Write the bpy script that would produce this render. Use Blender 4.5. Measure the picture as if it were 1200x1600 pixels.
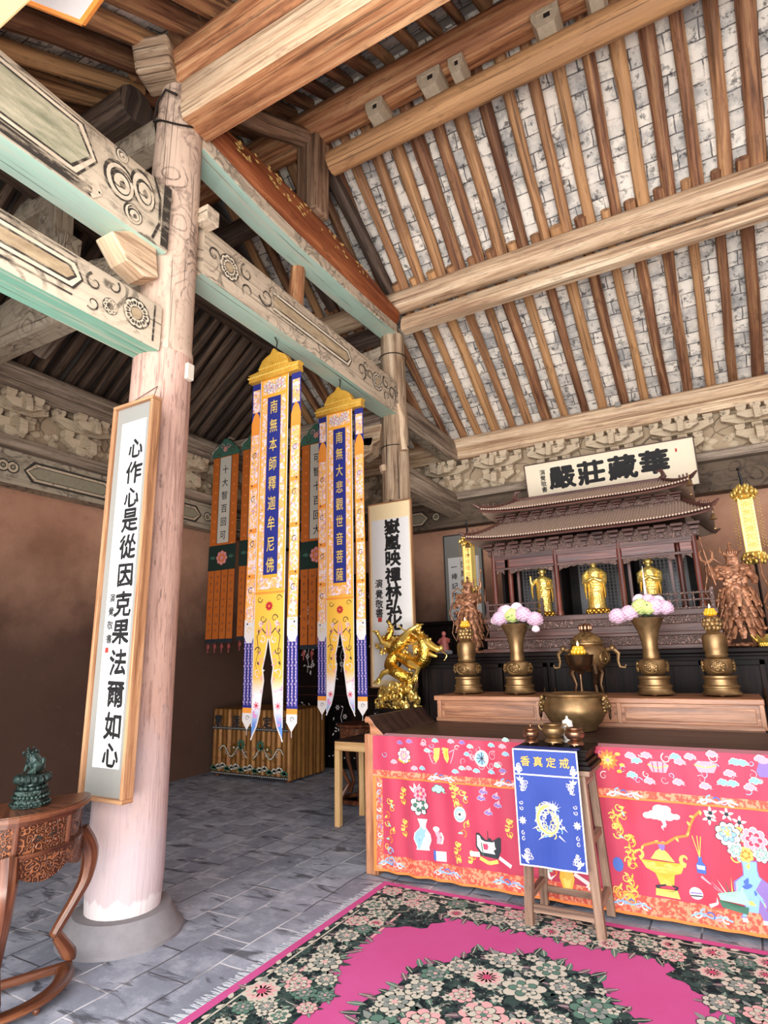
import bpy, math, random
from math import sin, cos, pi, radians, sqrt, atan2
from mathutils import Vector, Matrix, noise

for _o in list(bpy.data.objects):
    bpy.data.objects.remove(_o)
SC = bpy.context.scene
COL = SC.collection
random.seed(7)

# ------------------------------------------------------------------ camera
FPX, YAW, PITCH, ROLL = 921.0, radians(29.06), radians(13.80), radians(-1.32)
fw = Vector((-sin(YAW) * cos(PITCH), cos(YAW) * cos(PITCH), sin(PITCH)))
rt = Vector((cos(YAW), sin(YAW), 0.0))
up = rt.cross(fw)
r2 = rt * cos(ROLL) + up * sin(ROLL)
u2 = -rt * sin(ROLL) + up * cos(ROLL)
cam_data = bpy.data.cameras.new('camera')
cam_data.sensor_fit = 'VERTICAL'
cam_data.sensor_height = 36.0
cam_data.lens = 36.0 * FPX / 1600.0
cam_data.clip_start = 0.02
cam_data.clip_end = 200
cam = bpy.data.objects.new('camera', cam_data)
COL.objects.link(cam)
M = Matrix((r2, u2, -fw)).transposed().to_4x4()
M.translation = Vector((0, 0, 1.5))
cam.matrix_world = M
SC.camera = cam

# ------------------------------------------------------------------ world, lights, exposure
world = bpy.data.worlds.new('sky')
SC.world = world
world.use_nodes = True
_wn = world.node_tree.nodes
_bg = _wn['Background']
_bg.inputs[0].default_value = (0.93, 0.96, 1.0, 1)
_bg.inputs[1].default_value = 1.1


def area(name, loc, target, sx, sy, power, col):
    l = bpy.data.lights.new(name, 'AREA')
    l.shape = 'RECTANGLE'
    l.size, l.size_y = sx, sy
    l.energy = power
    l.color = col
    o = bpy.data.objects.new(name, l)
    COL.objects.link(o)
    o.location = loc
    d = Vector(target) - Vector(loc)
    o.rotation_euler = d.to_track_quat('-Z', 'Y').to_euler()
    return o


# daylight from the courtyard through the open front of the hall
area('courtyard_daylight', (-0.6, -2.4, 2.6), (-1.2, 5.0, 1.9), 7.0, 4.4, 300, (0.97, 0.98, 1.0))
# area light added to brighten the roof, in place of daylight off the ground
area('roof_fill', (0.0, -1.2, 0.3), (-1.0, 5.6, 6.5), 6.0, 2.0, 330, (1.0, 0.94, 0.86))

SC.view_settings.view_transform = 'Standard'
SC.view_settings.look = 'None'
SC.view_settings.exposure = 0.72
SC.view_settings.gamma = 1.0
SC.view_settings.use_curve_mapping = False
try:
    SC.cycles.max_bounces = 6
    SC.cycles.diffuse_bounces = 4
    SC.cycles.use_denoising = True
except Exception:
    pass


# ------------------------------------------------------------------ material helpers
def srgb(*c):
    o = []
    for x in c[:3]:
        x = x / 255.0
        o.append(x / 12.92 if x <= 0.04045 else ((x + 0.055) / 1.055) ** 2.4)
    return (o[0], o[1], o[2], 1.0)


class NT:
    def __init__(s, name, rough=0.6, metal=0.0, spec=0.4):
        s.m = bpy.data.materials.new(name)
        s.m.use_nodes = True
        s.n = s.m.node_tree.nodes
        s.l = s.m.node_tree.links
        s.b = s.n['Principled BSDF']
        s.b.inputs['Roughness'].default_value = rough
        s.b.inputs['Metallic'].default_value = metal
        s.b.inputs['Specular IOR Level'].default_value = spec

    def new(s, t, ins=None, **kw):
        nd = s.n.new(t)
        for k, v in kw.items():
            setattr(nd, k, v)
        for k, v in (ins or {}).items():
            s.set(nd, k, v)
        return nd

    def set(s, nd, k, v):
        if isinstance(v, bpy.types.NodeSocket):
            s.l.new(v, nd.inputs[k])
        else:
            nd.inputs[k].default_value = v

    def math(s, op, a, b=0.0, c=None):
        nd = s.n.new('ShaderNodeMath')
        nd.operation = op
        s.set(nd, 0, a)
        s.set(nd, 1, b)
        if c is not None:
            s.set(nd, 2, c)
        return nd.outputs[0]

    def mix(s, fac, a, b, mode='MIX'):
        nd = s.n.new('ShaderNodeMix')
        nd.data_type = 'RGBA'
        nd.blend_type = mode
        s.set(nd, 0, fac)
        s.set(nd, 6, a)
        s.set(nd, 7, b)
        return nd.outputs[2]

    def ramp(s, fac, stops, interp='LINEAR'):
        nd = s.n.new('ShaderNodeValToRGB')
        nd.color_ramp.interpolation = interp
        el = nd.color_ramp.elements
        while len(el) < len(stops):
            el.new(0.5)
        for e, (p, c) in zip(el, stops):
            e.position = p
            e.color = c if len(c) == 4 else (*c, 1)
        s.set(nd, 0, fac)
        return nd.outputs[0]

    def step(s, fac, a, b):
        nd = s.n.new('ShaderNodeMapRange')
        nd.clamp = True
        s.set(nd, 0, fac)
        nd.inputs[1].default_value = a
        nd.inputs[2].default_value = b
        return nd.outputs[0]

    def noise(s, vec, scale, detail=4, rough=0.55, dist=0.0, col=False):
        nd = s.n.new('ShaderNodeTexNoise')
        nd.inputs['Scale'].default_value = scale
        nd.inputs['Detail'].default_value = detail
        nd.inputs['Roughness'].default_value = rough
        nd.inputs['Distortion'].default_value = dist
        s.l.new(vec, nd.inputs['Vector'])
        return nd.outputs[1 if col else 0]

    def voro(s, vec, scale, feature='F1', out='Distance', rnd=1.0):
        nd = s.n.new('ShaderNodeTexVoronoi')
        nd.feature = feature
        nd.inputs['Scale'].default_value = scale
        nd.inputs['Randomness'].default_value = rnd
        s.l.new(vec, nd.inputs['Vector'])
        return nd.outputs[out]

    def uv(s, rnd=True):
        u = s.n.new('ShaderNodeUVMap').outputs[0]
        if not rnd:
            return u
        r = s.n.new('ShaderNodeObjectInfo').outputs['Random']
        nd = s.n.new('ShaderNodeVectorMath')
        nd.operation = 'ADD'
        s.l.new(u, nd.inputs[0])
        cb = s.n.new('ShaderNodeCombineXYZ')
        s.l.new(s.math('MULTIPLY', r, 37.0), cb.inputs[0])
        s.l.new(s.math('MULTIPLY', r, 11.0), cb.inputs[1])
        s.l.new(cb.outputs[0], nd.inputs[1])
        return nd.outputs[0]

    def obj(s):
        return s.n.new('ShaderNodeTexCoord').outputs['Object']

    def pos(s):
        return s.n.new('ShaderNodeNewGeometry').outputs['Position']

    def scale(s, vec, x, y, z=1.0):
        nd = s.n.new('ShaderNodeMapping')
        nd.inputs['Scale'].default_value = (x, y, z)
        s.l.new(vec, nd.inputs[0])
        return nd.outputs[0]

    def bump(s, h, strength=0.3, dist=0.01):
        nd = s.n.new('ShaderNodeBump')
        nd.inputs['Strength'].default_value = strength
        nd.inputs['Distance'].default_value = dist
        s.l.new(h, nd.inputs['Height'])
        s.l.new(nd.outputs[0], s.b.inputs['Normal'])

    def col(s, c):
        s.set(s.b, 'Base Color', c)
        return s.m


MATS = {}


def plain(name, c, rough=0.6, metal=0.0, var=0.12, scale=30, bump=0.15, spec=0.4):
    if name in MATS:
        return MATS[name]
    t = NT(name, rough, metal, spec)
    p = t.obj()
    n = t.noise(p, scale, 5, 0.6)
    base = srgb(*c)
    a = tuple(max(0, x * (1 - var)) for x in base[:3]) + (1,)
    b = tuple(min(1, x * (1 + var)) for x in base[:3]) + (1,)
    t.col(t.mix(n, a, b))
    if bump:
        t.bump(n, bump, 0.004)
    MATS[name] = t.m
    return t.m


def wood(name, dark, mid, light, su=0.9, sv=18, rough=0.62, crack=0.55, mott=0.35, bump=0.35, hue=0.0, spec=0.3):
    t = NT(name, rough, 0, spec)
    u = t.uv()
    g = t.noise(t.scale(u, su, sv), 1.0, 6, 0.62, 0.5)
    base = t.ramp(g, [(0.34, srgb(*dark)), (0.48, srgb(*mid)), (0.66, srgb(*light))])
    fine = t.noise(t.scale(u, su * 6, sv * 3.2), 1.0, 3, 0.6)
    base = t.mix(t.math('MULTIPLY', t.step(fine, 0.52, 0.66), 0.4 * (crack > 0)), base, srgb(*dark))
    big = t.noise(t.scale(u, 1.3, 4.0), 1.0, 4, 0.6)
    base = t.mix(t.math('MULTIPLY', t.step(big, 0.42, 0.7), mott), base, srgb(*dark))
    if hue:
        r = t.new('ShaderNodeObjectInfo').outputs['Random']
        base = t.mix(t.math('MULTIPLY', t.step(r, 0.55, 1.0), hue), base, srgb(*light))
        base = t.mix(t.math('MULTIPLY', t.step(r, 0.45, 0.0), hue * 0.8), base, srgb(*dark))
    blot = t.noise(t.scale(u, 3.2, 10), 1.0, 5, 0.72)
    base = t.mix(t.math('MULTIPLY', t.step(blot, 0.56, 0.68), 0.55 * (crack > .15)), base, srgb(*[x * .8 for x in dark]))
    ck = t.noise(t.scale(u, su * 0.9, sv * 2.3), 1.0, 3, 0.5, 0.2)
    cm = t.math('MULTIPLY', t.step(ck, 0.42, 0.35), crack)
    base = t.mix(cm, base, srgb(45, 32, 26))
    t.bump(t.math('SUBTRACT', g, cm), bump, 0.012)
    MATS[name] = t.m
    return t.col(base)


def painted(name, ground, ground2, ink, wear, sc=3.0, ink_amt=0.8, wear_amt=0.5, rough=0.75):
    """Old painted timber: pale ground, dark scroll-like rings and flaking down to grey wood."""
    t = NT(name, rough, 0, 0.25)
    u = t.uv()
    g = t.noise(t.scale(u, 1.0, 20), 1.0, 6, 0.65, 0.4)
    base = t.mix(t.noise(t.scale(u, 1.5, 5), 1.0, 5, 0.6), srgb(*ground), srgb(*ground2))
    nz = t.noise(t.scale(u, 1, 1), 5.0, 3, 0.5, 0, True)
    vm = t.new('ShaderNodeVectorMath', operation='MULTIPLY_ADD')
    t.l.new(nz, vm.inputs[0])
    vm.inputs[1].default_value = (0.12, 0.12, 0)
    t.l.new(u, vm.inputs[2])
    d = t.voro(vm.outputs[0], sc, 'F1')
    rings = t.math('SINE', t.math('MULTIPLY', d, 24.0))
    ring = t.step(rings, 0.55, 0.9)
    patch = t.step(t.noise(u, 1.6, 3, 0.5), 0.42, 0.56)
    edge = t.step(t.voro(vm.outputs[0], sc, 'DISTANCE_TO_EDGE'), 0.07, 0.03)
    ink_m = t.math('MAXIMUM', ring, t.math('MULTIPLY', edge, 0.8))
    ink_m = t.math('MULTIPLY', t.math('MULTIPLY', ink_m, patch), ink_amt)
    ink_m = t.math('MULTIPLY', ink_m, t.step(t.noise(u, 22, 4, 0.7), 0.3, 0.55))
    base = t.mix(ink_m, base, srgb(*ink))
    blot = t.noise(t.scale(u, 5, 9), 1.0, 5, 0.72)
    base = t.mix(t.math('MULTIPLY', t.step(blot, 0.56, 0.64), ink_amt * 0.75), base, srgb(*[(a + b) / 2 for a, b in zip(ink, wear)]))
    wm = t.math('MULTIPLY', t.step(g, 0.50, 0.66), wear_amt)
    base = t.mix(wm, base, srgb(*wear))
    ck = t.noise(t.scale(u, 0.8, 42), 1.0, 3, 0.5, 0.2)
    cm = t.math('MULTIPLY', t.step(ck, 0.38, 0.32), 0.7)
    base = t.mix(cm, base, srgb(50, 42, 36))
    t.bump(t.math('SUBTRACT', g, cm), 0.35, 0.01)
    MATS[name] = t.m
    return t.col(base)


def cloth(name, c1, c2=None, rough=0.75, weave=260, fold=0.0, sheen=0.0):
    t = NT(name, rough, 0, 0.3)
    p = t.obj()
    n = t.noise(p, 9, 4, 0.6)
    w = t.noise(p, weave, 2, 0.5)
    c2 = c2 or tuple(int(x * 0.82) for x in c1)
    base = t.mix(n, srgb(*c1), srgb(*c2))
    t.bump(w, 0.25, 0.002)
    if sheen:
        t.b.inputs['Sheen Weight'].default_value = sheen
    MATS[name] = t.m
    return t.col(base)


def metal(name, c1, c2, rough=0.36, relief=0.0, rs=60, met=0.88, bmp=0.4):
    rough = max(rough, .3)
    t = NT(name, rough, met, 0.5)
    p = t.obj()
    n = t.noise(p, 12, 5, 0.6)
    base = t.mix(t.step(n, 0.3, 0.7), srgb(*c1), srgb(*c2))
    if relief:
        v = t.voro(p, rs, 'SMOOTH_F1')
        nn = t.noise(p, rs * 0.8, 4, 0.6)
        h = t.math('ADD', v, nn)
        base = t.mix(t.math('MULTIPLY', t.step(h, 0.95, 0.55), relief), base, srgb(*[x * 0.35 for x in c1]))
        t.bump(h, bmp, 0.01)
    MATS[name] = t.m
    return t.col(base)


def carved(name, c1, c2, sc=28, rough=0.4, depth=0.8):
    """Wood carved all over with scrolls: swirling relief that darkens in its grooves."""
    t = NT(name, rough, 0, 0.45)
    p = t.obj()
    nz = t.noise(p, sc * 0.35, 2, 0.5, 0, True)
    vm = t.new('ShaderNodeVectorMath', operation='MULTIPLY_ADD')
    t.l.new(nz, vm.inputs[0])
    vm.inputs[1].default_value = (2.2 / sc, 2.2 / sc, 2.2 / sc)
    t.l.new(p, vm.inputs[2])
    d = t.voro(vm.outputs[0], sc, 'F1')
    r = t.math('SINE', t.math('MULTIPLY', d, 17.0))
    f = t.step(r, -0.7, 0.8)
    base = t.mix(f, srgb(*c1), srgb(*c2))
    t.bump(f, depth, 0.006)
    MATS[name] = t.m
    return t.col(base)


# ------------------------------------------------------------------ mesh builder
class MB:
    def __init__(s):
        s.v, s.f, s.mi, s.uv, s.sm = [], [], [], [], []
        s.T = Matrix.Identity(4)

    def add(s, vs, fs, uvs=None, mi=0, smooth=False):
        b = len(s.v)
        s.v += [s.T @ Vector(v) for v in vs]
        for k, f in enumerate(fs):
            s.f.append([b + i for i in f])
            s.mi.append(mi[k] if isinstance(mi, (list, tuple)) else mi)
            s.sm.append(smooth)
            s.uv.append(uvs[k] if uvs else [(0.0, 0.0)] * len(f))
        return s

    def poly(s, pts, mi=0, uvs=None):
        return s.add(pts, [list(range(len(pts)))], [uvs or [(p[0], p[1]) for p in pts]], mi)

    def box(s, c, d, mi=0, R=None, mats=None):
        """c centre, d full size; mats = {'-z': i, ...} per-side slots."""
        x, y, z = d[0] / 2, d[1] / 2, d[2] / 2
        vs = [Vector((i * x, j * y, k * z)) for i in (-1, 1) for j in (-1, 1) for k in (-1, 1)]
        F = [('-x', (0, 1, 3, 2)), ('+x', (4, 6, 7, 5)), ('-y', (0, 4, 5, 1)), ('+y', (2, 3, 7, 6)),
             ('-z', (0, 2, 6, 4)), ('+z', (1, 5, 7, 3))]
        ax = max(range(3), key=lambda i: d[i])
        fs, uvs, ms = [], [], []
        for nm, f in F:
            na = 'xyz'.index(nm[1])
            o = [i for i in range(3) if i != na]
            if o[1] == ax:
                o = o[::-1]
            fs.append(f)
            uvs.append([(vs[i][o[0]] + (c[o[0]] if ax == o[0] else 0), vs[i][o[1]] + na * 0.37 + (0.5 if nm[0] == '+' else 0)) for i in f])
            ms.append((mats or {}).get(nm, mi))
        if R is not None:
            vs = [R @ v for v in vs]
        return s.add([v + Vector(c) for v in vs], fs, uvs, ms)

    def loft(s, secs, mi=0, closed=True, caps=True, smooth=True, side_mi=None, cap_mi=None):
        n = len(secs[0])
        vs = [p for sec in secs for p in sec]
        fs, uvs, ms = [], [], []
        L = [0.0]
        for a, b in zip(secs, secs[1:]):
            ca = sum((Vector(p) for p in a), Vector()) / n
            cb = sum((Vector(p) for p in b), Vector()) / n
            L.append(L[-1] + (cb - ca).length)
        per = [0.0]
        big = max(secs, key=lambda q: sum((Vector(q[i]) - Vector(q[(i + 1) % n])).length for i in range(n)))
        for i in range(n):
            per.append(per[-1] + (Vector(big[i]) - Vector(big[(i + 1) % n])).length)
        for k in range(len(secs) - 1):
            for i in range(n if closed else n - 1):
                j = (i + 1) % n
                fs.append([k * n + i, k * n + j, (k + 1) * n + j, (k + 1) * n + i])
                uvs.append([(L[k], per[i]), (L[k], per[i + 1]), (L[k + 1], per[i + 1]), (L[k + 1], per[i])])
                ms.append(side_mi[i] if side_mi else mi)
        s.add(vs, fs, uvs, ms, smooth)
        if caps and closed:
            cm = mi if cap_mi is None else cap_mi
            for sec, rev in ((secs[0], True), (secs[-1], False)):
                pts = list(sec)[::-1] if rev else list(sec)
                c = Vector(pts[0])
                uv = [((Vector(p) - c).length * 0.3, (Vector(p) - c).length) for p in pts]
                s.add(pts, [list(range(n))], [uv], cm)
        return s

    def tube(s, path, r, n=10, mi=0, caps=True, flat=1.0, smooth=True):
        P = [Vector(p) for p in path]
        R = r if isinstance(r, (list, tuple)) else [r] * len(P)
        t0 = (P[1] - P[0]).normalized()
        ref = Vector((0, 0, 1)) if abs(t0.z) < 0.9 else Vector((1, 0, 0))
        x = t0.cross(ref).normalized()
        secs = []
        for i, p in enumerate(P):
            t = (P[min(i + 1, len(P) - 1)] - P[max(i - 1, 0)])
            if t.length < 1e-9:
                t = t0
            t.normalize()
            x = (x - t * x.dot(t))
            if x.length < 1e-6:
                x = t.orthogonal()
            x.normalize()
            y = t.cross(x)
            secs.append([p + x * (R[i] * cos(2 * pi * k / n)) + y * (R[i] * flat * sin(2 * pi * k / n)) for k in range(n)])
        return s.loft(secs, mi, True, caps, smooth)

    def log(s, p0, p1, r0, r1=None, n=10, seg=6, wob=0.012, mi=0, rw=0.06):
        r1 = r1 or r0
        p0, p1 = Vector(p0), Vector(p1)
        sd = random.random() * 99
        path, rs = [], []
        for i in range(seg + 1):
            t = i / seg
            p = p0.lerp(p1, t) + noise.noise_vector(Vector((sd, t * 2.3, 0))) * wob
            path.append(p)
            rs.append((r0 + (r1 - r0) * t) * (1 + rw * noise.noise(Vector((sd + 5, t * 4, 0)))))
        return s.tube(path, rs, n, mi)

    def lathe(s, prof, n=24, c=(0, 0, 0), sx=1.0, sy=1.0, mi=0, a0=0.0, a1=2 * pi, smooth=True, lobes=0, lobe=0.0):
        full = abs(a1 - a0 - 2 * pi) < 1e-6
        m = n if full else n + 1
        rm = max(abs(p[0]) for p in prof)
        vs, fs, uvs = [], [], []
        for (r, z) in prof:
            for k in range(m):
                a = a0 + (a1 - a0) * k / n
                q = r * (1 + lobe * cos(lobes * a)) if lobes else r
                vs.append((c[0] + q * cos(a) * sx, c[1] + q * sin(a) * sy, c[2] + z))
        L = [0.0]
        for a, b in zip(prof, prof[1:]):
            L.append(L[-1] + sqrt((a[0] - b[0]) ** 2 + (a[1] - b[1]) ** 2))
        for k in range(len(prof) - 1):
            for i in range(n):
                j = (i + 1) % m if full else i + 1
                fs.append([k * m + i, k * m + j, (k + 1) * m + j, (k + 1) * m + i])
                w = (a1 - a0) * rm / n
                uvs.append([(L[k], i * w), (L[k], (i + 1) * w), (L[k + 1], (i + 1) * w), (L[k + 1], i * w)])
        s.add(vs, fs, uvs, mi, smooth)
        if full:
            for k, rev in ((0, True), (len(prof) - 1, False)):
                if prof[k][0] > 1e-4:
                    ids = [vs[k * m + i] for i in range(m)]
                    if rev:
                        ids = ids[::-1]
                    s.add(ids, [list(range(m))], None, mi)
        return s

    def ball(s, c, r, n=12, mi=0, sc=(1, 1, 1), rot=None, bump=0.0):
        m = max(5, n // 2 + 1)
        vs, fs = [], []
        for i in range(m + 1):
            th = pi * i / m
            for k in range(n):
                a = 2 * pi * k / n
                v = Vector((sin(th) * cos(a), sin(th) * sin(a), cos(th)))
                q = r * (1 + (bump * noise.noise(v * 3 + Vector(c) * 9) if bump else 0))
                v = Vector((v.x * sc[0], v.y * sc[1], v.z * sc[2])) * q
                if rot is not None:
                    v = rot @ v
                vs.append(v + Vector(c))
        for i in range(m):
            for k in range(n):
                fs.append([i * n + k, (i + 1) * n + k, (i + 1) * n + (k + 1) % n, i * n + (k + 1) % n])
        return s.add(vs, fs, None, mi, True)

    def extrude(s, pts, axis, a, b, mi=0, side_mi=None):
        """closed 2-D outline pts extruded from a to b along axis ('x','y','z'); outline in the two other axes in order."""
        def P(p, w):
            return {'x': (w, p[0], p[1]), 'y': (p[0], w, p[1]), 'z': (p[0], p[1], w)}[axis]
        n = len(pts)
        vs = [P(p, a) for p in pts] + [P(p, b) for p in pts]
        fs = [list(range(n))[::-1], list(range(n, 2 * n))]
        uvs = [[(pts[i][0], pts[i][1]) for i in f_] for f_ in (range(n - 1, -1, -1), range(n))]
        ms = [mi, mi]
        per = 0
        for i in range(n):
            j = (i + 1) % n
            l = sqrt((pts[i][0] - pts[j][0]) ** 2 + (pts[i][1] - pts[j][1]) ** 2)
            fs.append([i, j, n + j, n + i])
            uvs.append([(per, 0), (per + l, 0), (per + l, b - a), (per, b - a)])
            ms.append(mi if side_mi is None else side_mi)
            per += l
        return s.add(vs, fs, uvs, ms)

    def build(s, name, mats, parent=None, loc=None, bevel=0.0, angle=40, origin=True, solid=0.0):
        mats = mats if isinstance(mats, (list, tuple)) else [mats]
        mats = [MATS[m] if isinstance(m, str) else m for m in mats]
        off = Vector((0, 0, 0))
        if parent is None and origin and s.v:
            lo = [min(v[i] for v in s.v) for i in range(3)]
            hi = [max(v[i] for v in s.v) for i in range(3)]
            off = Vector(((lo[0] + hi[0]) / 2, (lo[1] + hi[1]) / 2, lo[2]))
        me = bpy.data.meshes.new(name)
        me.from_pydata([v - off for v in s.v], [], s.f)
        for m in mats:
            me.materials.append(m)
        me.polygons.foreach_set('material_index', s.mi)
        me.polygons.foreach_set('use_smooth', s.sm)
        ul = me.uv_layers.new(name='UVMap')
        flat = [c for f in s.uv for p in f for c in p]
        ul.data.foreach_set('uv', flat)
        me.update()
        if any(s.sm):
            me.set_sharp_from_angle(angle=radians(angle))
        o = bpy.data.objects.new(name, me)
        COL.objects.link(o)
        if parent is not None:
            o.parent = parent
        o.location = off if loc is None else loc
        if bevel:
            b = o.modifiers.new('bevel', 'BEVEL')
            b.width = bevel
            b.segments = 2
            b.limit_method = 'ANGLE'
            b.angle_limit = radians(50)
        if solid:
            b = o.modifiers.new('solid', 'SOLIDIFY')
            b.thickness = solid
        return o


def tag(o, label, cat, group=None, kind=None):
    o['label'] = label
    o['category'] = cat
    if group:
        o['group'] = group
    if kind:
        o['kind'] = kind
    return o


def struct(o, label=None):
    o['kind'] = 'structure'
    if label:
        o['label'] = label
    return o


def empty(name, loc, label, cat, group=None, rz=0.0):
    o = bpy.data.objects.new(name, None)
    o.empty_display_size = 0.1
    COL.objects.link(o)
    o.location = loc
    o.rotation_euler = (0, 0, rz)
    return tag(o, label, cat, group)


def copy_tree(o, parent=None):
    c = o.copy()
    COL.objects.link(c)
    if parent is not None:
        c.parent = parent
    for ch in list(o.children):
        copy_tree(ch, c)
    return c


# ------------------------------------------------------------------ glyphs and flat needlework
_GL = {}


def glyph(ch):
    k = ch
    bold = 0.0
    if k not in _GL:
        c = bpy.data.curves.new('glyph', 'FONT')
        c.body = ch
        c.size = 1
        c.offset = bold
        c.resolution_u = 3
        o = bpy.data.objects.new('glyph', c)
        COL.objects.link(o)
        dg = bpy.context.evaluated_depsgraph_get()
        m = bpy.data.meshes.new_from_object(o.evaluated_get(dg))
        _GL[k] = ([tuple(v.co) for v in m.vertices], [list(p.vertices) for p in m.polygons])
        bpy.data.objects.remove(o)
        bpy.data.meshes.remove(m)
        bpy.data.curves.remove(c)
    return _GL[k]


class Art:
    """Flat shapes laid on a surface; place(u, v, h) gives the 3-D point h metres proud of it."""

    def __init__(s, mb, place, h0=0.0012):
        s.mb, s.place, s.h = mb, place, h0

    def shape(s, pts, mi, h=0.0):
        cx = sum(p[0] for p in pts) / len(pts)
        cy = sum(p[1] for p in pts) / len(pts)
        vs = [s.place(cx, cy, s.h + h)] + [s.place(p[0], p[1], s.h + h) for p in pts]
        n = len(pts)
        s.mb.add(vs, [[0, 1 + i, 1 + (i + 1) % n] for i in range(n)], None, mi)

    def quad(s, u0, v0, u1, v1, mi, h=0.0, nu=1, nv=1):
        for i in range(nu):
            for j in range(nv):
                a, b = u0 + (u1 - u0) * i / nu, u0 + (u1 - u0) * (i + 1) / nu
                c, d = v0 + (v1 - v0) * j / nv, v0 + (v1 - v0) * (j + 1) / nv
                s.mb.add([s.place(a, c, s.h + h), s.place(b, c, s.h + h), s.place(b, d, s.h + h), s.place(a, d, s.h + h)],
                         [[0, 1, 2, 3]], [[(a, c), (b, c), (b, d), (a, d)]], mi)

    def disc(s, u, v, r, mi, h=0.0, n=12, e=1.0, rot=0.0, lobes=0, amp=0.0):
        pts = []
        for k in range(n):
            a = 2 * pi * k / n
            q = r * (1 + amp * cos(lobes * a)) if lobes else r
            x, y = q * cos(a), q * e * sin(a)
            pts.append((u + x * cos(rot) - y * sin(rot), v + x * sin(rot) + y * cos(rot)))
        s.shape(pts, mi, h)

    def stroke(s, pts, w, mi, h=0.0, taper=False):
        n = len(pts)
        for i in range(n - 1):
            (x0, y0), (x1, y1) = pts[i], pts[i + 1]
            l = sqrt((x1 - x0) ** 2 + (y1 - y0) ** 2) or 1e-6
            nx, ny = -(y1 - y0) / l, (x1 - x0) / l
            w0 = w * (1 - i / (n - 1)) ** 0.7 if taper else w
            w1 = w * (1 - (i + 1) / (n - 1)) ** 0.7 if taper else w
            vs = [(x0 - nx * w0 / 2, y0 - ny * w0 / 2), (x1 - nx * w1 / 2, y1 - ny * w1 / 2),
                  (x1 + nx * w1 / 2, y1 + ny * w1 / 2), (x0 + nx * w0 / 2, y0 + ny * w0 / 2)]
            s.mb.add([s.place(a, b, s.h + h) for a, b in vs], [[0, 1, 2, 3]], None, mi)

    def leaf(s, u, v, L, w, ang, mi, h=0.0, vein=None):
        pts = []
        for t in (0, .2, .45, .75, 1):
            pts.append((t * L, w / 2 * sin(pi * t ** 0.8)))
        for t in (.75, .45, .2):
            pts.append((t * L, -w / 2 * sin(pi * t ** 0.8)))
        c, sn = cos(ang), sin(ang)
        s.shape([(u + x * c - y * sn, v + x * sn + y * c) for x, y in pts], mi, h)
        if vein is not None:
            s.stroke([(u, v), (u + L * .9 * c, v + L * .9 * sn)], w * .12, vein, h + 0.0003)

    def peony(s, u, v, r, cols, h=0.0, n=9, rot=None):
        """cols: outline, petal, inner, core"""
        rot = random.random() * 6 if rot is None else rot
        st = 0.00025
        for ring, (rr, k, m) in enumerate(((1.0, n, 1), (0.66, n - 2, 2), (0.36, 5, 1))):
            for i in range(k):
                a = rot + 2 * pi * i / k + ring * 0.5
                pu, pv = u + cos(a) * r * rr * 0.68, v + sin(a) * r * rr * 0.68
                pr = r * rr * 0.40
                s.disc(pu, pv, pr * 1.16, cols[0], h + st * (ring * 3), 9, 0.85, a)
                s.disc(pu, pv, pr, cols[m], h + st * (ring * 3 + 1), 9, 0.82, a)
        s.disc(u, v, r * 0.16, cols[3], h + st * 10, 8)

    def blossom(s, u, v, r, petal, core, h=0.0, rot=0.0):
        for i in range(5):
            a = rot + 2 * pi * i / 5
            s.disc(u + cos(a) * r * .56, v + sin(a) * r * .56, r * .44, petal, h, 8, .9, a)
        s.disc(u, v, r * .28, core, h + 0.0003, 7)

    def daisy(s, u, v, r, petal, core, h=0.0, n=10, rot=0.0):
        for i in range(n):
            a = rot + 2 * pi * i / n
            s.leaf(u + cos(a) * r * .15, v + sin(a) * r * .15, r * .88, r * .42, a, petal, h)
        s.disc(u, v, r * .3, core, h + 0.0003, 8)

    def cloud(s, u, v, r, out, fill, h=0.0, tail=1):
        for k, (m, g) in enumerate(((out, 1.18), (fill, 1.0))):
            for dx, dy, q in ((-1.1, -.1, .55), (-.35, .3, .72), (.5, .2, .62), (1.2, -.15, .45), (0, -.25, .7)):
                s.disc(u + dx * r, v + dy * r, q * r * g, m, h + k * 0.0003, 10)
            if tail:
                s.stroke([(u + .9 * r * tail, v - .4 * r), (u + 1.5 * r * tail, v - .8 * r), (u + 2.2 * r * tail, v - .7 * r)], r * .3 * g, m, h + k * 0.0003, True)

    def curl(s, u, v, r, w, mi, turns=1.4, ang=0.0, h=0.0, d=1):
        pts = []
        for i in range(15):
            t = i / 14
            a = ang + d * turns * 2 * pi * t
            q = r * (1 - t * 0.85)
            pts.append((u + q * cos(a), v + q * sin(a)))
        s.stroke(pts, w, mi, h, True)

    def glyph(s, ch, u, v, size, mi, bold=0.02, sx=1.0, h=0.0, du=(1, 0), rough=0.0):
        """ch centred on (u, v); du = direction of reading"""
        vs, fs = glyph(ch)
        # heavy strokes: the same character laid down several times, each a little shifted
        sh = [(0, 0)] if bold <= 0 else [(bold * cos(k * pi / 4), bold * sin(k * pi / 4)) for k in range(8)]
        for k, (dx, dy) in enumerate(sh):
            out = []
            for (x, y, z) in vs:
                if rough:
                    q = noise.noise_vector(Vector((x * 5 + u * 3, y * 5 + v * 7, 3)))
                    x += q.x * rough
                    y += q.y * rough
                a, b = (x - 0.5 + dx) * size * sx, (y - 0.38 + dy) * size
                out.append(s.place(u + a, v + b, s.h + h + k * 0.00004))
            s.mb.add(out, fs, None, mi)
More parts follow.
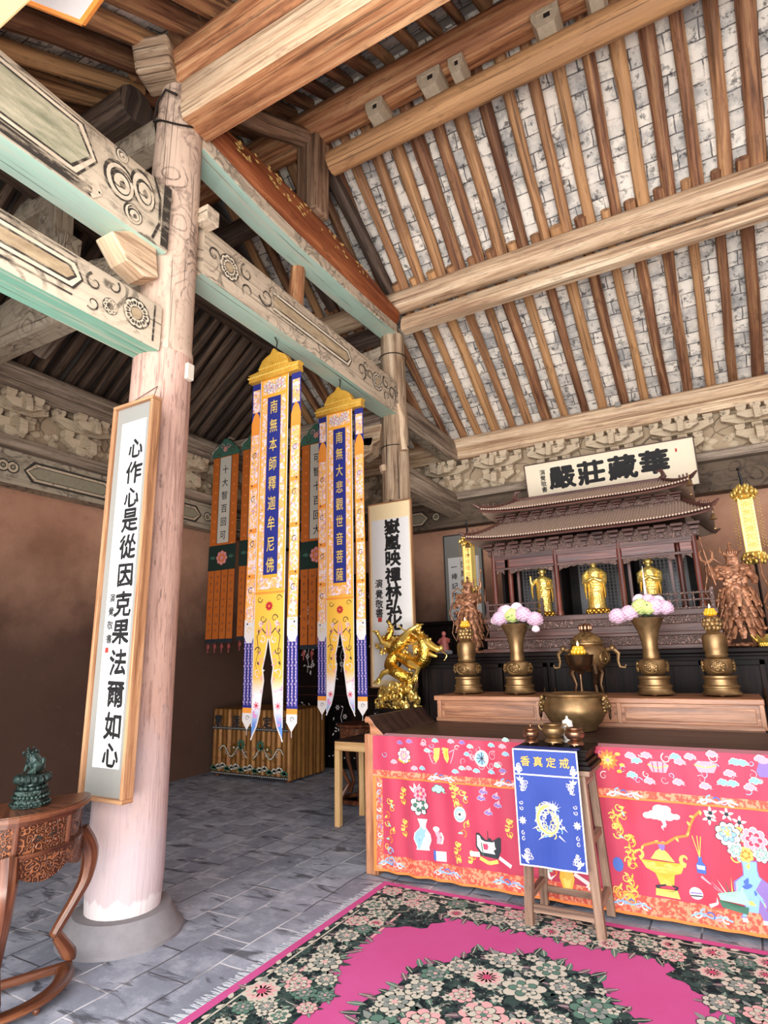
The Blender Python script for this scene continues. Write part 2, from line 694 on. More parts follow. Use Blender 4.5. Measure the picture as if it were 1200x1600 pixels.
# ------------------------------------------------------------------ materials of the building
XL, YB, XR = -6.45, 8.1, 4.4       # left wall, back wall, right wall
wood('rafter_wood', (92, 60, 44), (158, 110, 80), (212, 164, 114), 0.8, 16, hue=0.75, mott=0.45)
wood('rafter_dark', (46, 36, 30), (84, 66, 54), (132, 108, 88), 0.8, 16, hue=0.3, mott=0.5)
wood('beam_orange', (116, 72, 48), (184, 126, 86), (220, 174, 128), 0.7, 14, mott=0.45)
wood('beam_tan', (152, 118, 92), (214, 182, 148), (240, 218, 186), 0.7, 15, mott=0.3)
wood('beam_grey', (92, 78, 68), (156, 138, 120), (196, 178, 158), 0.7, 15, mott=0.4)
wood('beam_dark', (48, 38, 34), (88, 72, 62), (128, 108, 92), 0.7, 15, mott=0.5)
wood('beam_red', (96, 44, 24), (146, 78, 44), (190, 118, 74), 0.5, 9, mott=0.3, crack=0.2)
wood('post_rough', (112, 88, 68), (180, 152, 124), (212, 190, 162), 0.8, 12, mott=0.35, crack=0.8, bump=.7)
wood('post_brown', (98, 74, 58), (150, 118, 94), (186, 156, 128), 0.7, 13, mott=0.4, crack=0.7)
painted('paint_cream', (222, 205, 180), (200, 184, 160), (84, 76, 66), (160, 142, 120), 2.3, 0.85, 0.35)
painted('paint_cream_fine', (216, 196, 170), (190, 172, 150), (80, 72, 64), (150, 132, 112), 4.5, 0.75, 0.5)
painted('paint_frieze_dark', (120, 102, 84), (92, 78, 66), (40, 36, 34), (78, 66, 56), 4.0, 0.8, 0.45)
painted('paint_frieze', (190, 176, 154), (160, 146, 126), (66, 60, 54), (120, 106, 90), 4.0, 0.8, 0.45)
painted('column_paint', (218, 192, 170), (200, 172, 152), (104, 86, 76), (170, 142, 124), 4.4, 0.9, 0.4)
painted('mint_paint', (164, 206, 188), (196, 216, 200), (150, 140, 120), (206, 200, 180), 1.2, 0.1, 0.7)
painted('green_paint', (96, 158, 132), (150, 190, 168), (80, 90, 80), (196, 190, 168), 1.2, 0.15, 0.7)

t = NT('column_plaster', 0.8)
u = t.uv(False)
g = t.noise(t.scale(u, 2.2, 30), 1.0, 6, 0.65, 0.6)
b = t.mix(t.noise(u, 2.5, 4, 0.6), srgb(190, 150, 134), srgb(208, 172, 156))
b = t.mix(t.math('MULTIPLY', t.step(g, 0.50, 0.62), 0.8), b, srgb(150, 114, 102))
sp = t.noise(t.scale(u, 7, 46), 1.0, 4, 0.66)
b = t.mix(t.math('MULTIPLY', t.step(sp, 0.42, 0.35), 0.75), b, srgb(110, 88, 84))
b = t.mix(t.math('MULTIPLY', t.step(t.noise(t.scale(u, 3, 12), 1.0, 5, .7), 0.60, 0.68), 0.5), b, srgb(150, 116, 106))
z = t.new('ShaderNodeSeparateXYZ', {0: t.pos()}).outputs[2]
low = t.step(t.math('ADD', z, t.math('MULTIPLY', t.noise(u, 3, 4), 1.2)), 1.9, 1.0)
b = t.mix(t.math('MULTIPLY', low, 0.8), b, srgb(200, 186, 192))
rag = t.step(t.math('ADD', z, t.math('MULTIPLY', t.noise(t.scale(u, 1, 14), 1.0, 4), 0.16)), 0.30, 0.285)
b = t.mix(rag, b, srgb(216, 206, 206))
t.bump(t.math('ADD', g, sp), 0.4, 0.008)
MATS['column_plaster'] = t.col(b)

t = NT('plaster_wall', 0.9, 0, 0.15)
p = t.pos()
n = t.noise(p, 1.2, 5, 0.6)
n2 = t.noise(p, 9, 5, 0.65)
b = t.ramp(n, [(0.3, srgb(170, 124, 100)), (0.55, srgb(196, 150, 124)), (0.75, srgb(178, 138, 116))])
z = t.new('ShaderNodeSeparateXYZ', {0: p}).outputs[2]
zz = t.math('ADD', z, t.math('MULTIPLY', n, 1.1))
b = t.mix(t.math('MULTIPLY', t.step(zz, 3.5, 2.3), 0.88), b, srgb(70, 52, 46))  # soot stain and the shade of the lower wall, both put into the colour
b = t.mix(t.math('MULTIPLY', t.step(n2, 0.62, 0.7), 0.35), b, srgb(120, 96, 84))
t.bump(t.math('ADD', n2, n), 0.35, 0.015)
MATS['plaster_wall'] = t.col(b)

t = NT('stone_floor', 0.62, 0, 0.35)
p = t.pos()
nz = t.noise(p, 1.7, 2, 0.5, 0, True)
vm = t.new('ShaderNodeVectorMath', operation='MULTIPLY_ADD')
t.l.new(nz, vm.inputs[0])
vm.inputs[1].default_value = (0.07, 0.07, 0)
t.l.new(p, vm.inputs[2])
bk = t.new('ShaderNodeTexBrick', {'Scale': 1.0, 'Mortar Size': 0.006, 'Mortar Smooth': 0.3, 'Bias': 0.0,
                                  'Brick Width': 0.44, 'Row Height': 0.27, 'Color1': srgb(136, 142, 158),
                                  'Color2': srgb(166, 172, 188), 'Mortar': (0, 0, 0, 1)}, offset=0.5)
rot = t.new('ShaderNodeMapping')
rot.inputs['Rotation'].default_value = (0, 0, pi / 2)
t.l.new(vm.outputs[0], rot.inputs[0])
t.l.new(rot.outputs[0], bk.inputs['Vector'])
f = t.noise(p, 5, 7, 0.7)
sl = t.noise(t.scale(p, 3.0, 9.0, 1), 1.0, 5, 0.6, 0.7)
b = t.mix(t.math('MULTIPLY', t.step(f, 0.45, 0.72), 0.6), bk.outputs['Color'], srgb(112, 114, 124))
b = t.mix(t.math('MULTIPLY', t.step(f, 0.5, 0.28), 0.55), b, srgb(214, 216, 226))
jl = t.noise(p, 2.2, 2, 0.5)
jc = t.mix(t.step(jl, 0.46, 0.54), srgb(96, 96, 104), srgb(230, 230, 236))
b = t.mix(t.math('MULTIPLY', bk.outputs['Fac'], 0.85), b, jc)
sm = t.math('MULTIPLY', t.step(sl, 0.44, 0.35), 0.75)
b = t.mix(sm, b, srgb(52, 54, 62))
t.bump(t.math('SUBTRACT', t.math('SUBTRACT', f, t.math('MULTIPLY', bk.outputs['Fac'], 0.8)), t.math('MULTIPLY', sm, 0.6)), 0.45, 0.012)
t.set(t.b, 'Roughness', t.math('ADD', t.math('MULTIPLY', f, 0.35), 0.38))
MATS['stone_floor'] = t.col(b)

# bare roofing bricks laid over the rafters
t = NT('roof_brick', 0.85, 0, 0.2)
u = t.uv(False)
nz = t.noise(u, 3.0, 2, 0.5, 0, True)
vm = t.new('ShaderNodeVectorMath', operation='MULTIPLY_ADD')
t.l.new(nz, vm.inputs[0])
vm.inputs[1].default_value = (0.06, 0.06, 0)
t.l.new(u, vm.inputs[2])
bk = t.new('ShaderNodeTexBrick', {'Scale': 1.0, 'Mortar Size': 0.008, 'Mortar Smooth': 0.4, 'Bias': -0.15,
                                  'Brick Width': 0.30, 'Row Height': 0.17, 'Color1': srgb(250, 242, 228),
                                  'Color2': srgb(196, 192, 186), 'Mortar': srgb(112, 106, 102)})
t.l.new(vm.outputs[0], bk.inputs['Vector'])
m1 = t.noise(u, 2.6, 6, 0.68)
m2 = t.noise(u, 11, 5, 0.7)
b = t.mix(t.math('MULTIPLY', t.step(m1, 0.50, 0.60), 0.6), bk.outputs['Color'], srgb(134, 134, 136))
b = t.mix(t.math('MULTIPLY', t.step(m2, 0.54, 0.62), 0.8), b, srgb(58, 56, 58))
b = t.mix(t.math('MULTIPLY', t.step(m1, 0.48, 0.38), 0.8), b, srgb(252, 242, 228))
t.bump(t.math('SUBTRACT', m2, bk.outputs['Fac']), 0.4, 0.01)
MATS['roof_brick'] = t.col(b)

t = NT('roof_brick_dark', 0.9, 0, 0.1)  # darker mottled brick for the left hip slope
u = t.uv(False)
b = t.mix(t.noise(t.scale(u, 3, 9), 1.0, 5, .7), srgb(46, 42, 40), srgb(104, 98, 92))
MATS['roof_brick_dark'] = t.col(b)
plain('grey_stone', (132, 128, 132), 0.85, var=0.25, scale=14, bump=0.5)
plain('dark_gap', (40, 34, 30), 0.9)
plain('iron', (52, 44, 40), 0.6, 0.6)
plain('gold_flake', (226, 184, 110), 0.6, 0.1)
plain('mortar_white', (206, 196, 180), 0.9)

# ------------------------------------------------------------------ setting: floor and walls
mb = MB()
mb.box(((XL + XR) / 2, 2.6, -0.05), (XR - XL + 0.6, 11.4, 0.1))
struct(mb.build('floor', 'stone_floor'), 'grey worn stone paving')
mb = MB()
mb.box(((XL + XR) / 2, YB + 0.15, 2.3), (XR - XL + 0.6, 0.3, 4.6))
struct(mb.build('wall_back', 'plaster_wall'), 'peach plaster wall with soot and painted-in shade towards the floor')
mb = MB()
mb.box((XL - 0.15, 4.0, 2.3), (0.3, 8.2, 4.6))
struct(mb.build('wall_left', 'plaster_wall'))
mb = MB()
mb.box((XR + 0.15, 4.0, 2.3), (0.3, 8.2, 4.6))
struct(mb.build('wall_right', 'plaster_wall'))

# roof planes: profile (y, z) of the rafter centre line
YR, ZR = 4.34, 7.60                 # ridge
Y1, Z1 = 6.08, 6.14                 # back purlin
Y0, Z0 = 8.40, 4.66                 # back eave
YF, ZF = 2.60, 6.52                 # front purlin
YE, ZE = 0.10, 4.85                 # front eave
XG = -4.95                          # gable line, foot of the left hip slope
ZG = 6.08


def slab(name, pts, off=0.075, mat='roof_brick'):
    """roof panel of four corners given along eave then back; brick courses run along the eave"""
    P = [Vector(p) for p in pts]
    nrm = (P[1] - P[0]).cross(P[-1] - P[0]).normalized()
    if nrm.z < 0:
        nrm = -nrm
    mb = MB()
    ax = (P[1] - P[0]).normalized()
    ay = nrm.cross(ax)
    for h, rev in ((off, True), (off + 0.08, False)):
        q = [p + nrm * h for p in P]
        uv = [((p - P[0]).dot(ax), (p - P[0]).dot(ay)) for p in P]
        if rev:
            q, uv = q[::-1], uv[::-1]
        mb.add(q, [list(range(len(q)))], [uv])
    n = len(P)
    for i in range(n):
        j = (i + 1) % n
        mb.add([P[i] + nrm * off, P[j] + nrm * off, P[j] + nrm * (off + 0.08), P[i] + nrm * (off + 0.08)], [[0, 1, 2, 3]])
    return struct(mb.build(name, mat, origin=False))


slab('ceiling_back_upper', [(XG, Y1, Z1), (XR, Y1, Z1), (XR, YR, ZR), (XG, YR, ZR)])
slab('ceiling_back_lower', [(XL - .3, Y0, Z0), (XR, Y0, Z0), (XR, Y1, Z1), (XG, Y1, Z1)])
slab('ceiling_front_upper', [(XG, YF, ZF), (XR, YF, ZF), (XR, YR, ZR), (XG, YR, ZR)])
slab('ceiling_front_lower', [(XG, YE, ZE), (XR, YE, ZE), (XR, YF, ZF), (XG, YF, ZF)])
slab('ceiling_left', [(XL - .3, 0.1, Z0), (XL - .3, Y0, Z0), (XG, Y1, Z1), (XG, 1.6, Z1)], mat='roof_brick_dark')
mb = MB()
mb.extrude([(YE, Z1 - 1.2), (YE, ZE + .2), (YF, ZF + .2), (YR, ZR + .2), (Y1, Z1 + .2), (Y1, Z1 - .4), (1.6, Z1 - .4)], 'x', XG - 0.14, XG - 0.02)
struct(mb.build('wall_gable', 'beam_dark', origin=False), 'dark boarded gable above the left hip')

mb = MB()
mb.box(((XG + XR) / 2, YR, ZR + .20), (XR - XG, .5, .1))
struct(mb.build('ceiling_ridge', 'beam_dark', origin=False))
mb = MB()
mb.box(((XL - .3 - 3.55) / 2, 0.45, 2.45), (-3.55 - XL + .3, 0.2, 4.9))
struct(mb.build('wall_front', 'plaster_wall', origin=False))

# ------------------------------------------------------------------ rafters
def rafter_row(name, label, group, starts, mat, r=0.055):
    for (p0, p1) in starts:
        mb = MB()
        rr = r * random.uniform(0.85, 1.2)
        jx = random.uniform(-.012, .012)
        mb.log((p0[0] + jx, p0[1], p0[2] + rr - r), (p1[0] + random.uniform(-.012, .012), p1[1], p1[2] + rr - r), rr, rr * random.uniform(0.85, 1.15), 9, 8, 0.022, rw=0.16)
        tag(mb.build(name, mat), label, 'rafter', group)


dx = 0.262
N = int((1.9 - XG) / dx)
xs = [XG + 0.12 + dx * i for i in range(N)]
rafter_row('roof_rafter', 'round brown log rafter on the back roof slope between ridge and middle purlin', 'upper back slope rafters',
           [((x, Y1 + .12, Z1 - .10), (x + .0, YR + .05, ZR - .04)) for x in xs], 'rafter_wood', 0.067)
xs2 = [-6.1 + dx * i for i in range(int((1.9 + 6.1) / dx))]
st = []
for x in xs2:
    x += dx * 0.45
    if x < XG:
        k = (x - (XL - .3)) / (XG - (XL - .3))
        st.append(((x, Y0 - .02, Z0), (x, Y0 + (Y1 - Y0) * k, Z0 + (Z1 - Z0) * k)))
    else:
        st.append(((x, Y0 - .02, Z0 + .01), (x, Y1 - .1, Z1 + .05)))
rafter_row('roof_rafter', 'round weathered log rafter on the back roof slope between middle purlin and eave', 'lower back slope rafters', st, 'rafter_wood', 0.06)
rafter_row('roof_rafter', 'dark log rafter on the front roof slope just below the ridge', 'upper front slope rafters',
           [((x, YF - .1, ZF - .06), (x, YR + .02, ZR - .0)) for x in xs if x < 0.6], 'rafter_wood', 0.062)
rafter_row('roof_rafter', 'thick rough log rafter on the front roof slope above the entrance side', 'lower front slope rafters',
           [((x, YE, ZE), (x, YF + .1, ZF + .05)) for x in [XG + .1 + .3 * i for i in range(10)]], 'rafter_wood', 0.085)
st = []
y = 2.0
while y < 8.2:
    if y > Y1:
        k = 1 - (y - Y1) / (Y0 - Y1)
    else:
        k = 1.0
    st.append(((XL - .28, y, Z0), (XL - .3 + (XG - XL + .3) * k, y, Z0 + (Z1 - Z0) * k)))
    y += 0.19
rafter_row('roof_rafter', 'dark grey log rafter on the hip roof slope above the left wall', 'hip slope rafters', st, 'rafter_dark', 0.068)
mb = MB()
mb.log((XL - .02, YB + .02, Z0 + .02), (XG + .1, Y1 - .05, Z1 - .12), 0.09, 0.09, 8, 4, 0.01)
tag(mb.build('hip_rafter', 'beam_dark'), 'thick dark diagonal hip rafter rising from the back left corner of the roof', 'rafter')


# ------------------------------------------------------------------ beams
def rough_beam(name, label, p0, p1, w, h, mats, smi=None, bulge=0.0, seg=8, rough=0.012, roundness=0.25, cat='beam', bevel=0.0, sag=0.0):
    """timber from p0 to p1 (centre of its underside), mats indexed by side: 0 underside, 1 sides, 2 top"""
    p0, p1 = Vector(p0), Vector(p1)
    d = (p1 - p0).normalized()
    sd = d.cross(Vector((0, 0, 1))).normalized()
    upv = sd.cross(d)
    R = roundness
    prof = [(-.5 + R * .3, 0), (.5 - R * .3, 0), (.5, R * .5), (.5, 1 - R), (.5 - R * .6, 1 - R * .15), (0, 1), (-.5 + R * .6, 1 - R * .15), (-.5, 1 - R), (-.5, R * .5)]
    sm = [0, 1, 1, 1, 2, 2, 1, 1, 1]
    sx = random.random() * 50
    secs = []
    for i in range(seg + 1):
        t = i / seg
        hh = h * (1 + bulge * sin(pi * t))
        o = noise.noise_vector(Vector((sx, t * 3, 1))) * rough
        o = o - Vector((0, 0, sag * sin(pi * t)))
        secs.append([p0.lerp(p1, t) + sd * (a * w) + upv * (b * hh) + o + noise.noise_vector(Vector((sx + k, t * 5, 2))) * rough * 0.6 for k, (a, b) in enumerate(prof)])
    mb = MB()
    mb.loft(secs, 0, True, True, True, side_mi=sm, cap_mi=1)
    o = mb.build(name, mats, bevel=bevel, angle=30)
    return tag(o, label, cat)


XC = -3.2
C1, C2 = Vector((-3.23, 2.6, 0)), Vector((-3.2, 6.08, 0))


def sections_x(name, label, segs, y, mat, w, cat='beam'):
    pass


# main cross beam (painted, moon-curved, red log on top) and tie beam between the two columns
b = rough_beam('crossbeam', 'massive cross beam joining the heads of both columns, cream sides and mint green underside', (XC, 2.72, 5.47), (XC, 5.98, 5.49), 0.25, 0.14,
               ['mint_paint', 'paint_cream_fine', 'beam_grey'], bulge=0.05, sag=.07, roundness=.12)
b = rough_beam('crossbeam', 'rust red curved log with flaking yellow paint lying on the cross beam between the columns', (XC, 2.72, 5.62), (XC, 6.02, 5.63), 0.29, 0.30,
               ['beam_red', 'beam_red', 'beam_orange'], bulge=0.72, roundness=0.42, sag=.07)
# flakes of old gilt paint left on the red log
mb = MB()
for i in range(60):
    tt = random.uniform(0.08, 0.75)
    y = 2.72 + 3.3 * tt
    z = 5.72 + random.uniform(0, 0.16) + 0.03 * sin(pi * tt)
    L = random.uniform(0.02, 0.09)
    x = XC + 0.158
    mb.add([(x, y, z), (x, y + L * .5, z - .012), (x, y + L, z + random.uniform(-.02, .01)), (x, y + L * .6, z + .016)], [[0, 1, 2, 3]])
o = mb.build('flaked_paint', 'gold_flake', parent=b, loc=-b.location)
o['kind'] = 'stuff'
rough_beam('tie_beam', 'cream painted tie beam with mint underside carrying the yellow banners', (XC, 2.78, 4.37), (XC, 5.95, 4.37), 0.24, 0.45,
           ['mint_paint', 'paint_cream_fine', 'beam_tan'], roundness=0.12, rough=0.008)
rough_beam('tie_beam', 'upper cream painted beam with a boxed panel and scrolls running out from the front column', (XC, -0.5, 4.33), (XC, 2.44, 4.33), 0.26, 0.54,
           ['mint_paint', 'paint_cream', 'beam_grey'], roundness=0.12, rough=0.006)
rough_beam('tie_beam', 'lower cream painted beam with a green underside entering the front column', (XC, -0.5, 3.56), (XC, 2.44, 3.56), 0.24, 0.35,
           ['green_paint', 'paint_cream', 'beam_tan'], roundness=0.10, rough=0.006)
rough_beam('tie_beam', 'weathered upper beam running from the rear column to the back wall brackets', (XC, 6.2, 4.33), (XC, 8.08, 4.30), 0.2, 0.36,
           ['paint_frieze', 'beam_grey', 'beam_grey'], rough=0.01)
rough_beam('tie_beam', 'lower plain beam running from the rear column down to the back wall', (XC, 6.2, 3.48), (XC, 8.08, 3.48), 0.2, 0.34,
           ['paint_cream_fine', 'beam_grey', 'beam_grey'], rough=0.01)
# timbers parallel to the back wall
rough_beam('purlin', 'big square weathered timber running right from the head of the front column', (-3.06, 2.6, 5.52), (XR, 2.6, 5.52), 0.30, 0.42,
           ['beam_orange', 'beam_tan', 'beam_tan'], seg=16, rough=0.02)
mb = MB()
mb.log((-3.2, 2.6, 6.17), (XR, 2.6, 6.17), 0.19, 0.2, 14, 16, 0.015)
tag(mb.build('purlin', 'beam_orange'), 'orange log purlin lying on the square timber over the front column', 'purlin')
mb = MB()
mb.box((-3.31, 2.42, 6.13), (0.30, 0.30, 0.27), R=Matrix.Rotation(radians(14), 3, 'X') @ Matrix.Rotation(radians(24), 3, 'Z'))
tag(mb.build('beam_end_block', 'post_rough', bevel=0.03), 'rough squared block of wood on top of the front column', 'block')
mb = MB()
mb.log((XG, YR, 7.20), (XR, YR, 7.20), 0.19, 0.2, 14, 18, 0.012)
tag(mb.build('ridge_purlin', 'beam_orange'), 'thick orange ridge log at the top of the roof', 'purlin')
mb = MB()
mb.log((-2.95, YR, 6.64), (XR, YR, 6.62), 0.125, 0.14, 12, 16, 0.02)
tag(mb.build('purlin', 'rafter_wood'), 'brown log running just below the ridge log', 'purlin')
mb = MB()
mb.log((-4.9, YR, 6.3), (-3.35, YR, 6.36), 0.12, 0.12, 10, 6, 0.02)
tag(mb.build('purlin', 'beam_dark'), 'dark log running left from the king post towards the gable', 'purlin')
mb = MB()
mb.log((XG, Y1, 5.97), (XR, Y1, 5.97), 0.145, 0.15, 14, 18, 0.012)
tag(mb.build('purlin', 'beam_tan'), 'pale upper log of the double purlin above the rear column', 'purlin')
rough_beam('purlin', 'pale lower timber of the double purlin above the rear column', (-3.02, Y1 - .02, 5.50), (XR, Y1 - .02, 5.53), 0.16, 0.23, ['beam_tan', 'beam_tan', 'beam_tan'], seg=16, rough=0.02, roundness=0.5)
rough_beam('tie_beam', 'dark timber running left from the head of the rear column', (XG, Y1, 5.50), (-3.3, Y1, 5.50), 0.15, 0.22, ['beam_dark', 'beam_dark', 'beam_dark'])
rough_beam('tie_beam', 'short painted bracket beam left of the rear column head', (-4.1, Y1, 5.12), (-3.32, Y1, 5.16), 0.16, 0.26, ['paint_cream_fine', 'paint_cream_fine', 'beam_grey'], roundness=.4)
rough_beam('tie_beam', 'beam from the rear column to the left wall that the orange banners hang from', (XL + .05, Y1, 4.36), (-3.36, Y1, 4.30), 0.2, 0.28, ['beam_grey', 'beam_grey', 'beam_grey'], roundness=.5)
mb = MB()
for q in range(2):
    mb.T = Matrix.Translation((-3.52 - .12 * q, Y1 - .02, 4.2 - .14 * q))
    mb.extrude([(-.16, -.02), (-.12, -.12), (.02, -.16), (.16, -.1), (.2, .1), (-.1, .12)], 'y', -.1, .1)
tag(mb.build('carved_bracket', 'beam_tan', bevel=0.01), 'pale carved cloud bracket tucked left of the rear column', 'bracket')
# left of the front column
rough_beam('tie_beam', 'pale beam going left from the head of the front column', (-6.2, 2.6, 5.62), (-3.4, 2.6, 5.54), 0.2, 0.31, ['paint_frieze', 'paint_frieze', 'beam_grey'], roundness=.4)
mb = MB()
mb.log((XG, 2.64, 6.24), (-3.8, 2.6, 6.2), 0.17, 0.17, 12, 6, 0.02)
tag(mb.build('purlin', 'beam_dark'), 'dark log purlin running left from the squared end block', 'purlin')
rough_beam('tie_beam', 'broad arched beam with faded scroll painting going left from the front column', (XL + .05, 2.6, 4.28), (-3.4, 2.6, 4.26), 0.22, 0.34, ['paint_frieze', 'paint_frieze', 'paint_frieze'], bulge=0.7, roundness=.4, seg=12)
rough_beam('tie_beam', 'dark gable beam running front to back above the left wall', (XG, 1.4, 5.72), (XG, 6.2, 5.72), 0.2, 0.24, ['beam_dark', 'beam_dark', 'beam_dark'])
mb = MB()
mb.box((-4.80, 2.6, 5.2), (0.26, 0.18, 0.75), R=Matrix.Rotation(radians(-6), 3, 'Y'))
mb.box((-4.58, 2.58, 4.98), (0.2, 0.16, 0.34))
tag(mb.build('strut_post', 'paint_frieze', bevel=0.01), 'short painted post standing on the arched beam left of the front column', 'post')
mb = MB()
mb.log((-6.3, 3.4, 4.95), (-4.95, 3.4, 5.7), 0.11, 0.1, 9, 4, 0.03)
tag(mb.build('roof_strut', 'beam_grey'), 'grey log strut leaning up from the left wall to the gable beam', 'strut')

# king post and struts
mb = MB()
mb.box((XC, YR, 6.54), (0.27, 0.25, 0.96))
tag(mb.build('king_post', 'post_brown', bevel=0.025), 'stout brown post standing on the cross beam under the ridge', 'post')
for (a, b_, r, lab) in (((XC - .03, 4.6, 7.0), (XC + .02, 6.06, 6.12), 0.085, 'dark log strut leaning from the king post down to the rear column head'),
                        ((XC - .03, 4.2, 6.98), (XC - .02, 2.75, 6.1), 0.1, 'log strut leaning from the king post down to the front column head'),
                        ((XC - .9, YR + .2, 7.0), (XC - .8, 5.9, 6.1), 0.07, 'dark log strut left of the king post leaning to the back purlin')):
    mb = MB()
    mb.log(a, b_, r, r, 9, 5, 0.02)
    tag(mb.build('roof_strut', 'beam_dark' if 'dark' in lab else 'post_brown'), lab, 'strut')
mb = MB()
mb.log((XC - .16, 4.25, 4.84), (XC - .1, 4.25, 5.58), 0.085, 0.07, 8, 4, 0.01)
tag(mb.build('strut_post', 'beam_orange', bevel=0), 'narrow orange post between tie beam and cross beam', 'post')
# painted blocks between the ridge log and the log below it
plain('block_paint', (196, 180, 156), 0.85, var=0.35, scale=22, bump=.5)
for i, x in enumerate((-2.35, -1.74, -1.46, -0.62, -0.2, 0.4)):
    mb = MB()
    w = (0.16, 0.2, 0.12, 0.2, 0.14, 0.18)[i]
    mb.extrude([(-w * .6, .14), (w * .6, .14), (w * .6, .06), (w * .38, -.06), (-w * .38, -.06), (-w * .6, .06)], 'y', -.12, .12)
    mb.box((0, -.0, .10), (w * .7, .26, .05), mi=0)
    mb.box((w * .1, -.122, .04), (w * .28, .004, .05), mi=1)
    for v in range(len(mb.v)):
        mb.v[v] = mb.v[v] + Vector((x, YR - .02, 6.86))
    tag(mb.build('spacer_block', ['block_paint', 'dark_gap'], bevel=0.006), ('painted wooden bearing block between the two ridge logs'), 'block', 'bearing blocks under the ridge')
# bits around the front column
mb = MB()
mb.extrude([(-.25, .02), (-.08, .14), (.1, .13), (.14, -.1), (.02, -.16), (-.12, -.12)], 'x', -.09, .09)
for v in range(len(mb.v)):
    mb.v[v] += Vector((XC, 2.28, 4.22))
tag(mb.build('tenon_block', 'beam_tan', bevel=0.015), 'hewn brown wood block wedged under the upper beam at the front column', 'block')
mb = MB()
mb.box((XC + .16, 2.76, 4.83), (0.13, 0.13, 0.13))
tag(mb.build('tenon_block', 'paint_cream_fine', bevel=0.01), 'small pale cube on the front column above the tie beam', 'block')
mb = MB()
mb.box((XC + .17, 2.66, 3.48), (0.05, 0.06, 0.12))
tag(mb.build('wood_cleat', 'mortar_white', bevel=0.005), 'tiny white cleat on the side of the front column', 'cleat')


# ------------------------------------------------------------------ columns
def column(name, c, prof_lo, prof_hi, label, plinth, zsplit):
    root = empty(name, c, label, 'column')
    mb = MB()
    mb.lathe(prof_lo, 28)
    mb.build('lower_shaft', plinth[1], root)
    mb = MB()
    mb.lathe(prof_hi, 28)
    mb.build('upper_shaft', plinth[2], root)
    return root


c1 = column('wooden_column', (C1.x, C1.y, 0.0), [(.205, .135), (.215, .3), (.207, 1.5), (.203, 2.6), (.2, 3.6)],
            [(.204, 3.6), (.205, 3.64), (.193, 3.68), (.186, 4.6), (.178, 5.3), (.170, 5.80), (.16, 5.92)],
            'thick front column, salmon plaster below and faded scroll painting above', (0, 'column_plaster', 'column_paint'), 3.6)
mb = MB()
path = [(.185 * cos(a), .185 * sin(a), 5.55 + .06 * sin(a * 2)) for a in [2 * pi * k / 20 for k in range(21)]]
mb.tube(path, 0.008, 6)
path = [(-.1, -.17, 5.6), (-.05, -.19, 5.74), (.05, -.2, 5.80), (.12, -.15, 5.76)]
mb.tube(path, 0.01, 6)
o = mb.build('iron_hoop', 'iron', c1)
mb = MB()
mb.tube([(-.1, -.3, 4.75), (.02, -.2, 4.62), (.12, -.19, 4.55)], [.012, .016, .01], 6)
mb.build('iron_rod', 'iron', c1)
mb = MB()
mb.lathe([(.34, .0), (.34, .02), (.31, .05), (.29, .09), (.265, .135), (.2, .137)], 36, (C1.x, C1.y, 0))
tag(mb.build('column_plinth', 'grey_stone'), 'round grey stone base under the front column', 'plinth')
c2 = column('wooden_column', (C2.x, C2.y, 0.0), [(.17, .135), (.18, .4), (.172, 2.2), (.17, 3.3)],
            [(.17, 3.3), (.168, 4.2), (.155, 4.9), (.15, 5.5)],
            'weathered bare wood rear column behind the tall black lettered scroll', (0, 'post_rough', 'post_rough'), 3.3)
mb = MB()
for z in (3.98, 5.2):
    mb.tube([(.172 * cos(a), .172 * sin(a), z) for a in [2 * pi * k / 20 for k in range(21)]], 0.006, 6)
mb.build('iron_hoop', 'iron', c2)
mb = MB()
mb.tube([(.12, -.12, 4.5), (.16, -.12, 4.3), (.15, -.11, 4.1), (.17, -.1, 3.9)], [.03, .05, .035, .05], 7)
mb.tube([(-.1, -.14, 3.74), (-.08, -.145, 3.66)], [.05, .05], 8)
mb.build('wood_patch', 'beam_tan', c2)
mb = MB()
mb.lathe([(.3, .0), (.3, .02), (.26, .08), (.23, .135), (.2, .137)], 30, (C2.x, C2.y, 0))
tag(mb.build('column_plinth', 'grey_stone'), 'round stone base under the rear column', 'plinth')


# ------------------------------------------------------------------ bracket sets and painted friezes on the walls
def wallT(kind):
    if kind == 'back':
        return Matrix.Translation((0, YB, 0))
    return Matrix.Translation((XL, 0, 0)) @ Matrix.Rotation(pi / 2, 4, 'Z')


def arm(w, h, zb):
    """boat-shaped bracket arm outline"""
    pts = [(-w, zb + h), (-w, zb + h * .55)]
    for k in range(6):
        a = pi / 2 * k / 5
        pts.append((-w + (w * .5) * sin(a), zb + h * .55 * (1 - sin(a) ** 1) if k < 5 else zb))
    q = [(-x, z) for x, z in pts[::-1]]
    return pts + q


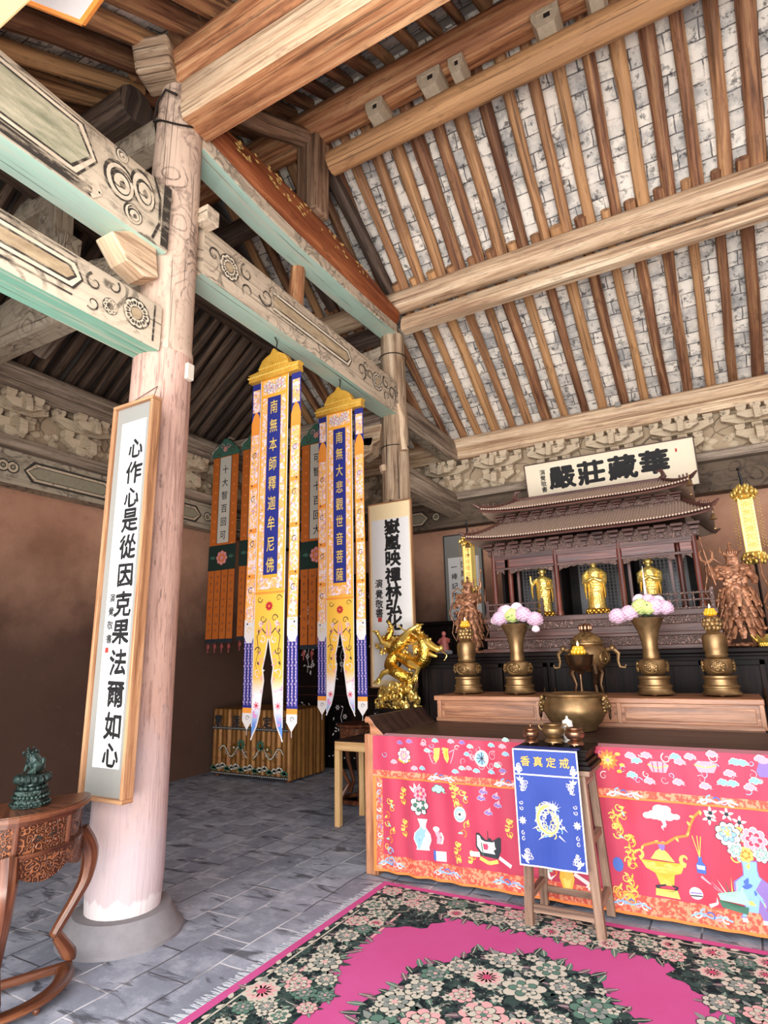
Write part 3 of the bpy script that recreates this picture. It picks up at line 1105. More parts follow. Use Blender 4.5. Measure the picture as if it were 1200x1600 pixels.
def bracket(label, group):
    root = empty('dougong_bracket', (0, 0, 0), label, 'bracket', group)

    def blk(w, d, h, x, y, z, mb):
        mb.extrude([(x - w / 2, z + h), (x - w / 2, z + h * .5), (x - w * .34, z), (x + w * .34, z), (x + w / 2, z + h * .5), (x + w / 2, z + h)], 'y', y - d / 2, y + d / 2)
    mb = MB()
    blk(.22, .22, .12, 0, -.14, 3.82, mb)
    mb.build('cap_block', 'bracket_wood', root, (0, 0, 0), bevel=.006)
    for (w, h, z, y, n) in ((.23, .12, 3.93, -.15, 3), (.36, .13, 4.13, -.15, 3), (.20, .10, 4.13, -.32, 3)):
        mb = MB()
        pts = arm(w, h, z)
        mb.extrude(pts, 'y', y - .045, y + .045)
        mb.build('bracket_arm', 'bracket_wood', root, (0, 0, 0), bevel=.008)
        for k in (-1, 0, 1):
            mb = MB()
            blk(.11, .11, .075, k * (w - .055), y, z + h - .005, mb)
            mb.build('bearing_block', 'bracket_wood', root, (0, 0, 0), bevel=.004)
    # projecting nose, beak turned down
    mb = MB()
    mb.box((0, -.10, 4.06), (.05, .1, .40))
    mb.extrude([(-.04, 4.05), (-.04, 3.95), (-.3, 3.94), (-.38, 3.84), (-.42, 3.86), (-.40, 4.0), (-.3, 4.06)], 'x', -.04, .04)
    mb.extrude([(-.04, 4.26), (-.04, 4.13), (-.36, 4.15), (-.46, 4.08), (-.48, 4.12), (-.44, 4.24)], 'x', -.035, .035)
    mb.build('bracket_nose', 'bracket_wood', root, (0, 0, 0), bevel=.006)
    # carved scroll wings either side
    for sgn in (-1, 1):
        mb = MB()
        for (cx, cz, r) in ((.26, 3.93, .06), (.32, 4.01, .055), (.25, 4.05, .04)):
            mb.ball((sgn * cx, -.05, cz), r, 10, sc=(1.2, .5, .9))
        mb.build('carved_wing', 'bracket_wood', root, (0, 0, 0))
    return root


t = NT('bracket_wood', 0.8, 0, 0.2)
u = t.obj()
n = t.noise(u, 6, 5, 0.6)
g = t.noise(t.scale(u, 4, 4, 40), 1.0, 4, 0.6)
b = t.mix(n, srgb(184, 164, 138), srgb(222, 204, 176))
b = t.mix(t.math('MULTIPLY', t.step(g, 0.55, 0.68), 0.5), b, srgb(120, 102, 84))
b = t.mix(t.math('MULTIPLY', t.step(t.noise(u, 17, 3), 0.6, 0.68), 0.6), b, srgb(74, 66, 58))
t.bump(g, 0.3, 0.006)
MATS['bracket_wood'] = t.col(b)
t = NT('bracket_board', 0.85, 0, 0.2)
p = t.obj()
nz = t.noise(p, 2.5, 2, 0.5, 0, True)
vm = t.new('ShaderNodeVectorMath', operation='MULTIPLY_ADD')
t.l.new(nz, vm.inputs[0])
vm.inputs[1].default_value = (0.3, 0.3, 0.3)
t.l.new(p, vm.inputs[2])
e = t.voro(vm.outputs[0], 4.2, 'DISTANCE_TO_EDGE')
ln = t.step(e, 0.035, 0.012)
b = t.mix(t.noise(p, 3, 4), srgb(196, 176, 148), srgb(160, 138, 114))
b = t.mix(t.math('MULTIPLY', ln, 0.8), b, srgb(82, 70, 60))
t.bump(e, 0.6, 0.02)
MATS['bracket_board'] = t.col(b)

for kind, x0, x1, lab, grp in (('back', XL + .75, 2.0, 'carved wooden bracket set on the back wall under the eave', 'bracket sets along the back wall'),
                               ('left', 1.6, 7.3, 'carved dark wooden bracket set above the left wall', 'bracket sets along the left wall')):
    T = wallT(kind)
    br = bracket(lab, grp)
    sp = 0.80
    n = int((x1 - x0) / sp)
    for i in range(n + 1):
        o = br if i == 0 else copy_tree(br)
        o.matrix_world = T @ Matrix.Translation((x0 + sp * i, 0, 0))
    side = 'back' if kind == 'back' else 'left'
    a, b_ = (XL, XR) if kind == 'back' else (0.2, YB)
    w = (a + b_) / 2
    L = b_ - a
    mb = MB()
    mb.T = T
    mb.box((w, -.02, 4.1), (L, .06, .6))
    struct(mb.build('trim_1' if kind == 'back' else 'trim_2', 'bracket_board', origin=False), 'carved board behind the brackets')
    mb = MB()
    mb.T = T
    mb.box((w, -.10, 3.52), (L, .20, .36))
    tag(mb.build('frieze_beam', 'paint_frieze' if kind == 'left' else 'paint_frieze_dark'), 'painted frieze beam along the top of the %s wall' % kind, 'beam')
    mb = MB()
    mb.T = T
    mb.box((w, -.15, 3.76), (L, .34, .11))
    tag(mb.build('wall_plate', 'beam_grey', bevel=.01), 'flat plank on the frieze beam of the %s wall under the bracket sets' % kind, 'plank')
    mb = MB()
    mb.T = T
    mb.box((w, -.15, 4.415), (L, .10, .13))
    tag(mb.build('eave_beam', 'beam_tan' if kind == 'back' else 'beam_grey', bevel=.01), 'slim beam carried by the bracket sets of the %s wall' % kind, 'beam')
    mb = MB()
    mb.T = T
    mb.log((a, -.15, 4.585), (b_, -.15, 4.585), .11, .11, 12, 16, 0.006)
    tag(mb.build('eave_purlin', 'beam_tan' if kind == 'back' else 'beam_grey'), 'long eave log resting above the brackets of the %s wall' % kind, 'purlin')
    # framed cartouches painted on the frieze beam
    mb = MB()
    mb.T = T
    A = Art(mb, lambda uu, vv, h: (uu, -.20 - h, vv))
    xx = a + .25
    while xx < b_ - 1.4 and xx < (9 if kind == 'left' else -4.5):
        c = xx + .62
        for (m, g_, h) in ((1, .0, 0), (0, .025, .0005), (1, .05, .001), (2, .058, .0015)):
            A.shape([(c - .55 + g_, 3.52), (c - .45 + g_, 3.64 - g_), (c + .45 - g_, 3.64 - g_), (c + .55 - g_, 3.52), (c + .45 - g_, 3.40 + g_), (c - .45 + g_, 3.40 + g_)], m, h)
        for q in (-.66, .66):
            for r_, m in ((.07, 1), (.055, 0), (.03, 1), (.018, 2)):
                A.disc(c + q, 3.52, r_, m, .002 - r_ * .01, 12)
        xx += 1.42
    o = mb.build('painted_cartouche', ['bracket_wood', 'ink_dark', 'frieze_green'] if 'ink_dark' in MATS else ['bracket_wood', plain('ink_dark', (62, 56, 50), 0.9), plain('frieze_green', (150, 142, 120), 0.9, var=.3)], parent=None, origin=False)
    fb = [q for q in COL.objects if q.name.startswith('frieze_beam')][-1]
    o.parent = fb
    o.matrix_parent_inverse = Matrix.Translation(-fb.location)


def beam_art(parent_label, x, items, name='painted_scrollwork'):
    """faded painted patterns on the right-hand face of a painted beam; items drawn with u = y, v = z"""
    par = [o for o in COL.objects if o.get('label') == parent_label][0]
    mb = MB()
    A = Art(mb, lambda u, v, h: (x + h, u, v), .002)
    items(A)
    o = mb.build(name, ['ink_faded', 'cream_paint', 'green_faded', 'ochre_faded'], parent=par, loc=-par.location)
    return o


def aged(name, c, c2, lo=.35, hi=.7):
    t = NT(name, .85, 0, .2)
    p = t.obj()
    n = t.noise(t.scale(p, 14, 3.5, 14), 1.0, 6, .75)
    MATS[name] = t.m
    t.bump(n, .3, .01)
    return t.col(t.mix(t.step(n, lo, hi), srgb(*c), srgb(*c2)))


aged('ink_faded', (64, 58, 52), (196, 180, 156), .5, .66)
aged('cream_paint', (232, 218, 194), (204, 186, 160))
aged('green_faded', (136, 138, 112), (214, 204, 176))
aged('ochre_faded', (150, 128, 100), (206, 184, 150))


def rosette(A, u, v, r, n=10, core=3):
    A.disc(u, v, r * 1.12, 0, 0, 20)
    for k in range(n):
        a = 2 * pi * k / n
        A.disc(u + r * .74 * cos(a), v + r * .74 * sin(a), r * .30, 1, .0006, 9)
        A.disc(u + r * .74 * cos(a), v + r * .74 * sin(a), r * .14, 0, .0012, 7)
    A.disc(u, v, r * .50, 0, .0012, 14)
    A.disc(u, v, r * .42, core, .0018, 14)


def whirl(A, u, v, r, e=1.0):
    for k, (q, m) in enumerate(((1.0, 0), (.86, 1), (.62, 0), (.5, 1), (.2, 0))):
        A.disc(u + r * .05 * k, v - r * .04 * k, r * q, m, .0006 * k, 18, e, .3)
    A.curl(u, v, r * .8, r * .12, 0, 1.2, .5, .004)


def cartouche(A, u0, u1, v0, v1, fill):
    d = (v1 - v0) / 2
    for g, m, h in ((0, 0, 0), (.012, 1, .0006), (.035, 0, .0012), (.05, fill, .0018)):
        A.shape([(u0 - 2, v0 + g), (u1 - d * .5 - g, v0 + g), (u1 - g, (v0 + v1) / 2), (u1 - d * .5 - g, v1 - g), (u0 - 2, v1 - g)] if False else
                [(u0, v0 + g), (u1 - d * .6 - g, v0 + g), (u1 - g * 1.2, (v0 + v1) / 2), (u1 - d * .6 - g, v1 - g), (u0, v1 - g)], m, h)


def upper(A):
    cartouche(A, -.4, 1.86, 4.41, 4.80, 2)
    A.quad(-.4, 4.335, 1.84, 4.40, 0, .0004, 4)
    A.stroke([(1.84, 4.34), (1.90, 4.40), (1.86, 4.46)], .03, 1, .003)
    whirl(A, 2.02, 4.60, .12, 1.15)
    whirl(A, 2.20, 4.66, .10, 1.5)
    whirl(A, 2.14, 4.43, .075)
    whirl(A, 2.02, 4.80, .05)
    A.stroke([(2.30, 4.35), (2.35, 4.5), (2.34, 4.7), (2.28, 4.84)], .02, 0, .003)
    A.quad(2.37, 4.34, 2.435, 4.85, 0, .0008, 1, 4)


def lower(A):
    cartouche(A, -.4, 1.86, 3.66, 3.84, 3)
    for v in (3.62, 3.875):
        A.stroke([(-.4, v), (1.8, v)], .012, 0, .001)
    rosette(A, 2.24, 3.735, .095, 10)
    rosette(A, 2.05, 3.68, .05, 8, 0)
    A.curl(1.93, 3.78, .06, .018, 0, 1.1, 2, .001)
    A.curl(2.06, 3.83, .05, .014, 0, 1.1, 1, .001, -1)
    A.curl(1.93, 3.64, .05, .014, 0, 1.1, 4, .001)
    A.quad(2.37, 3.60, 2.385, 3.88, 0, .001)


def middle(A):
    for y in (3.05, 5.45):
        rosette(A, y, 4.59, .10, 10)
        A.curl(y + .2, 4.66, .08, .02, 0, 1.2, 2, .001)
        A.curl(y + .22, 4.50, .07, .018, 0, 1.2, 4, .001, -1)
        A.curl(y - .17, 4.60, .07, .018, 0, 1.2, 0, .001)
    cartouche(A, 3.6, 4.9, 4.50, 4.70, 3)
    for y in (3.5, 5.1, 5.8):
        A.curl(y, 4.58, .10, .02, 0, 1.3, y, .001)
        A.curl(y + .1, 4.68, .06, .014, 0, 1.3, y, .001, -1)


beam_art('upper cream painted beam with a boxed panel and scrolls running out from the front column', XC + .133, upper)
beam_art('lower cream painted beam with a green underside entering the front column', XC + .123, lower)
beam_art('cream painted tie beam with mint underside carrying the yellow banners', XC + .124, middle)
for nm, g in (('upper cream', 2.44), ('lower cream', 2.44), ('cream painted tie beam with mint', 5.95)):
    pass
# ------------------------------------------------------------------ helpers for measured places
def ray(px, py):
    return fw + r2 * ((px - 600) / FPX) - u2 * ((py - 800) / FPX)


def aty(px, py, y):
    d = ray(px, py)
    return Vector((0, 0, 1.5)) + d * (y / d.y)


def shift(mb, v, n0=0):
    v = Vector(v)
    for i in range(n0, len(mb.v)):
        mb.v[i] = mb.v[i] + v


# flat colours of paint and thread
for nm, c, ro in (('ink', (24, 22, 24), .7), ('paper', (226, 224, 222), .85), ('paper_cream', (240, 226, 200), .85), ('mount_grey', (140, 138, 132), .85),
                  ('seal_red', (178, 52, 40), .8), ('silk_cream', (236, 214, 170), .8), ('thread_white', (216, 208, 206), .7), ('thread_pink', (222, 150, 164), .7),
                  ('thread_rose', (206, 62, 92), .7), ('thread_blue', (70, 98, 172), .7), ('thread_sky', (130, 170, 206), .7), ('thread_gold', (222, 166, 60), .45),
                  ('thread_yellow', (222, 188, 92), .6), ('thread_green', (60, 104, 86), .7), ('thread_dark', (38, 44, 52), .7), ('thread_orange', (224, 122, 56), .7),
                  ('thread_violet', (128, 104, 168), .7), ('thread_mint', (150, 196, 176), .7), ('thread_red', (190, 30, 50), .7)):
    plain(nm, c, ro, var=.06, bump=0.0)
wood('frame_wood', (130, 88, 60), (172, 124, 88), (198, 154, 116), 1.2, 24, rough=.45, crack=.1, mott=.2)
wood('light_wood', (176, 132, 84), (206, 164, 112), (226, 190, 140), 1.2, 24, rough=.5, crack=.05, mott=.15)
wood('rosewood', (48, 24, 16), (92, 50, 32), (136, 84, 56), 1.6, 20, rough=.3, crack=.05, mott=.3, spec=.5)
wood('altar_wood', (112, 70, 48), (166, 112, 80), (196, 142, 106), 1.0, 20, rough=.35, crack=.1, mott=.25, spec=.5)
wood('dark_top', (34, 22, 20), (54, 36, 32), (74, 52, 46), 1.0, 14, rough=.45, crack=.0, mott=.3, spec=.25)
wood('ebony', (9, 5, 4), (18, 10, 9), (32, 19, 16), 1.2, 18, rough=.55, crack=.0, mott=.3, spec=.15)
wood('stool_wood', (92, 70, 58), (138, 110, 92), (172, 146, 126), 1.0, 20, rough=.55, crack=.3, mott=.4)
wood('shrine_wood', (52, 30, 28), (82, 50, 44), (110, 74, 64), 1.5, 22, rough=.4, crack=.05, mott=.2, spec=.4)
wood('shrine_red', (48, 22, 18), (86, 40, 32), (126, 66, 50), 1.5, 22, rough=.32, crack=.0, mott=.2, spec=.5)
carved('shrine_carved', (52, 36, 34), (142, 110, 100), 34, .5, .9)
carved('shrine_carved_fine', (48, 34, 32), (150, 118, 106), 60, .5, .8)
carved('rosewood_carved', (62, 32, 20), (142, 86, 54), 36, .35, .9)
carved('ebony_carved', (26, 18, 18), (84, 66, 62), 40, .4, .9)
metal('gold', (232, 188, 84), (250, 224, 140), .34, .3, 40, .8)
metal('gold_smooth', (236, 192, 84), (250, 222, 130), .32, met=.8)
metal('gold_dim', (176, 126, 44), (214, 166, 74), .36, .45, 46)
metal('bronze', (116, 90, 60), (164, 132, 92), .42, .0, met=.8)
metal('bronze_relief', (112, 86, 54), (184, 148, 98), .42, .8, 34, .75)
metal('bronze_dark', (70, 52, 40), (110, 84, 62), .3, .0)
metal('copper_pot', (120, 84, 64), (164, 122, 96), .25)
metal('jade_bronze', (20, 34, 32), (58, 78, 72), .4, .8, 60, .5)
metal('wood_carving', (124, 78, 56), (206, 146, 108), .42, .75, 26, .35, .9)
plain('wax_yellow', (240, 176, 40), .35, spec=.5, var=.1)
plain('porcelain', (238, 234, 226), .2, var=.03, bump=0)
plain('petal_pink', (222, 186, 208), .7, var=.12, scale=50)
plain('petal_pale', (240, 220, 232), .7, var=.08, scale=50)
plain('petal_lime', (206, 220, 140), .7, var=.12, scale=50)
plain('leaf_dark', (60, 86, 62), .7, var=.3, scale=50)
plain('lacquer_black', (16, 12, 14), .25, var=.1, bump=0, spec=.5)
plain('pearl', (214, 206, 204), .3, var=.1, bump=0)
plain('amber_wax', (246, 150, 40), .4, bump=0)


# ------------------------------------------------------------------ lettered boards
def board(name, label, x0, x1, z0, z1, y, th, frame_m, mat_m, paper_m, fw_, mat_top, mat_bot, mat_side, cat='scroll', tilt=0.0):
    """framed calligraphy facing the entrance; returns (root, Art, W, H) with u, v measured from its lower left corner"""
    W, H = x1 - x0, z1 - z0
    root = empty(name, (x0, y, z0), label, cat)
    root.rotation_euler = (tilt, 0, 0)
    mb = MB()
    mb.box((W / 2, 0, fw_ / 2), (W, th, fw_))
    mb.box((W / 2, 0, H - fw_ / 2), (W, th, fw_))
    mb.box((fw_ / 2, 0, H / 2), (fw_, th, H - 2 * fw_))
    mb.box((W - fw_ / 2, 0, H / 2), (fw_, th, H - 2 * fw_))
    mb.build('frame', frame_m, root, (0, 0, 0), bevel=.004)
    mb = MB()
    mb.box((W / 2, .008, H / 2), (W - 2 * fw_ + .002, th * .5, H - 2 * fw_ + .002))
    mb.build('mount', mat_m, root, (0, 0, 0))
    yf = .008 - th * .25
    mb = MB()
    mb.box((W / 2, yf - .001, (mat_bot + H - mat_top) / 2), (W - 2 * mat_side, .002, H - mat_top - mat_bot))
    mb.build('paper', paper_m, root, (0, 0, 0))
    art = MB()
    A = Art(art, lambda u, v, h: (u, yf - .002 - h, v), .0006)
    return root, A, W, H


r, A, W, H = board('calligraphy_board', 'tall framed white board with a column of black brush characters on the thick front column', -3.30, -2.92, .76, 3.14, 2.33, .075,
                   'frame_wood', 'mount_grey', 'paper', .022, .13, .17, .075, 'calligraphy')
for ch, z in zip('心作心是從因克果法爾如心', (2.82, 2.66, 2.50, 2.355, 2.185, 2.015, 1.84, 1.68, 1.505, 1.33, 1.155, 1.0)):
    A.glyph(ch, 3.30 - 3.075, z - .76, .155 if ch != '心' else .14, 0, .03, 1.0, rough=.05)
for ch, z in zip('演覺敬書', (1.88, 1.80, 1.72, 1.64)):
    A.glyph(ch, 3.30 - 3.175, z - .76, .055, 0, .02, rough=.05)
A.quad(.10, .80, .13, .83, 1)
A.mb.build('lettering', ['ink', 'seal_red'], r, (0, 0, 0))
mb = MB()
mb.tube([(.06, .0, H), (.22, .12, H + .16), (.34, .0, H)], .0025, 5)
mb.build('hanging_wire', 'iron', r, (0, 0, 0))
for k in (0.02,):
    pass

r, A, W, H = board('calligraphy_board', 'tall cream scroll board with bold black characters in front of the rear column', -3.45, -2.89, 1.17, 3.25, 5.84, .05,
                   'frame_wood', 'silk_cream', 'paper', .012, .20, .08, .035, 'calligraphy')
for ch, z in zip('嶽嵐映禪林弘化一方', (2.955, 2.77, 2.585, 2.39, 2.21, 2.04, 1.87, 1.71, 1.46)):
    A.glyph(ch, .305, z - 1.17, .185, 0, .042, 1.12, rough=.05)
for ch, z in zip('演覺敬書', (2.31, 2.19, 2.08, 1.98)):
    A.glyph(ch, .12, z - 1.17, .105, 0, .02, rough=.05)
A.quad(.10, .71, .15, .76, 1)
A.mb.build('lettering', ['ink', 'seal_red'], r, (0, 0, 0))

r, A, W, H = board('hanging_scroll', 'grey bordered scroll with two columns of small black characters on the back wall', -3.46, -2.86, 1.55, 3.24, 8.04, .03,
                   'thread_dark', 'mount_grey', 'paper', .012, .34, .2, .06, 'scroll')
for ch, z in zip('一棒記手吉葉尼傳', (2.76, 2.62, 2.48, 2.34, 2.20, 2.06, 1.92, 1.78)):
    A.glyph(ch, .15, z - 1.55, .10, 0, .012, rough=.05)
for ch, z in zip('從塵終作道不可', (2.79, 2.66, 2.53, 2.40, 2.27, 2.14, 2.0)):
    A.glyph(ch, .30, z - 1.55, .10, 0, .012, rough=.05)
A.mb.build('lettering', ['ink', 'seal_red'], r, (0, 0, 0))

r, A, W, H = board('name_plaque', 'wide cream plaque with four heavy black characters hanging over the carved shrine', -1.99, .02, 3.36, 3.93, 7.54, .05,
                   'shrine_wood', 'paper_cream', 'paper_cream', .012, .02, .02, .02, 'plaque', tilt=radians(12))
for ch, u in zip('嚴莊藏華', (.47, .83, 1.20, 1.56)):
    A.glyph(ch, u, .345, .30, 0, .042, 1.12, rough=.03)
for ch, z in zip('演覺敬書', (.44, .365, .29, .215)):
    A.glyph(ch, .23, z, .075, 0, .018, rough=.05)
A.quad(1.80, .42, 1.82, .46, 1)
A.mb.build('lettering', ['ink', 'seal_red'], r, (0, 0, 0))
for q in (.3, 1.7):
    mb = MB()
    mb.tube([(q, .02, .50), (q, .46, .42)], .012, 6)
    mb.build('support_bar', 'iron', r, (0, 0, 0))


# ------------------------------------------------------------------ yellow prayer banners
cloth('silk_yellow', (238, 176, 62), (226, 150, 44), .6)
cloth('silk_orange', (228, 130, 48), (238, 160, 70), .6)
cloth('silk_blue', (34, 40, 110), (44, 52, 134), .6)
cloth('silk_violet', (62, 62, 150), (48, 48, 128), .6)
t = NT('silk_brocade', .6)
p = t.obj()
n = t.voro(p, 55, 'F1')
q = t.noise(p, 34, 3, .6)
b = t.mix(t.noise(p, 5, 2), srgb(238, 168, 92), srgb(240, 190, 110))
b = t.mix(t.step(q, .5, .56), b, srgb(238, 214, 216))
b = t.mix(t.step(t.noise(p, 48, 2), .6, .64), b, srgb(196, 150, 190))
b = t.mix(t.step(t.noise(p, 60, 2), .66, .70), b, srgb(90, 84, 110))
MATS['silk_brocade'] = t.col(b)
t = NT('silk_dip', .6)
g = t.new('ShaderNodeSeparateXYZ', {0: t.obj()}).outputs[2]
b = t.mix(t.step(g, -2.62, -2.76), srgb(238, 184, 70), srgb(240, 232, 236))
b = t.mix(t.step(g, -2.84, -2.98), b, srgb(96, 140, 206))
b = t.mix(t.math('MULTIPLY', t.step(t.noise(t.obj(), 16, 2), .58, .62), t.step(g, -2.58, -2.66)), b, srgb(214, 140, 190))
MATS['silk_dip'] = t.col(b)      # dyed tips: the dye itself runs yellow, white, blue


def prayer_banner(x, y, zt, text, label, length=3.05):
    root = empty('prayer_banner', (x, y, zt), label, 'banner', 'yellow prayer banners on the tie beam')
    # crown: stepped cap with sequinned rim
    mb = MB()
    out = [(-.285, -.02), (-.275, .045), (-.30, .06), (-.17, .075), (-.165, .11), (-.13, .17), (-.08, .20), (-.035, .215), (-.02, .245), (0, .265),
           (.02, .245), (.035, .215), (.08, .20), (.13, .17), (.165, .11), (.17, .075), (.30, .06), (.275, .045), (.285, -.02)]
    mb.extrude(out, 'y', -.04, .04)
    c = mb.build('crown', 'silk_gold', root, (0, 0, 0), bevel=.006)
    mb = MB()
    for i in range(26):
        mb.ball((-.28 + .56 * i / 25, -.046, .022), .010, 6)
    mb.build('bead_row', 'thread_yellow', c, (0, 0, 0))
    mb = MB()
    for i in range(14):
        mb.ball((-.155 + .31 * i / 13, -.046, .085), .008, 6)
    mb.build('bead_row', 'thread_yellow', c, (0, 0, 0))
    mb = MB()
    mb.tube([(0, 0, .26), (.01, 0, .34), (-.01, -.02, .40), (.0, 0, .46)], .006, 6)
    mb.build('hook', 'iron', root, (0, 0, 0))
    # centre panel with swallow tails
    L = length

    def fold(u, v):
        return .006 * sin(v * 2.2)

    def cpl(u, v, h):
        return (u, -.01 - h - fold(u, v) * .3, v)
    mb = MB()
    A = Art(mb, cpl, 0)
    A.quad(-.155, -1.93, .155, 0, 0, 0, 4, 20)
    # split hem
    vs = [(-1.93, .0), (-2.32, .0), (-2.44, .022), (-2.55, .05), (-2.65, .035), (-2.78, .055), (-2.90, .07), (-3.0, .10), (-3.06, .135), (-3.10, .153)]
    vs = [(v * L / 3.05 if v < -2 else v, w) for v, w in vs]
    for sg in (-1, 1):
        for (v0, w0), (v1, w1) in zip(vs, vs[1:]):
            q = [cpl(sg * .155, v0, 0), cpl(sg * w0, v0, 0), cpl(sg * w1, v1, 0), cpl(sg * .155, v1, 0)]
            mb.add(q if sg < 0 else q[::-1], [[0, 1, 2, 3]], None, 1)
        A.stroke([(sg * (w + .006), v) for v, w in vs[1:]], .012, 4, .001)
        A.stroke([(sg * .155, v / 10) for v in range(0, -31, -3)], .008, 4, .001)
    A.quad(-.075, -1.80, .075, -.20, 2, .001, 1, 16)
    for q in (-.105, .105):
        A.quad(q - .026, -1.9, q + .026, -.2, 3, .001, 1, 16)
    A.quad(-.13, -.17, .13, -.03, 3, .0014)
    A.quad(-.13, -1.92, .13, -1.83, 3, .0012)
    A.stroke([(-.155, -1.95), (.155, -1.95)], .02, 8, .002)
    for (uu, vv, rr) in ((-.07, -.1, .05), (.06, -.08, .05), (0, -.12, .04)):
        A.peony(uu, vv, rr, (9, 5, 10, 7), .002, 6)
    # red lotus and curling vines round the split
    A.daisy(0, -2.06, .042, 6, 11, .0015, 11)
    for sg in (-1, 1):
        A.curl(sg * .10, -2.00, .03, .008, 9, 1.2, 0, .001, sg)
        A.stroke([(sg * .03, -2.28), (sg * .07, -2.24), (sg * .12, -2.30), (sg * .10, -2.42), (sg * .13, -2.52), (sg * .09, -2.62)], .010, 9, .0015, True)
        for k in range(7):
            A.leaf(sg * (.08 + .03 * sin(k * 2)), -2.2 - .075 * k, .035, .016, (k * 1.3), (10, 9, 5)[k % 3], .0018)
        A.daisy(sg * .085, -2.20, .028, 5, 10, .0018, 6)
        for k in range(6):
            A.curl(sg * (.06 + .045 * (k % 2)), -2.16 - .085 * k, .034, .009, (9, 10, 5)[k % 3], 1.2, k, .0016, sg)
        A.daisy(sg * .11, -2.84, .034, 10, 6, .002, 7)
        A.stroke([(sg * .015, -2.30), (sg * .02, -2.22), (0, -2.16)], .02, 10, .0016, True)
    for i, ch in enumerate(text):
        A.glyph(ch, 0, -.30 - i * (1.42 / (len(text) - 1)), .135, 7, .004, .66, .004)
    mb.build('centre_panel', ['silk_yellow', 'silk_dip', 'silk_blue', 'silk_brocade', 'thread_white', 'thread_white', 'thread_red', 'thread_yellow',
                              'silk_orange', 'thread_dark', 'thread_pink', 'thread_orange'], root, (0, 0, 0))
    for sg in (-1, 1):
        mb = MB()
        cx = sg * .225
        A = Art(mb, lambda u, v, h: (cx + u, .012 - h - .004 * sin(v * 5), v), 0)
        hw = .052
        A.quad(-hw, -.42, hw, 0, 2, 0, 1, 5)
        A.shape([(-hw, -.40), (-hw * .6, -.33), (0, -.29), (hw * .6, -.33), (hw, -.40), (hw, -.5), (-hw, -.5)], 0, .001)
        A.quad(-hw, -2.16, hw, -.45, 0, .0004, 1, 18)
        A.quad(-hw * .78, -.30, hw * .78, -.08, 3, .001)
        for k in range(4):
            A.quad(-hw * .8, -.98 - k * .4, hw * .8, -.62 - k * .4 + (.1 if k == 0 else 0), 3, .001, 1, 3)
            A.curl(0, -.72 - k * .4, .03, .008, 9, 1.3, 1, .0015)
            A.curl(.0, -.88 - k * .4, .03, .007, 5, 1.3, 3, .0015, -1)
            A.disc(.02 * sg, -.995 - k * .4, .009, 9, .0016, 6)
        A.shape([(-hw, -2.16), (hw, -2.16), (hw, -2.30), (hw * .5, -2.35), (-hw * .5, -2.35), (-hw, -2.30)], 5, .001)
        A.curl(0, -2.25, .03, .008, 7, 1.2, 0, .0016)
        for q in (-.036, 0, .036):
            A.quad(q - .017, -2.86, q + .017, -2.3, 2, -.002, 1, 4)
            A.quad(q - .008, -2.84, q + .008, -2.32, 6, .0003, 1, 4)
            for k in range(22):
                A.leaf(q - .006 + .004 * (k % 3), -2.33 - k * .0235, .016, .008, 1.1 + (k % 2) * 1.0, 5, .001)
        A.shape([(-hw, -2.86), (hw, -2.86), (hw, -2.96), (0, -3.03), (-hw, -2.96)], 0, 0)
        A.shape([(-hw, -2.90), (hw, -2.90), (hw, -2.96), (0, -3.03), (-hw, -2.96)], 5, .0005)
        A.curl(0, -2.94, .022, .006, 9, 1.2, 0, .001)
        A.stroke([(0, -3.02), (0, -3.07)], .004, 5, 0)
        mb.build('side_streamer', ['silk_orange', 'silk_dip', 'silk_blue', 'silk_brocade', 'thread_white', 'thread_white', 'thread_violet', 'thread_yellow',
                                   'silk_orange', 'thread_dark', 'thread_pink', 'thread_orange'], root, (0, 0, 0))
    return root


metal('silk_gold', (214, 158, 48), (236, 186, 80), .5, .3, 120, .35, .5)
prayer_banner(-3.20, 3.8, 3.985, '南無本師釋迦牟尼佛', 'yellow and blue prayer banner hanging nearer the front column')
prayer_banner(-3.17, 4.8, 4.01, '南無大悲觀世音菩薩', 'yellow and blue prayer banner hanging nearer the lettered scroll on the rear column', 2.98)


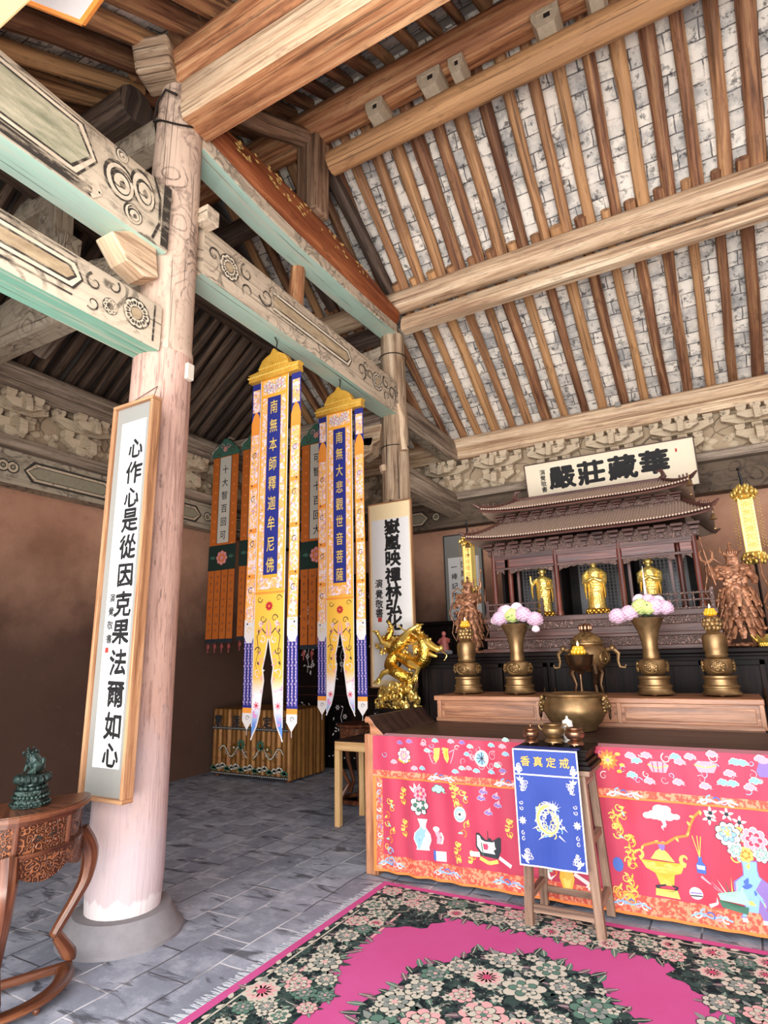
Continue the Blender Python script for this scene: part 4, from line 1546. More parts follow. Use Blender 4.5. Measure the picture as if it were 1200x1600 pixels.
# orange banners under the rear beam
def orange_banner(x, y, zt, label, text='十大智百回可'):
    root = empty('hanging_banner', (x, y, zt), label, 'banner', 'orange banners under the rear beam')
    mb = MB()
    out = [(-.25, 0), (-.25, .05), (-.21, .11), (-.15, .13), (-.12, .19), (-.07, .22), (-.03, .26), (.03, .26), (.07, .22), (.12, .19), (.15, .13), (.21, .11), (.25, .05), (.25, 0)]
    mb.extrude(out, 'y', -.02, .02, 0)
    A = Art(mb, lambda u, v, h: (u, -.021 - h, v))
    for sg in (-1, 1):
        A.curl(sg * .13, .07, .05, .012, 1, 1.3, 0, 0, sg)
        A.curl(sg * .06, .15, .04, .010, 2, 1.3, 0, 0, -sg)
    A.peony(0, .10, .04, (1, 2, 3, 2), 0, 6)
    mb.build('crown', ['thread_green', 'bronze', 'thread_pink', 'thread_gold'], root, (0, 0, 0))
    mb = MB()
    A = Art(mb, lambda u, v, h: (u, -h, v), 0)
    A.quad(-.24, -1.30, .24, 0, 0, 0, 2, 5)
    A.quad(-.11, -1.26, .11, -.01, 1, .001)
    A.stroke([(-.11, 0), (-.11, -1.27)], .01, 2, .0015)
    A.stroke([(.11, 0), (.11, -1.27)], .01, 2, .0015)
    for k in range(9):
        A.disc(-.17, -.1 - k * .14, .02, 3, .001, 6)
        A.disc(.17, -.16 - k * .14, .02, 3, .001, 6)
    for i, ch in enumerate(text):
        A.glyph(ch, 0, -.2 - i * .19, .13, 2, .01, .9, .002)
    A.quad(-.25, -1.64, .25, -1.29, 4, .002)
    A.peony(0, -1.47, .09, (3, 5, 3, 5), .003, 8)
    for sg in (-1, 1):
        A.leaf(sg * .12, -1.46, .1, .05, 0 if sg > 0 else pi, 6, .003)
    for k in range(4):
        c = -.185 + k * .123
        A.quad(c - .055, -2.56, c + .055, -1.62, 0, 0, 1, 4)
        for q in range(8):
            A.curl(c, -1.72 - q * .105, .022, .008, 2, 1.1, q, .001, 1 if q % 2 else -1)
    mb.build('panel', ['banner_orange', 'silk_grey', 'thread_dark', 'thread_orange', 'thread_green_dark', 'thread_pink', 'thread_green'], root, (0, 0, 0))
    mb = MB()
    mb.box((0, 0, -2.585), (.48, .012, .05), 0)
    for k in range(4):
        c = -.185 + k * .123
        mb.ball((c, 0, -2.66), .035, 8, 1, (.8, .3, .9))
        mb.tube([(c, 0, -2.6), (c, 0, -2.74)], [.004, .008], 5, 1)
    mb.build('tassel_band', ['thread_dark', 'tassel_red'], root, (0, 0, 0))
    mb = MB()
    mb.tube([(0, 0, .25), (0, .04, .30), (0, .14, .30)], .008, 5)
    mb.build('hanging_cord', 'mortar_white', root, (0, 0, 0))
    mb = MB()
    mb.tube([(-.24, 0, .02), (-.28, .01, .1), (-.26, .10, .22)], .009, 5)
    mb.build('hanging_cord', 'mortar_white', root, (0, 0, 0))


cloth('banner_orange', (204, 112, 44), (184, 94, 34), .65)
plain('silk_grey', (206, 200, 186), .7)
plain('thread_green_dark', (24, 48, 42), .7)
plain('tassel_red', (150, 70, 66), .7)
orange_banner(-5.84, 5.90, 4.34, 'orange banner with a pale lettered strip nearest the left wall')
orange_banner(-5.28, 5.90, 4.36, 'second orange banner from the left wall partly behind the first yellow banner', '百回可十大智')
orange_banner(-4.25, 5.90, 4.22, 'orange banner showing between the two yellow banners', '可智十百回大')


# ------------------------------------------------------------------ carpet
t = NT('carpet_pink', .95, 0, .1)
p = t.obj()
b = t.mix(t.noise(p, 2.2, 4, .6), srgb(202, 76, 136), srgb(214, 106, 170))
b = t.mix(t.math('MULTIPLY', t.step(t.noise(p, 300, 2), .4, .6), .25), b, srgb(176, 44, 96))
t.bump(t.noise(p, 400, 2), .4, .003)
MATS['carpet_pink'] = t.col(b)
t = NT('carpet_black', .95, 0, .1)
p = t.obj()
b = t.mix(t.step(t.noise(p, 16, 4, .7), .45, .6), srgb(30, 40, 44), srgb(62, 82, 78))
b = t.mix(t.step(t.noise(p, 40, 3, .7), .60, .66), b, srgb(150, 150, 140))
t.bump(t.noise(p, 400, 2), .4, .003)
MATS['carpet_black'] = t.col(b)
for nm, c in (('wool_cream', (206, 200, 184)), ('wool_grey', (140, 148, 142)), ('wool_green', (92, 128, 112)), ('wool_darkgreen', (48, 70, 64)), ('wool_pink', (226, 172, 172)),
              ('wool_rose', (196, 70, 110)), ('wool_mauve', (120, 92, 104))):
    plain(nm, c, .95, var=.15, scale=160, bump=.3)
X0, X1, Y0c, Y1c = -2.24, .16, .9, 3.92
mb = MB()
mb.box(((X0 + X1) / 2, (Y0c + Y1c) / 2, .005), (X1 - X0, Y1c - Y0c, .010), 0)
A = Art(mb, lambda u, v, h: (u, v, .010 + h), .0008)


def framequad(a, b_, m, h):
    A.quad(X0 + a, Y0c + a, X0 + b_, Y1c - a, m, h)
    A.quad(X1 - b_, Y0c + a, X1 - a, Y1c - a, m, h)
    A.quad(X0 + b_, Y1c - b_, X1 - b_, Y1c - a, m, h)
    A.quad(X0 + b_, Y0c + a, X1 - b_, Y0c + b_, m, h)


framequad(.05, .33, 1, 0)
framequad(.085, .095, 2, .0006)
for (x, y) in [(X0 + .068, Y0c + .1 + .085 * i) for i in range(34)]:
    A.leaf(x, y, .05, .028, 1.2 if int(y * 100) % 2 else 2.0, 2, .0006)
for i in range(27):
    A.leaf(X0 + .1 + .085 * i, Y1c - .068, .05, .028, .4 if i % 2 else -.4, 2, .0006)
FP = (4, 2, 3, 5)
random.seed(11)


def bloom(u, v, r, kind, h):
    if kind == 0:
        A.peony(u, v, r, (6, 2, 3, 7), h, 9)
    elif kind == 1:
        A.peony(u, v, r, (6, 7, 2, 4), h, 8)
    elif kind == 2:
        A.disc(u, v, r, 2, h, 16, lobes=8, amp=.1)
        A.daisy(u, v, r * .9, 7, 8, h + .0004, 12)
    elif kind == 3:
        A.peony(u, v, r, (6, 4, 3, 7), h, 8)
    else:
        if r > .045:
            A.peony(u, v, r, (6, 2, 4, 3), h, 7)
        else:
            A.blossom(u, v, r, 2, 6, h, u * 50)


def foliage(u, v, r, n, h):
    for k in range(n):
        a = 2 * pi * k / n + random.random() * .5
        A.leaf(u + cos(a) * r * .75, v + sin(a) * r * .75, r * .75, r * .34, a, (6, 4, 3, 9)[k % 4], h, 2 if k % 2 else None)


def cluster(u0, v0, u1, v1, step, rmin, rmax, h, inside=lambda u, v: True):
    pts = []
    for _ in range(900):
        u, v = random.uniform(u0, u1), random.uniform(v0, v1)
        r = random.uniform(rmin, rmax)
        if inside(u, v) and all((u - a) ** 2 + (v - b) ** 2 > ((r + c) * step) ** 2 for a, b, c in pts):
            pts.append((u, v, r))
    for i, (u, v, r) in enumerate(pts):
        foliage(u, v, r * 1.1, 6, h)
    for i, (u, v, r) in enumerate(pts):
        bloom(u, v, r, (0, 0, 1, 2, 3, 4)[random.randrange(6)] if r > .045 else 4, h + .0008 + .00002 * i)


# scalloped bulges of the border into the pink field
def lobes(cx, cy, rx, ry, m, h, n=40, k=9, amp=.10, rot=0):
    A.shape([(cx + rx * (1 + amp * cos(k * 2 * pi * i / n)) * cos(2 * pi * i / n + rot), cy + ry * (1 + amp * cos(k * 2 * pi * i / n)) * sin(2 * pi * i / n + rot)) for i in range(n)], m, h)


for sx_, cx in ((1, X0 + .33), (-1, X1 - .33)):
    for cy, q in ((Y1c - .40, .34), (Y0c + .40, .34)):
        lobes(cx, cy, q * .8, q * .55, 1, .0002)
    for cy in (2.5, 1.6):
        lobes(cx, cy, .13, .26, 1, .0003)
# central medallion
lobes(-1.03, 2.60, .56, .76, 1, .0003, 72, 12, .05)
cluster(-1.75, 1.8, -.32, 3.5, .98, .05, .105, .0010, lambda u, v: ((u + 1.03) / .50) ** 2 + ((v - 2.60) / .70) ** 2 < 1)
cluster(-1.75, 1.8, -.32, 3.5, 1.2, .022, .035, .0009, lambda u, v: ((u + 1.03) / .53) ** 2 + ((v - 2.60) / .72) ** 2 < 1)
cluster(X0 + .13, 1.3, X0 + .28, Y1c - .13, .98, .045, .085, .0010)
cluster(X0 + .13, 1.3, X0 + .29, Y1c - .13, 1.2, .02, .032, .0009)
cluster(X0 + .3, Y1c - .29, X1 - .13, Y1c - .13, .98, .045, .085, .0010)
cluster(X0 + .3, Y1c - .30, X1 - .13, Y1c - .13, 1.2, .02, .032, .0009)
cluster(X1 - .42, 2.9, X1 - .13, Y1c - .3, 1.0, .05, .085, .0010)
cluster(X0 + .34, 2.1, X0 + .46, 2.75, 1.0, .045, .08, .0010)
for i in range(70):
    a = 2 * pi * i / 70
    q = 1 + .05 * cos(12 * a)
    A.leaf(-1.03 + .54 * q * cos(a), 2.60 + .74 * q * sin(a), random.uniform(.06, .10), .036, a + random.uniform(-.6, .6), (6, 9, 4)[i % 3], .0007, 2)
for i in range(34):
    x = X0 + .36 + (X1 - X0 - .72) * i / 33
    A.leaf(x, Y1c - .31, random.uniform(.05, .10), .034, -pi / 2 + random.uniform(-.8, .8), (6, 9, 4)[i % 3], .0007, 2)
    A.leaf(X0 + .31, 1.2 + i * .07, random.uniform(.05, .10), .034, random.uniform(-.8, .8), (6, 9, 4)[i % 3], .0007, 2)
    A.leaf(X1 - .31, 1.2 + i * .07, random.uniform(.05, .10), .034, pi + random.uniform(-.8, .8), (6, 9, 4)[i % 3], .0007, 2)
A.quad(X0 + .20, 2.55, X0 + .225, 2.8, 7, .0006)
A.quad(X0 + .335, 3.15, X0 + .35, 3.5, 7, .0006)
cp = mb.build('floral_carpet', ['carpet_pink', 'carpet_black', 'wool_cream', 'wool_grey', 'wool_green', 'wool_darkgreen', 'wool_darkgreen', 'wool_pink', 'wool_rose', 'wool_mauve'])
tag(cp, 'bright pink carpet with dark floral border and flower medallion before the altar', 'carpet')
mb = MB()
for i in range(430):
    y = Y0c + .01 + (Y1c - Y0c - .02) * i / 430
    a = random.uniform(-.3, .3)
    L = random.uniform(.045, .075)
    mb.add([(X0 + .004, y - .003, .006), (X0 + .004, y + .004, .006), (X0 - L, y + .004 + a * L, .003), (X0 - L, y - .002 + a * L, .003)], [[0, 1, 2, 3]])
fr = mb.build('fringe', 'wool_fringe' if 'wool_fringe' in MATS else plain('wool_fringe', (212, 218, 228), .95), parent=cp, loc=-cp.location)
fr['label'] = 'pale fringe along the edge'
# ------------------------------------------------------------------ altar table, cloth, raised shelf
CX = -1.05
AX0, AX1, AY0, AY1, AZ = -2.40, .30, 4.06, 4.97, .94
root = empty('altar_table', (CX, 4.5, 0), 'long wooden altar table with dark top and upturned end behind the red embroidered cloth', 'table')


def P3(mb, name, mat, parent, origin, **k):
    """build a mesh given in world coordinates as a part of a thing whose base is at origin"""
    shift(mb, -Vector(origin))
    return mb.build(name, mat, parent, (0, 0, 0), **k)


O = (CX, 4.5, 0)
mb = MB()
mb.box(((AX0 + AX1) / 2 + .03, (AY0 + AY1) / 2, AZ - .03), (AX1 - AX0 - .1, AY1 - AY0 - .01, .06))
P3(mb, 'table_top', 'dark_top', root, O, bevel=.004)
prof = [(-.05, .0), (.07, .0), (.05, .02), (.0, .06), (-.03, .10), (-.055, .125), (-.085, .13), (-.10, .105), (-.09, .08), (-.07, .085), (-.055, .07), (-.05, .04)]
for sg, xe in ((1, AX0 + .04), (-1, AX1 - .04)):
    mb = MB()
    mb.extrude([(xe + sg * a, AZ + b - .005) for a, b in (prof if sg > 0 else prof[::-1])], 'y', AY0 - .02, AY1, 0, 1)
    P3(mb, 'upturned_end', ['altar_wood', 'dark_top'], root, O, bevel=.004)  # dark sides carry the shade of the inner face in their colour
for sg, xe in ((1, AX0), (-1, AX1)):
    mb = MB()
    mb.box((xe + sg * .005, AY0 - .01, AZ / 2), (.10, .07, AZ))
    P3(mb, 'leg', 'altar_wood', root, O, bevel=.006)
    mb = MB()
    mb.box((xe + sg * .03, AY1 - .04, AZ / 2), (.075, .06, AZ))
    P3(mb, 'leg', 'altar_wood', root, O, bevel=.006)
    mb = MB()
    mb.box((xe + sg * .03, (AY0 + AY1) / 2, AZ / 2 - .02), (.03, AY1 - AY0 - .12, AZ - .05))
    P3(mb, 'end_panel', 'altar_wood', root, O)
mb = MB()
mb.box((CX, AY0 + .04, .05), (AX1 - AX0 - .15, .05, .05))
mb.box((CX, AY0 + .05, AZ - .1), (AX1 - AX0 - .15, .03, .08))
P3(mb, 'apron', 'altar_wood', root, O)

t = NT('cloth_red', .55, 0, .3)
p = t.obj()
b = t.mix(t.noise(p, 3, 3), srgb(166, 44, 70), srgb(184, 62, 90))
b = t.mix(t.step(t.noise(p, 1.0, 2), .5, .7), b, srgb(172, 44, 58))
t.bump(t.noise(p, 300, 2), .2, .002)
t.b.inputs['Sheen Weight'].default_value = .3
MATS['cloth_red'] = t.col(b)
t = NT('cloth_trim', .6, 0, .3)
p = t.obj()
b = t.mix(t.step(t.noise(p, 50, 3), .48, .56), srgb(196, 80, 66), srgb(214, 140, 108))
MATS['cloth_trim'] = t.col(b)
random.seed(5)
YC = AY0 - .045


def foldf(u, v):
    a = .004 + .010 * max(0, 1 - abs(u - .35) / .5) * (1 - v)
    return a * sin(u * 38 + v * 2.5) + .004 * sin(u * 17 + 2) * (1 - v)


def cpl(u, v, h):
    return (AX0 + u, YC - h - foldf(u, v), v)


mb = MB()
A = Art(mb, cpl, 0)
CW = AX1 - AX0
A.quad(.035, .035, CW, .925, 0, 0, 160, 6)
A.quad(.03, .66, CW, .935, 0, .004, 160, 2)            # valance
# top strip folds back on to the table
mb.add([(AX0 + .03, YC - .004, .935), (AX1, YC - .004, .935), (AX1, AY0 + .03, .944), (AX0 + .03, AY0 + .03, .944)], [[0, 1, 2, 3]], None, 0)
A.quad(.03, .655, CW, .70, 1, .0055, 160, 1)
A.quad(.03, .648, CW, .658, 4, .0065, 160, 1)
A.quad(.05, .05, CW, .145, 1, .002, 160, 1)
A.quad(.03, .035, CW, .05, 4, .0025, 160, 1)
A.quad(.03, .04, .05, .65, 4, .002, 1, 8)
A.quad(.05, .04, .10, .65, 1, .0015, 2, 8)
C_ = {'red': 0, 'trim': 1, 'white': 2, 'pink': 3, 'orange': 4, 'blue': 5, 'sky': 6, 'gold': 7, 'yellow': 8, 'green': 9, 'dark': 10, 'violet': 11, 'mint': 12, 'rose': 13}


def UV(px, py):
    q = aty(px, py, YC)
    return q.x - AX0, q.z


H1, H2 = .007, .004
# small lucky clouds over the valance
for px, py in ((625, 1160), (640, 1158), (662, 1162), (668, 1172), (660, 1200), (616, 1190), (680, 1157), (705, 1158), (722, 1160), (735, 1166), (730, 1178), (722, 1200), (733, 1200), (768, 1164), (785, 1166),
               (790, 1178), (778, 1196), (786, 1204), (768, 1206), (790, 1156), (745, 1204), (648, 1200), (712, 1205)):
    u, v = UV(px, py)
    c = random.choice((('white', 'pink'), ('white', 'sky'), ('pink', 'violet'), ('white', 'mint')))
    A.cloud(u, v, .014, C_[c[0]], C_[c[1]], H1)
u, v = UV(632, 1180)
A.peony(u, v, .05, (C_['dark'], C_['white'], C_['pink'], C_['gold']), H1, 8)
A.stroke([(u - .05, v - .03), (u, v - .05), (u + .05, v - .03)], .012, C_['gold'], H1)
for sg in (-1, 1):     # pair of golden fishes
    u, v = UV(690 + sg * 8, 1180)
    A.shape([(u - sg * .03, v + .05), (u + sg * .02, v + .045), (u + sg * .015, v + .02), (u + sg * .022, v - .02), (u + sg * .005, v - .05), (u - sg * .018, v - .02)], C_['yellow'], H1)
    A.shape([(u - sg * .01, v + .03), (u + sg * .012, v + .03), (u + sg * .012, v - .01), (u - sg * .004, v - .02)], C_['gold'], H1 + .0004)
    A.stroke([(u + sg * .02, v + .02), (u + sg * .06, v + .04), (u + sg * .05, v), (u + sg * .03, v - .05)], .006, C_['pink'], H1)
u, v = UV(753, 1185)
A.disc(u, v, .048, C_['white'], H1, 18, 1.1)
A.disc(u, v, .038, C_['sky'], H1 + .0003, 16, 1.1)
for k in range(8):
    A.stroke([(u, v), (u + .036 * cos(k * pi / 4), v + .038 * sin(k * pi / 4))], .005, C_['dark'], H1 + .0006)
for k in range(3):
    A.curl(u + (-.075, .08, .06)[k], v + (.03, .02, -.04)[k], .035, .006, C_['pink'], 1.2, k, H1, 1 if k else -1)
# valance, right of the incense stand
u, v = UV(950, 1190)
A.daisy(u, v + .01, .06, C_['orange'], C_['pink'], H1, 12)
A.daisy(u, v + .01, .035, C_['yellow'], C_['pink'], H1 + .0006, 8)
for px, py, c in ((965, 1178, 'yellow'), (972, 1195, 'yellow'), (968, 1205, 'gold')):
    A.disc(*UV(px, py), .016, C_[c], H1, 10, .6)
for px, py, k in ((985, 1180, 0), (995, 1188, 1), (1010, 1180, 0), (988, 1210, 1), (1015, 1220, 0), (1055, 1182, 1), (1062, 1190, 0), (1078, 1182, 0), (1060, 1222, 0), (1102, 1228, 0), (1112, 1178, 0), (1148, 1190, 1),
                  (1160, 1192, 1), (1130, 1222, 1), (1145, 1224, 1), (1140, 1208, 0), (1188, 1185, 0), (1172, 1230, 0), (1180, 1220, 1)):
    u, v = UV(px, py)
    A.cloud(u, v, .018, C_['white'], C_[('pink', 'sky')[k]], H1 + .0002 * k, tail=(1, -1)[k])
for px, py, col_, a in ((1028, 1198, 'rose', 'pink'), (1102, 1198, 'white', 'pink')):
    u, v = UV(px, py)
    A.shape([(u - .055, v + .01), (u - .035, v + .03), (u + .035, v + .03), (u + .06, v + .01), (u + .04, v - .03), (u - .035, v - .03)], C_[a], H1)
    for q in (-.03, 0, .03):
        A.stroke([(u + q, v + .028), (u + q * .8, v - .028)], .005, C_[col_], H1 + .0004)
    A.stroke([(u - .055, v + .01), (u, v - .006), (u + .055, v + .01)], .006, C_['yellow'], H1 + .0005)
    A.curl(u + .05, v + .05, .03, .006, C_['white'], 1.2, 2, H1)
u, v = UV(1195, 1205)
A.shape([(u - .03, v - .03), (u + .03, v - .03), (u + .04, v + .0), (u + .02, v + .05), (u - .02, v + .05), (u - .04, v)], C_['violet'], H1)
A.disc(u, v + .055, .03, C_['pink'], H1 + .0004, 10, .6)
# wave patches on the trims
for px, py, band in ((690, 1212, 1), (795, 1220, 1), (975, 1236, 1), (1120, 1250, 1), (612, 1352, 0), (700, 1372, 0), (795, 1392, 0), (990, 1430, 0), (1115, 1452, 0)):
    u, v = UV(px, py)
    v = .678 if band else .095
    for k in range(5):
        A.curl(u - .07 + k * .035, v + .006 * (k % 2), .022, .009, C_[('white', 'sky', 'blue', 'pink', 'white')[k]], 1.1, k * 1.3, H1 if band else .004, 1 if k % 2 else -1)
    A.stroke([(u - .1, v - .012), (u - .05, v + .008), (u, v - .008), (u + .05, v + .008), (u + .1, v - .01)], .009, C_['sky' if band == 0 else 'white'], H1 + .0006 if band else .0046)


def vase(px, py, s, body, trim_, cols, leaves=True, fl=.055):
    u, v = UV(px, py)
    prof = [(-.028, .075), (-.018, .06), (-.016, .03), (-.045, 0), (-.05, -.03), (-.032, -.07), (-.036, -.085)]
    pts = [(u + a * s, v + b * s) for a, b in prof] + [(u - a * s, v + b * s) for a, b in prof[::-1]]
    A.shape([(u + (a - u) * 1.12, v + (b - v) * 1.06) for a, b in pts], C_[trim_], H2)
    A.shape(pts, C_[body], H2 + .0003)
    for k in range(3):
        A.leaf(u - .02 * s + k * .016 * s, v - .02 * s, .02 * s, .012 * s, k, C_['white' if body != 'white' else 'blue'], H2 + .0006)
        A.leaf(u - .015 * s + k * .012 * s, v - .05 * s, .02 * s, .012 * s, 2 - k, C_['sky' if body != 'sky' else 'blue'], H2 + .0006)


# left panel
vase(661, 1302, 1.15, 'sky', 'white', None)
u, v = UV(657, 1258)
A.peony(u - .005, v, .062, (C_['dark'], C_['white'], C_['green'], C_['white']), H2 + .001, 7)
u, v = UV(657, 1240)
A.peony(u, v, .045, (C_['rose'], C_['pink'], C_['rose'], C_['yellow']), H2 + .002, 7)
for a in (1.2, 1.8, 2.4, .6):
    A.leaf(u - .03, v, .07, .02, a, C_['white'], H2 + .0005)
u, v = UV(690, 1338)
A.shape([(u - .035, v - .03), (u + .035, v - .03), (u + .035, v + .03), (u - .035, v + .03)], C_['white'], H2)
A.shape([(u - .055, v - .025), (u - .035, v - .03), (u - .035, v + .03), (u - .055, v + .035)], C_['blue'], H2)
u, v = UV(686, 1308)
A.stroke([(u - .02, v + .05), (u - .01, v + .03), (u + .005, v), (u, v - .04)], .028, C_['pink'], H2 + .0004)
A.disc(u - .015, v + .05, .024, C_['white'], H2 + .0006, 9, .7)
A.stroke([(u + .015, v + .03), (u + .03, v), (u + .02, v - .04)], .012, C_['white'], H2 + .0005)
u, v = UV(719, 1272)
A.disc(u, v, .042, C_['white'], H2, 16, 1.15)
A.disc(u, v, .034, C_['sky'], H2 + .0003, 16, 1.15)
A.daisy(u, v, .03, C_['white'], C_['dark'], H2 + .0006, 9)
for px, py, n in ((712, 1238, 5), (630, 1240, 4), (716, 1325, 5), (632, 1290, 4), (796, 1290, 4), (738, 1340, 3), (708, 1225, 3)):
    u, v = UV(px, py)
    for k in range(n):
        A.curl(u + .018 * sin(k * 2.2), v - k * .026 + .03, .022, .009, C_[('yellow', 'gold')[k % 2]], 1.2, k, H2, 1 if k % 2 else -1)
        A.leaf(u, v - k * .026 + .03, .03, .014, k * 1.7, C_['yellow'], H2 + .0002)
u, v = UV(685, 1233)
A.cloud(u, v, .028, C_['dark'], C_['mint'], H2)
for px, py in ((755, 1237), (775, 1245), (752, 1247), (778, 1258), (763, 1270)):
    u, v = UV(px, py)
    A.cloud(u, v, .016, C_['white'], C_['violet'], H2)
    A.leaf(u, v, .035, .02, 1.2, C_['pink'], H2 + .0006)
# lantern cart
u, v = UV(763, 1322)
A.shape([(u - .08, v + .07), (u - .06, v + .075), (u - .045, v + .035), (u + .05, v + .035), (u + .075, v + .06), (u + .09, v + .055), (u + .085, v - .02), (u + .06, v - .07), (u - .05, v - .06), (u - .085, v - .01)], C_['dark'], H2)
A.shape([(u - .072, v + .06), (u - .06, v + .06), (u - .05, v + .025), (u + .06, v + .025), (u + .078, v + .045), (u + .076, v - .02), (u + .055, v - .045), (u - .045, v - .04), (u - .075, v - .005)], C_['white'], H2 + .0003)
A.shape([(u - .035, v + .012), (u + .02, v + .012), (u + .02, v - .025), (u - .03, v - .022)], C_['rose'], H2 + .0006)
for q in (-.045, .03, .06):
    A.stroke([(u + q, v + .02), (u + q * .8, v - .06)], .006, C_['green'], H2 + .0008)
A.disc(u + .01, v + .035, .014, C_['dark'], H2 + .001, 8)
A.stroke([(u - .06, v - .075), (u, v - .10), (u + .06, v - .085)], .022, C_['yellow'], H2)
A.stroke([(u - .13, v - .06), (u - .06, v - .055)], .03, C_['white'], H2)
A.stroke([(u + .07, v - .06), (u + .15, v - .10)], .022, C_['white'], H2)
A.stroke([(u, v + .035), (u, v + .09)], .004, C_['dark'], H2)
for px, py in ((610, 1330), (612, 1345)):
    A.curl(*UV(px, py), .03, .011, C_['sky'], 1.3, 0, H2)
for k in range(8):
    A.curl(.075, .60 - .055 * k, .018, .008, C_[('white', 'sky', 'violet')[k % 3]], 1.1, k, H2, 1 if k % 2 else -1)
# middle, seen through the legs of the stand
u, v = UV(885, 1372)
A.shape([(u - .03, v + .05), (u + .04, v + .05), (u + .05, v), (u + .03, v - .06), (u - .02, v - .06), (u - .04, v)], C_['gold'], H2)
A.shape([(u - .02, v), (u + .03, v), (u + .02, v - .05), (u - .01, v - .05)], C_['yellow'], H2 + .0004)
A.stroke([(u - .12, v + .03), (u - .10, v - .02), (u - .06, v + .01)], .026, C_['white'], H2, True)
A.stroke([(u + .05, v + .03), (u + .13, v - .01)], .022, C_['white'], H2)
A.daisy(u + .14, v - .02, .03, C_['white'], C_['yellow'], H2, 9)
# right panel: cloud, golden censer, bottle, jar, blue vase with flowers, tray garden
u, v = UV(1032, 1274)
for m_, g in ((C_['white'], 1.0),):
    for dx_, dy, q in ((0, .03, .04), (.03, .035, .03), (-.035, .0, .035), (-.07, -.005, .025), (.04, 0, .035), (.08, 0, .022), (0, 0, .04)):
        A.disc(u + dx_, v + dy, q * g, m_, H2 + dx_ * .001, 12, .7)
A.stroke([(u + .01, v - .02), (u + .02, v - .05), (u + .0, v - .06), (u + .01, v - .08)], .022, C_['white'], H2 + .0004, True)
u, v = UV(1036, 1352)
A.shape([(u - .115, v + .02), (u + .115, v + .02), (u + .09, v - .03), (u + .03, v - .05), (u - .04, v - .045), (u - .09, v - .02)], C_['gold'], H2)
A.shape([(u - .06, v + .03), (u + .065, v + .025), (u + .03, v + .07), (u + .0, v + .09), (u - .03, v + .07)], C_['yellow'], H2 + .0003)
A.shape([(u - .045, v - .04), (u + .055, v - .04), (u + .045, v - .10), (u - .025, v - .10)], C_['gold'], H2 + .0003)
A.disc(u + .005, v + .10, .018, C_['violet'], H2 + .0006, 8, 1.4)
A.stroke([(u - .07, v + .0), (u - .02, v + .012), (u + .05, v)], .016, C_['yellow'], H2 + .0006)
A.stroke([(u - .05, v - .02), (u, v - .012), (u + .04, v - .02)], .010, C_['yellow'], H2 + .0008)
A.curl(u - .12, v + .055, .028, .020, C_['yellow'], .8, 4.7, H2 + .0002)
A.curl(u + .12, v + .045, .032, .024, C_['yellow'], .8, 4.7, H2 + .0002, -1)
A.stroke([(u - .05, v - .11), (u - .02, v - .125), (u + .04, v - .125), (u + .065, v - .105), (u + .02, v - .095), (u - .05, v - .11)], .009, C_['dark'], H2 + .001)
A.shape([(u - .05, v - .12), (u + .06, v - .12), (u + .07, v - .16), (u - .055, v - .155)], C_['yellow'], H2)
pts = [UV(*q) for q in ((1005, 1320), (1022, 1316), (1040, 1318), (1056, 1308), (1074, 1306), (1078, 1290), (1084, 1276), (1094, 1266))]
A.stroke(pts, .013, C_['orange'], H2)
for q in pts:
    A.leaf(q[0], q[1], .026, .014, q[0] * 40, C_['yellow'], H2 + .0002)
u, v = UV(1095, 1352)
A.shape([(u - .022, v - .04), (u + .022, v - .04), (u + .026, v), (u + .01, v + .02), (u + .01, v + .045), (u - .01, v + .045), (u - .01, v + .02), (u - .024, v)], C_['blue'], H2)
A.shape([(u - .018, v - .02), (u + .018, v - .02), (u + .02, v), (u - .02, v)], C_['white'], H2 + .0004)
for a in (1.4, 1.57, 1.8):
    A.stroke([(u, v + .04), (u + .11 * cos(a), v + .04 + .11 * sin(a))], .004, C_['yellow'], H2)
u, v = UV(1088, 1396)
A.disc(u, v, .034, C_['white'], H2, 14, .9)
A.stroke([(u - .03, v), (u + .03, v + .004)], .006, C_['violet'], H2 + .0004)
A.stroke([(u - .03, v - .014), (u + .03, v - .01)], .006, C_['dark'], H2 + .0004)
A.stroke([(u + .06, v - .05), (u + .10, v - .03), (u + .10, v + .0)], .018, C_['white'], H2, True)
# blue vase
u, v = UV(1176, 1384)
s = 1.55
prof = [(-.022, .075), (-.020, .05), (-.022, .03), (-.05, .005), (-.052, -.02), (-.034, -.05), (-.028, -.07), (-.045, -.10)]
pts = [(u + a * s, v + b * s) for a, b in prof] + [(u - a * s, v + b * s) for a, b in prof[::-1]]
A.shape([(u + (a - u) * 1.12, v + (b - v) * 1.05) for a, b in pts], C_['violet'], H2)
A.shape(pts, C_['sky'], H2 + .0003)
for k in range(6):
    A.leaf(u - .05 + k * .017, v + .012 * (k % 2) - .01, .04, .02, k * 1.1, C_['blue'], H2 + .0006)
A.stroke([(u - .045, v - .085), (u + .045, v - .085)], .02, C_['yellow'], H2 + .0007)
A.stroke([(u - .07, v - .17), (u + .07, v - .17)], .02, C_['white'], H2 + .0007)
for px, py, r, cc in ((1137, 1303, .058, ('dark', 'white', 'sky', 'yellow')), (1135, 1300, .038, ('gold', 'yellow', 'gold', 'yellow')), (1178, 1312, .056, ('white', 'pink', 'rose', 'pink')), (1150, 1328, .04, ('dark', 'white', 'mint', 'white')),
                      (1190, 1335, .04, ('dark', 'white', 'mint', 'pink')), (1165, 1335, .035, ('gold', 'yellow', 'orange', 'yellow'))):
    u, v = UV(px, py)
    A.peony(u, v, r, tuple(C_[q] for q in cc), H2 + .0004, 8)
for px, py in ((1108, 1278), (1135, 1272), (1155, 1285), (1110, 1270)):
    u, v = UV(px, py)
    A.daisy(u, v, .036, C_['white'], C_['dark'], H2 + .0003, 5, px)
u, v = UV(1146, 1408)
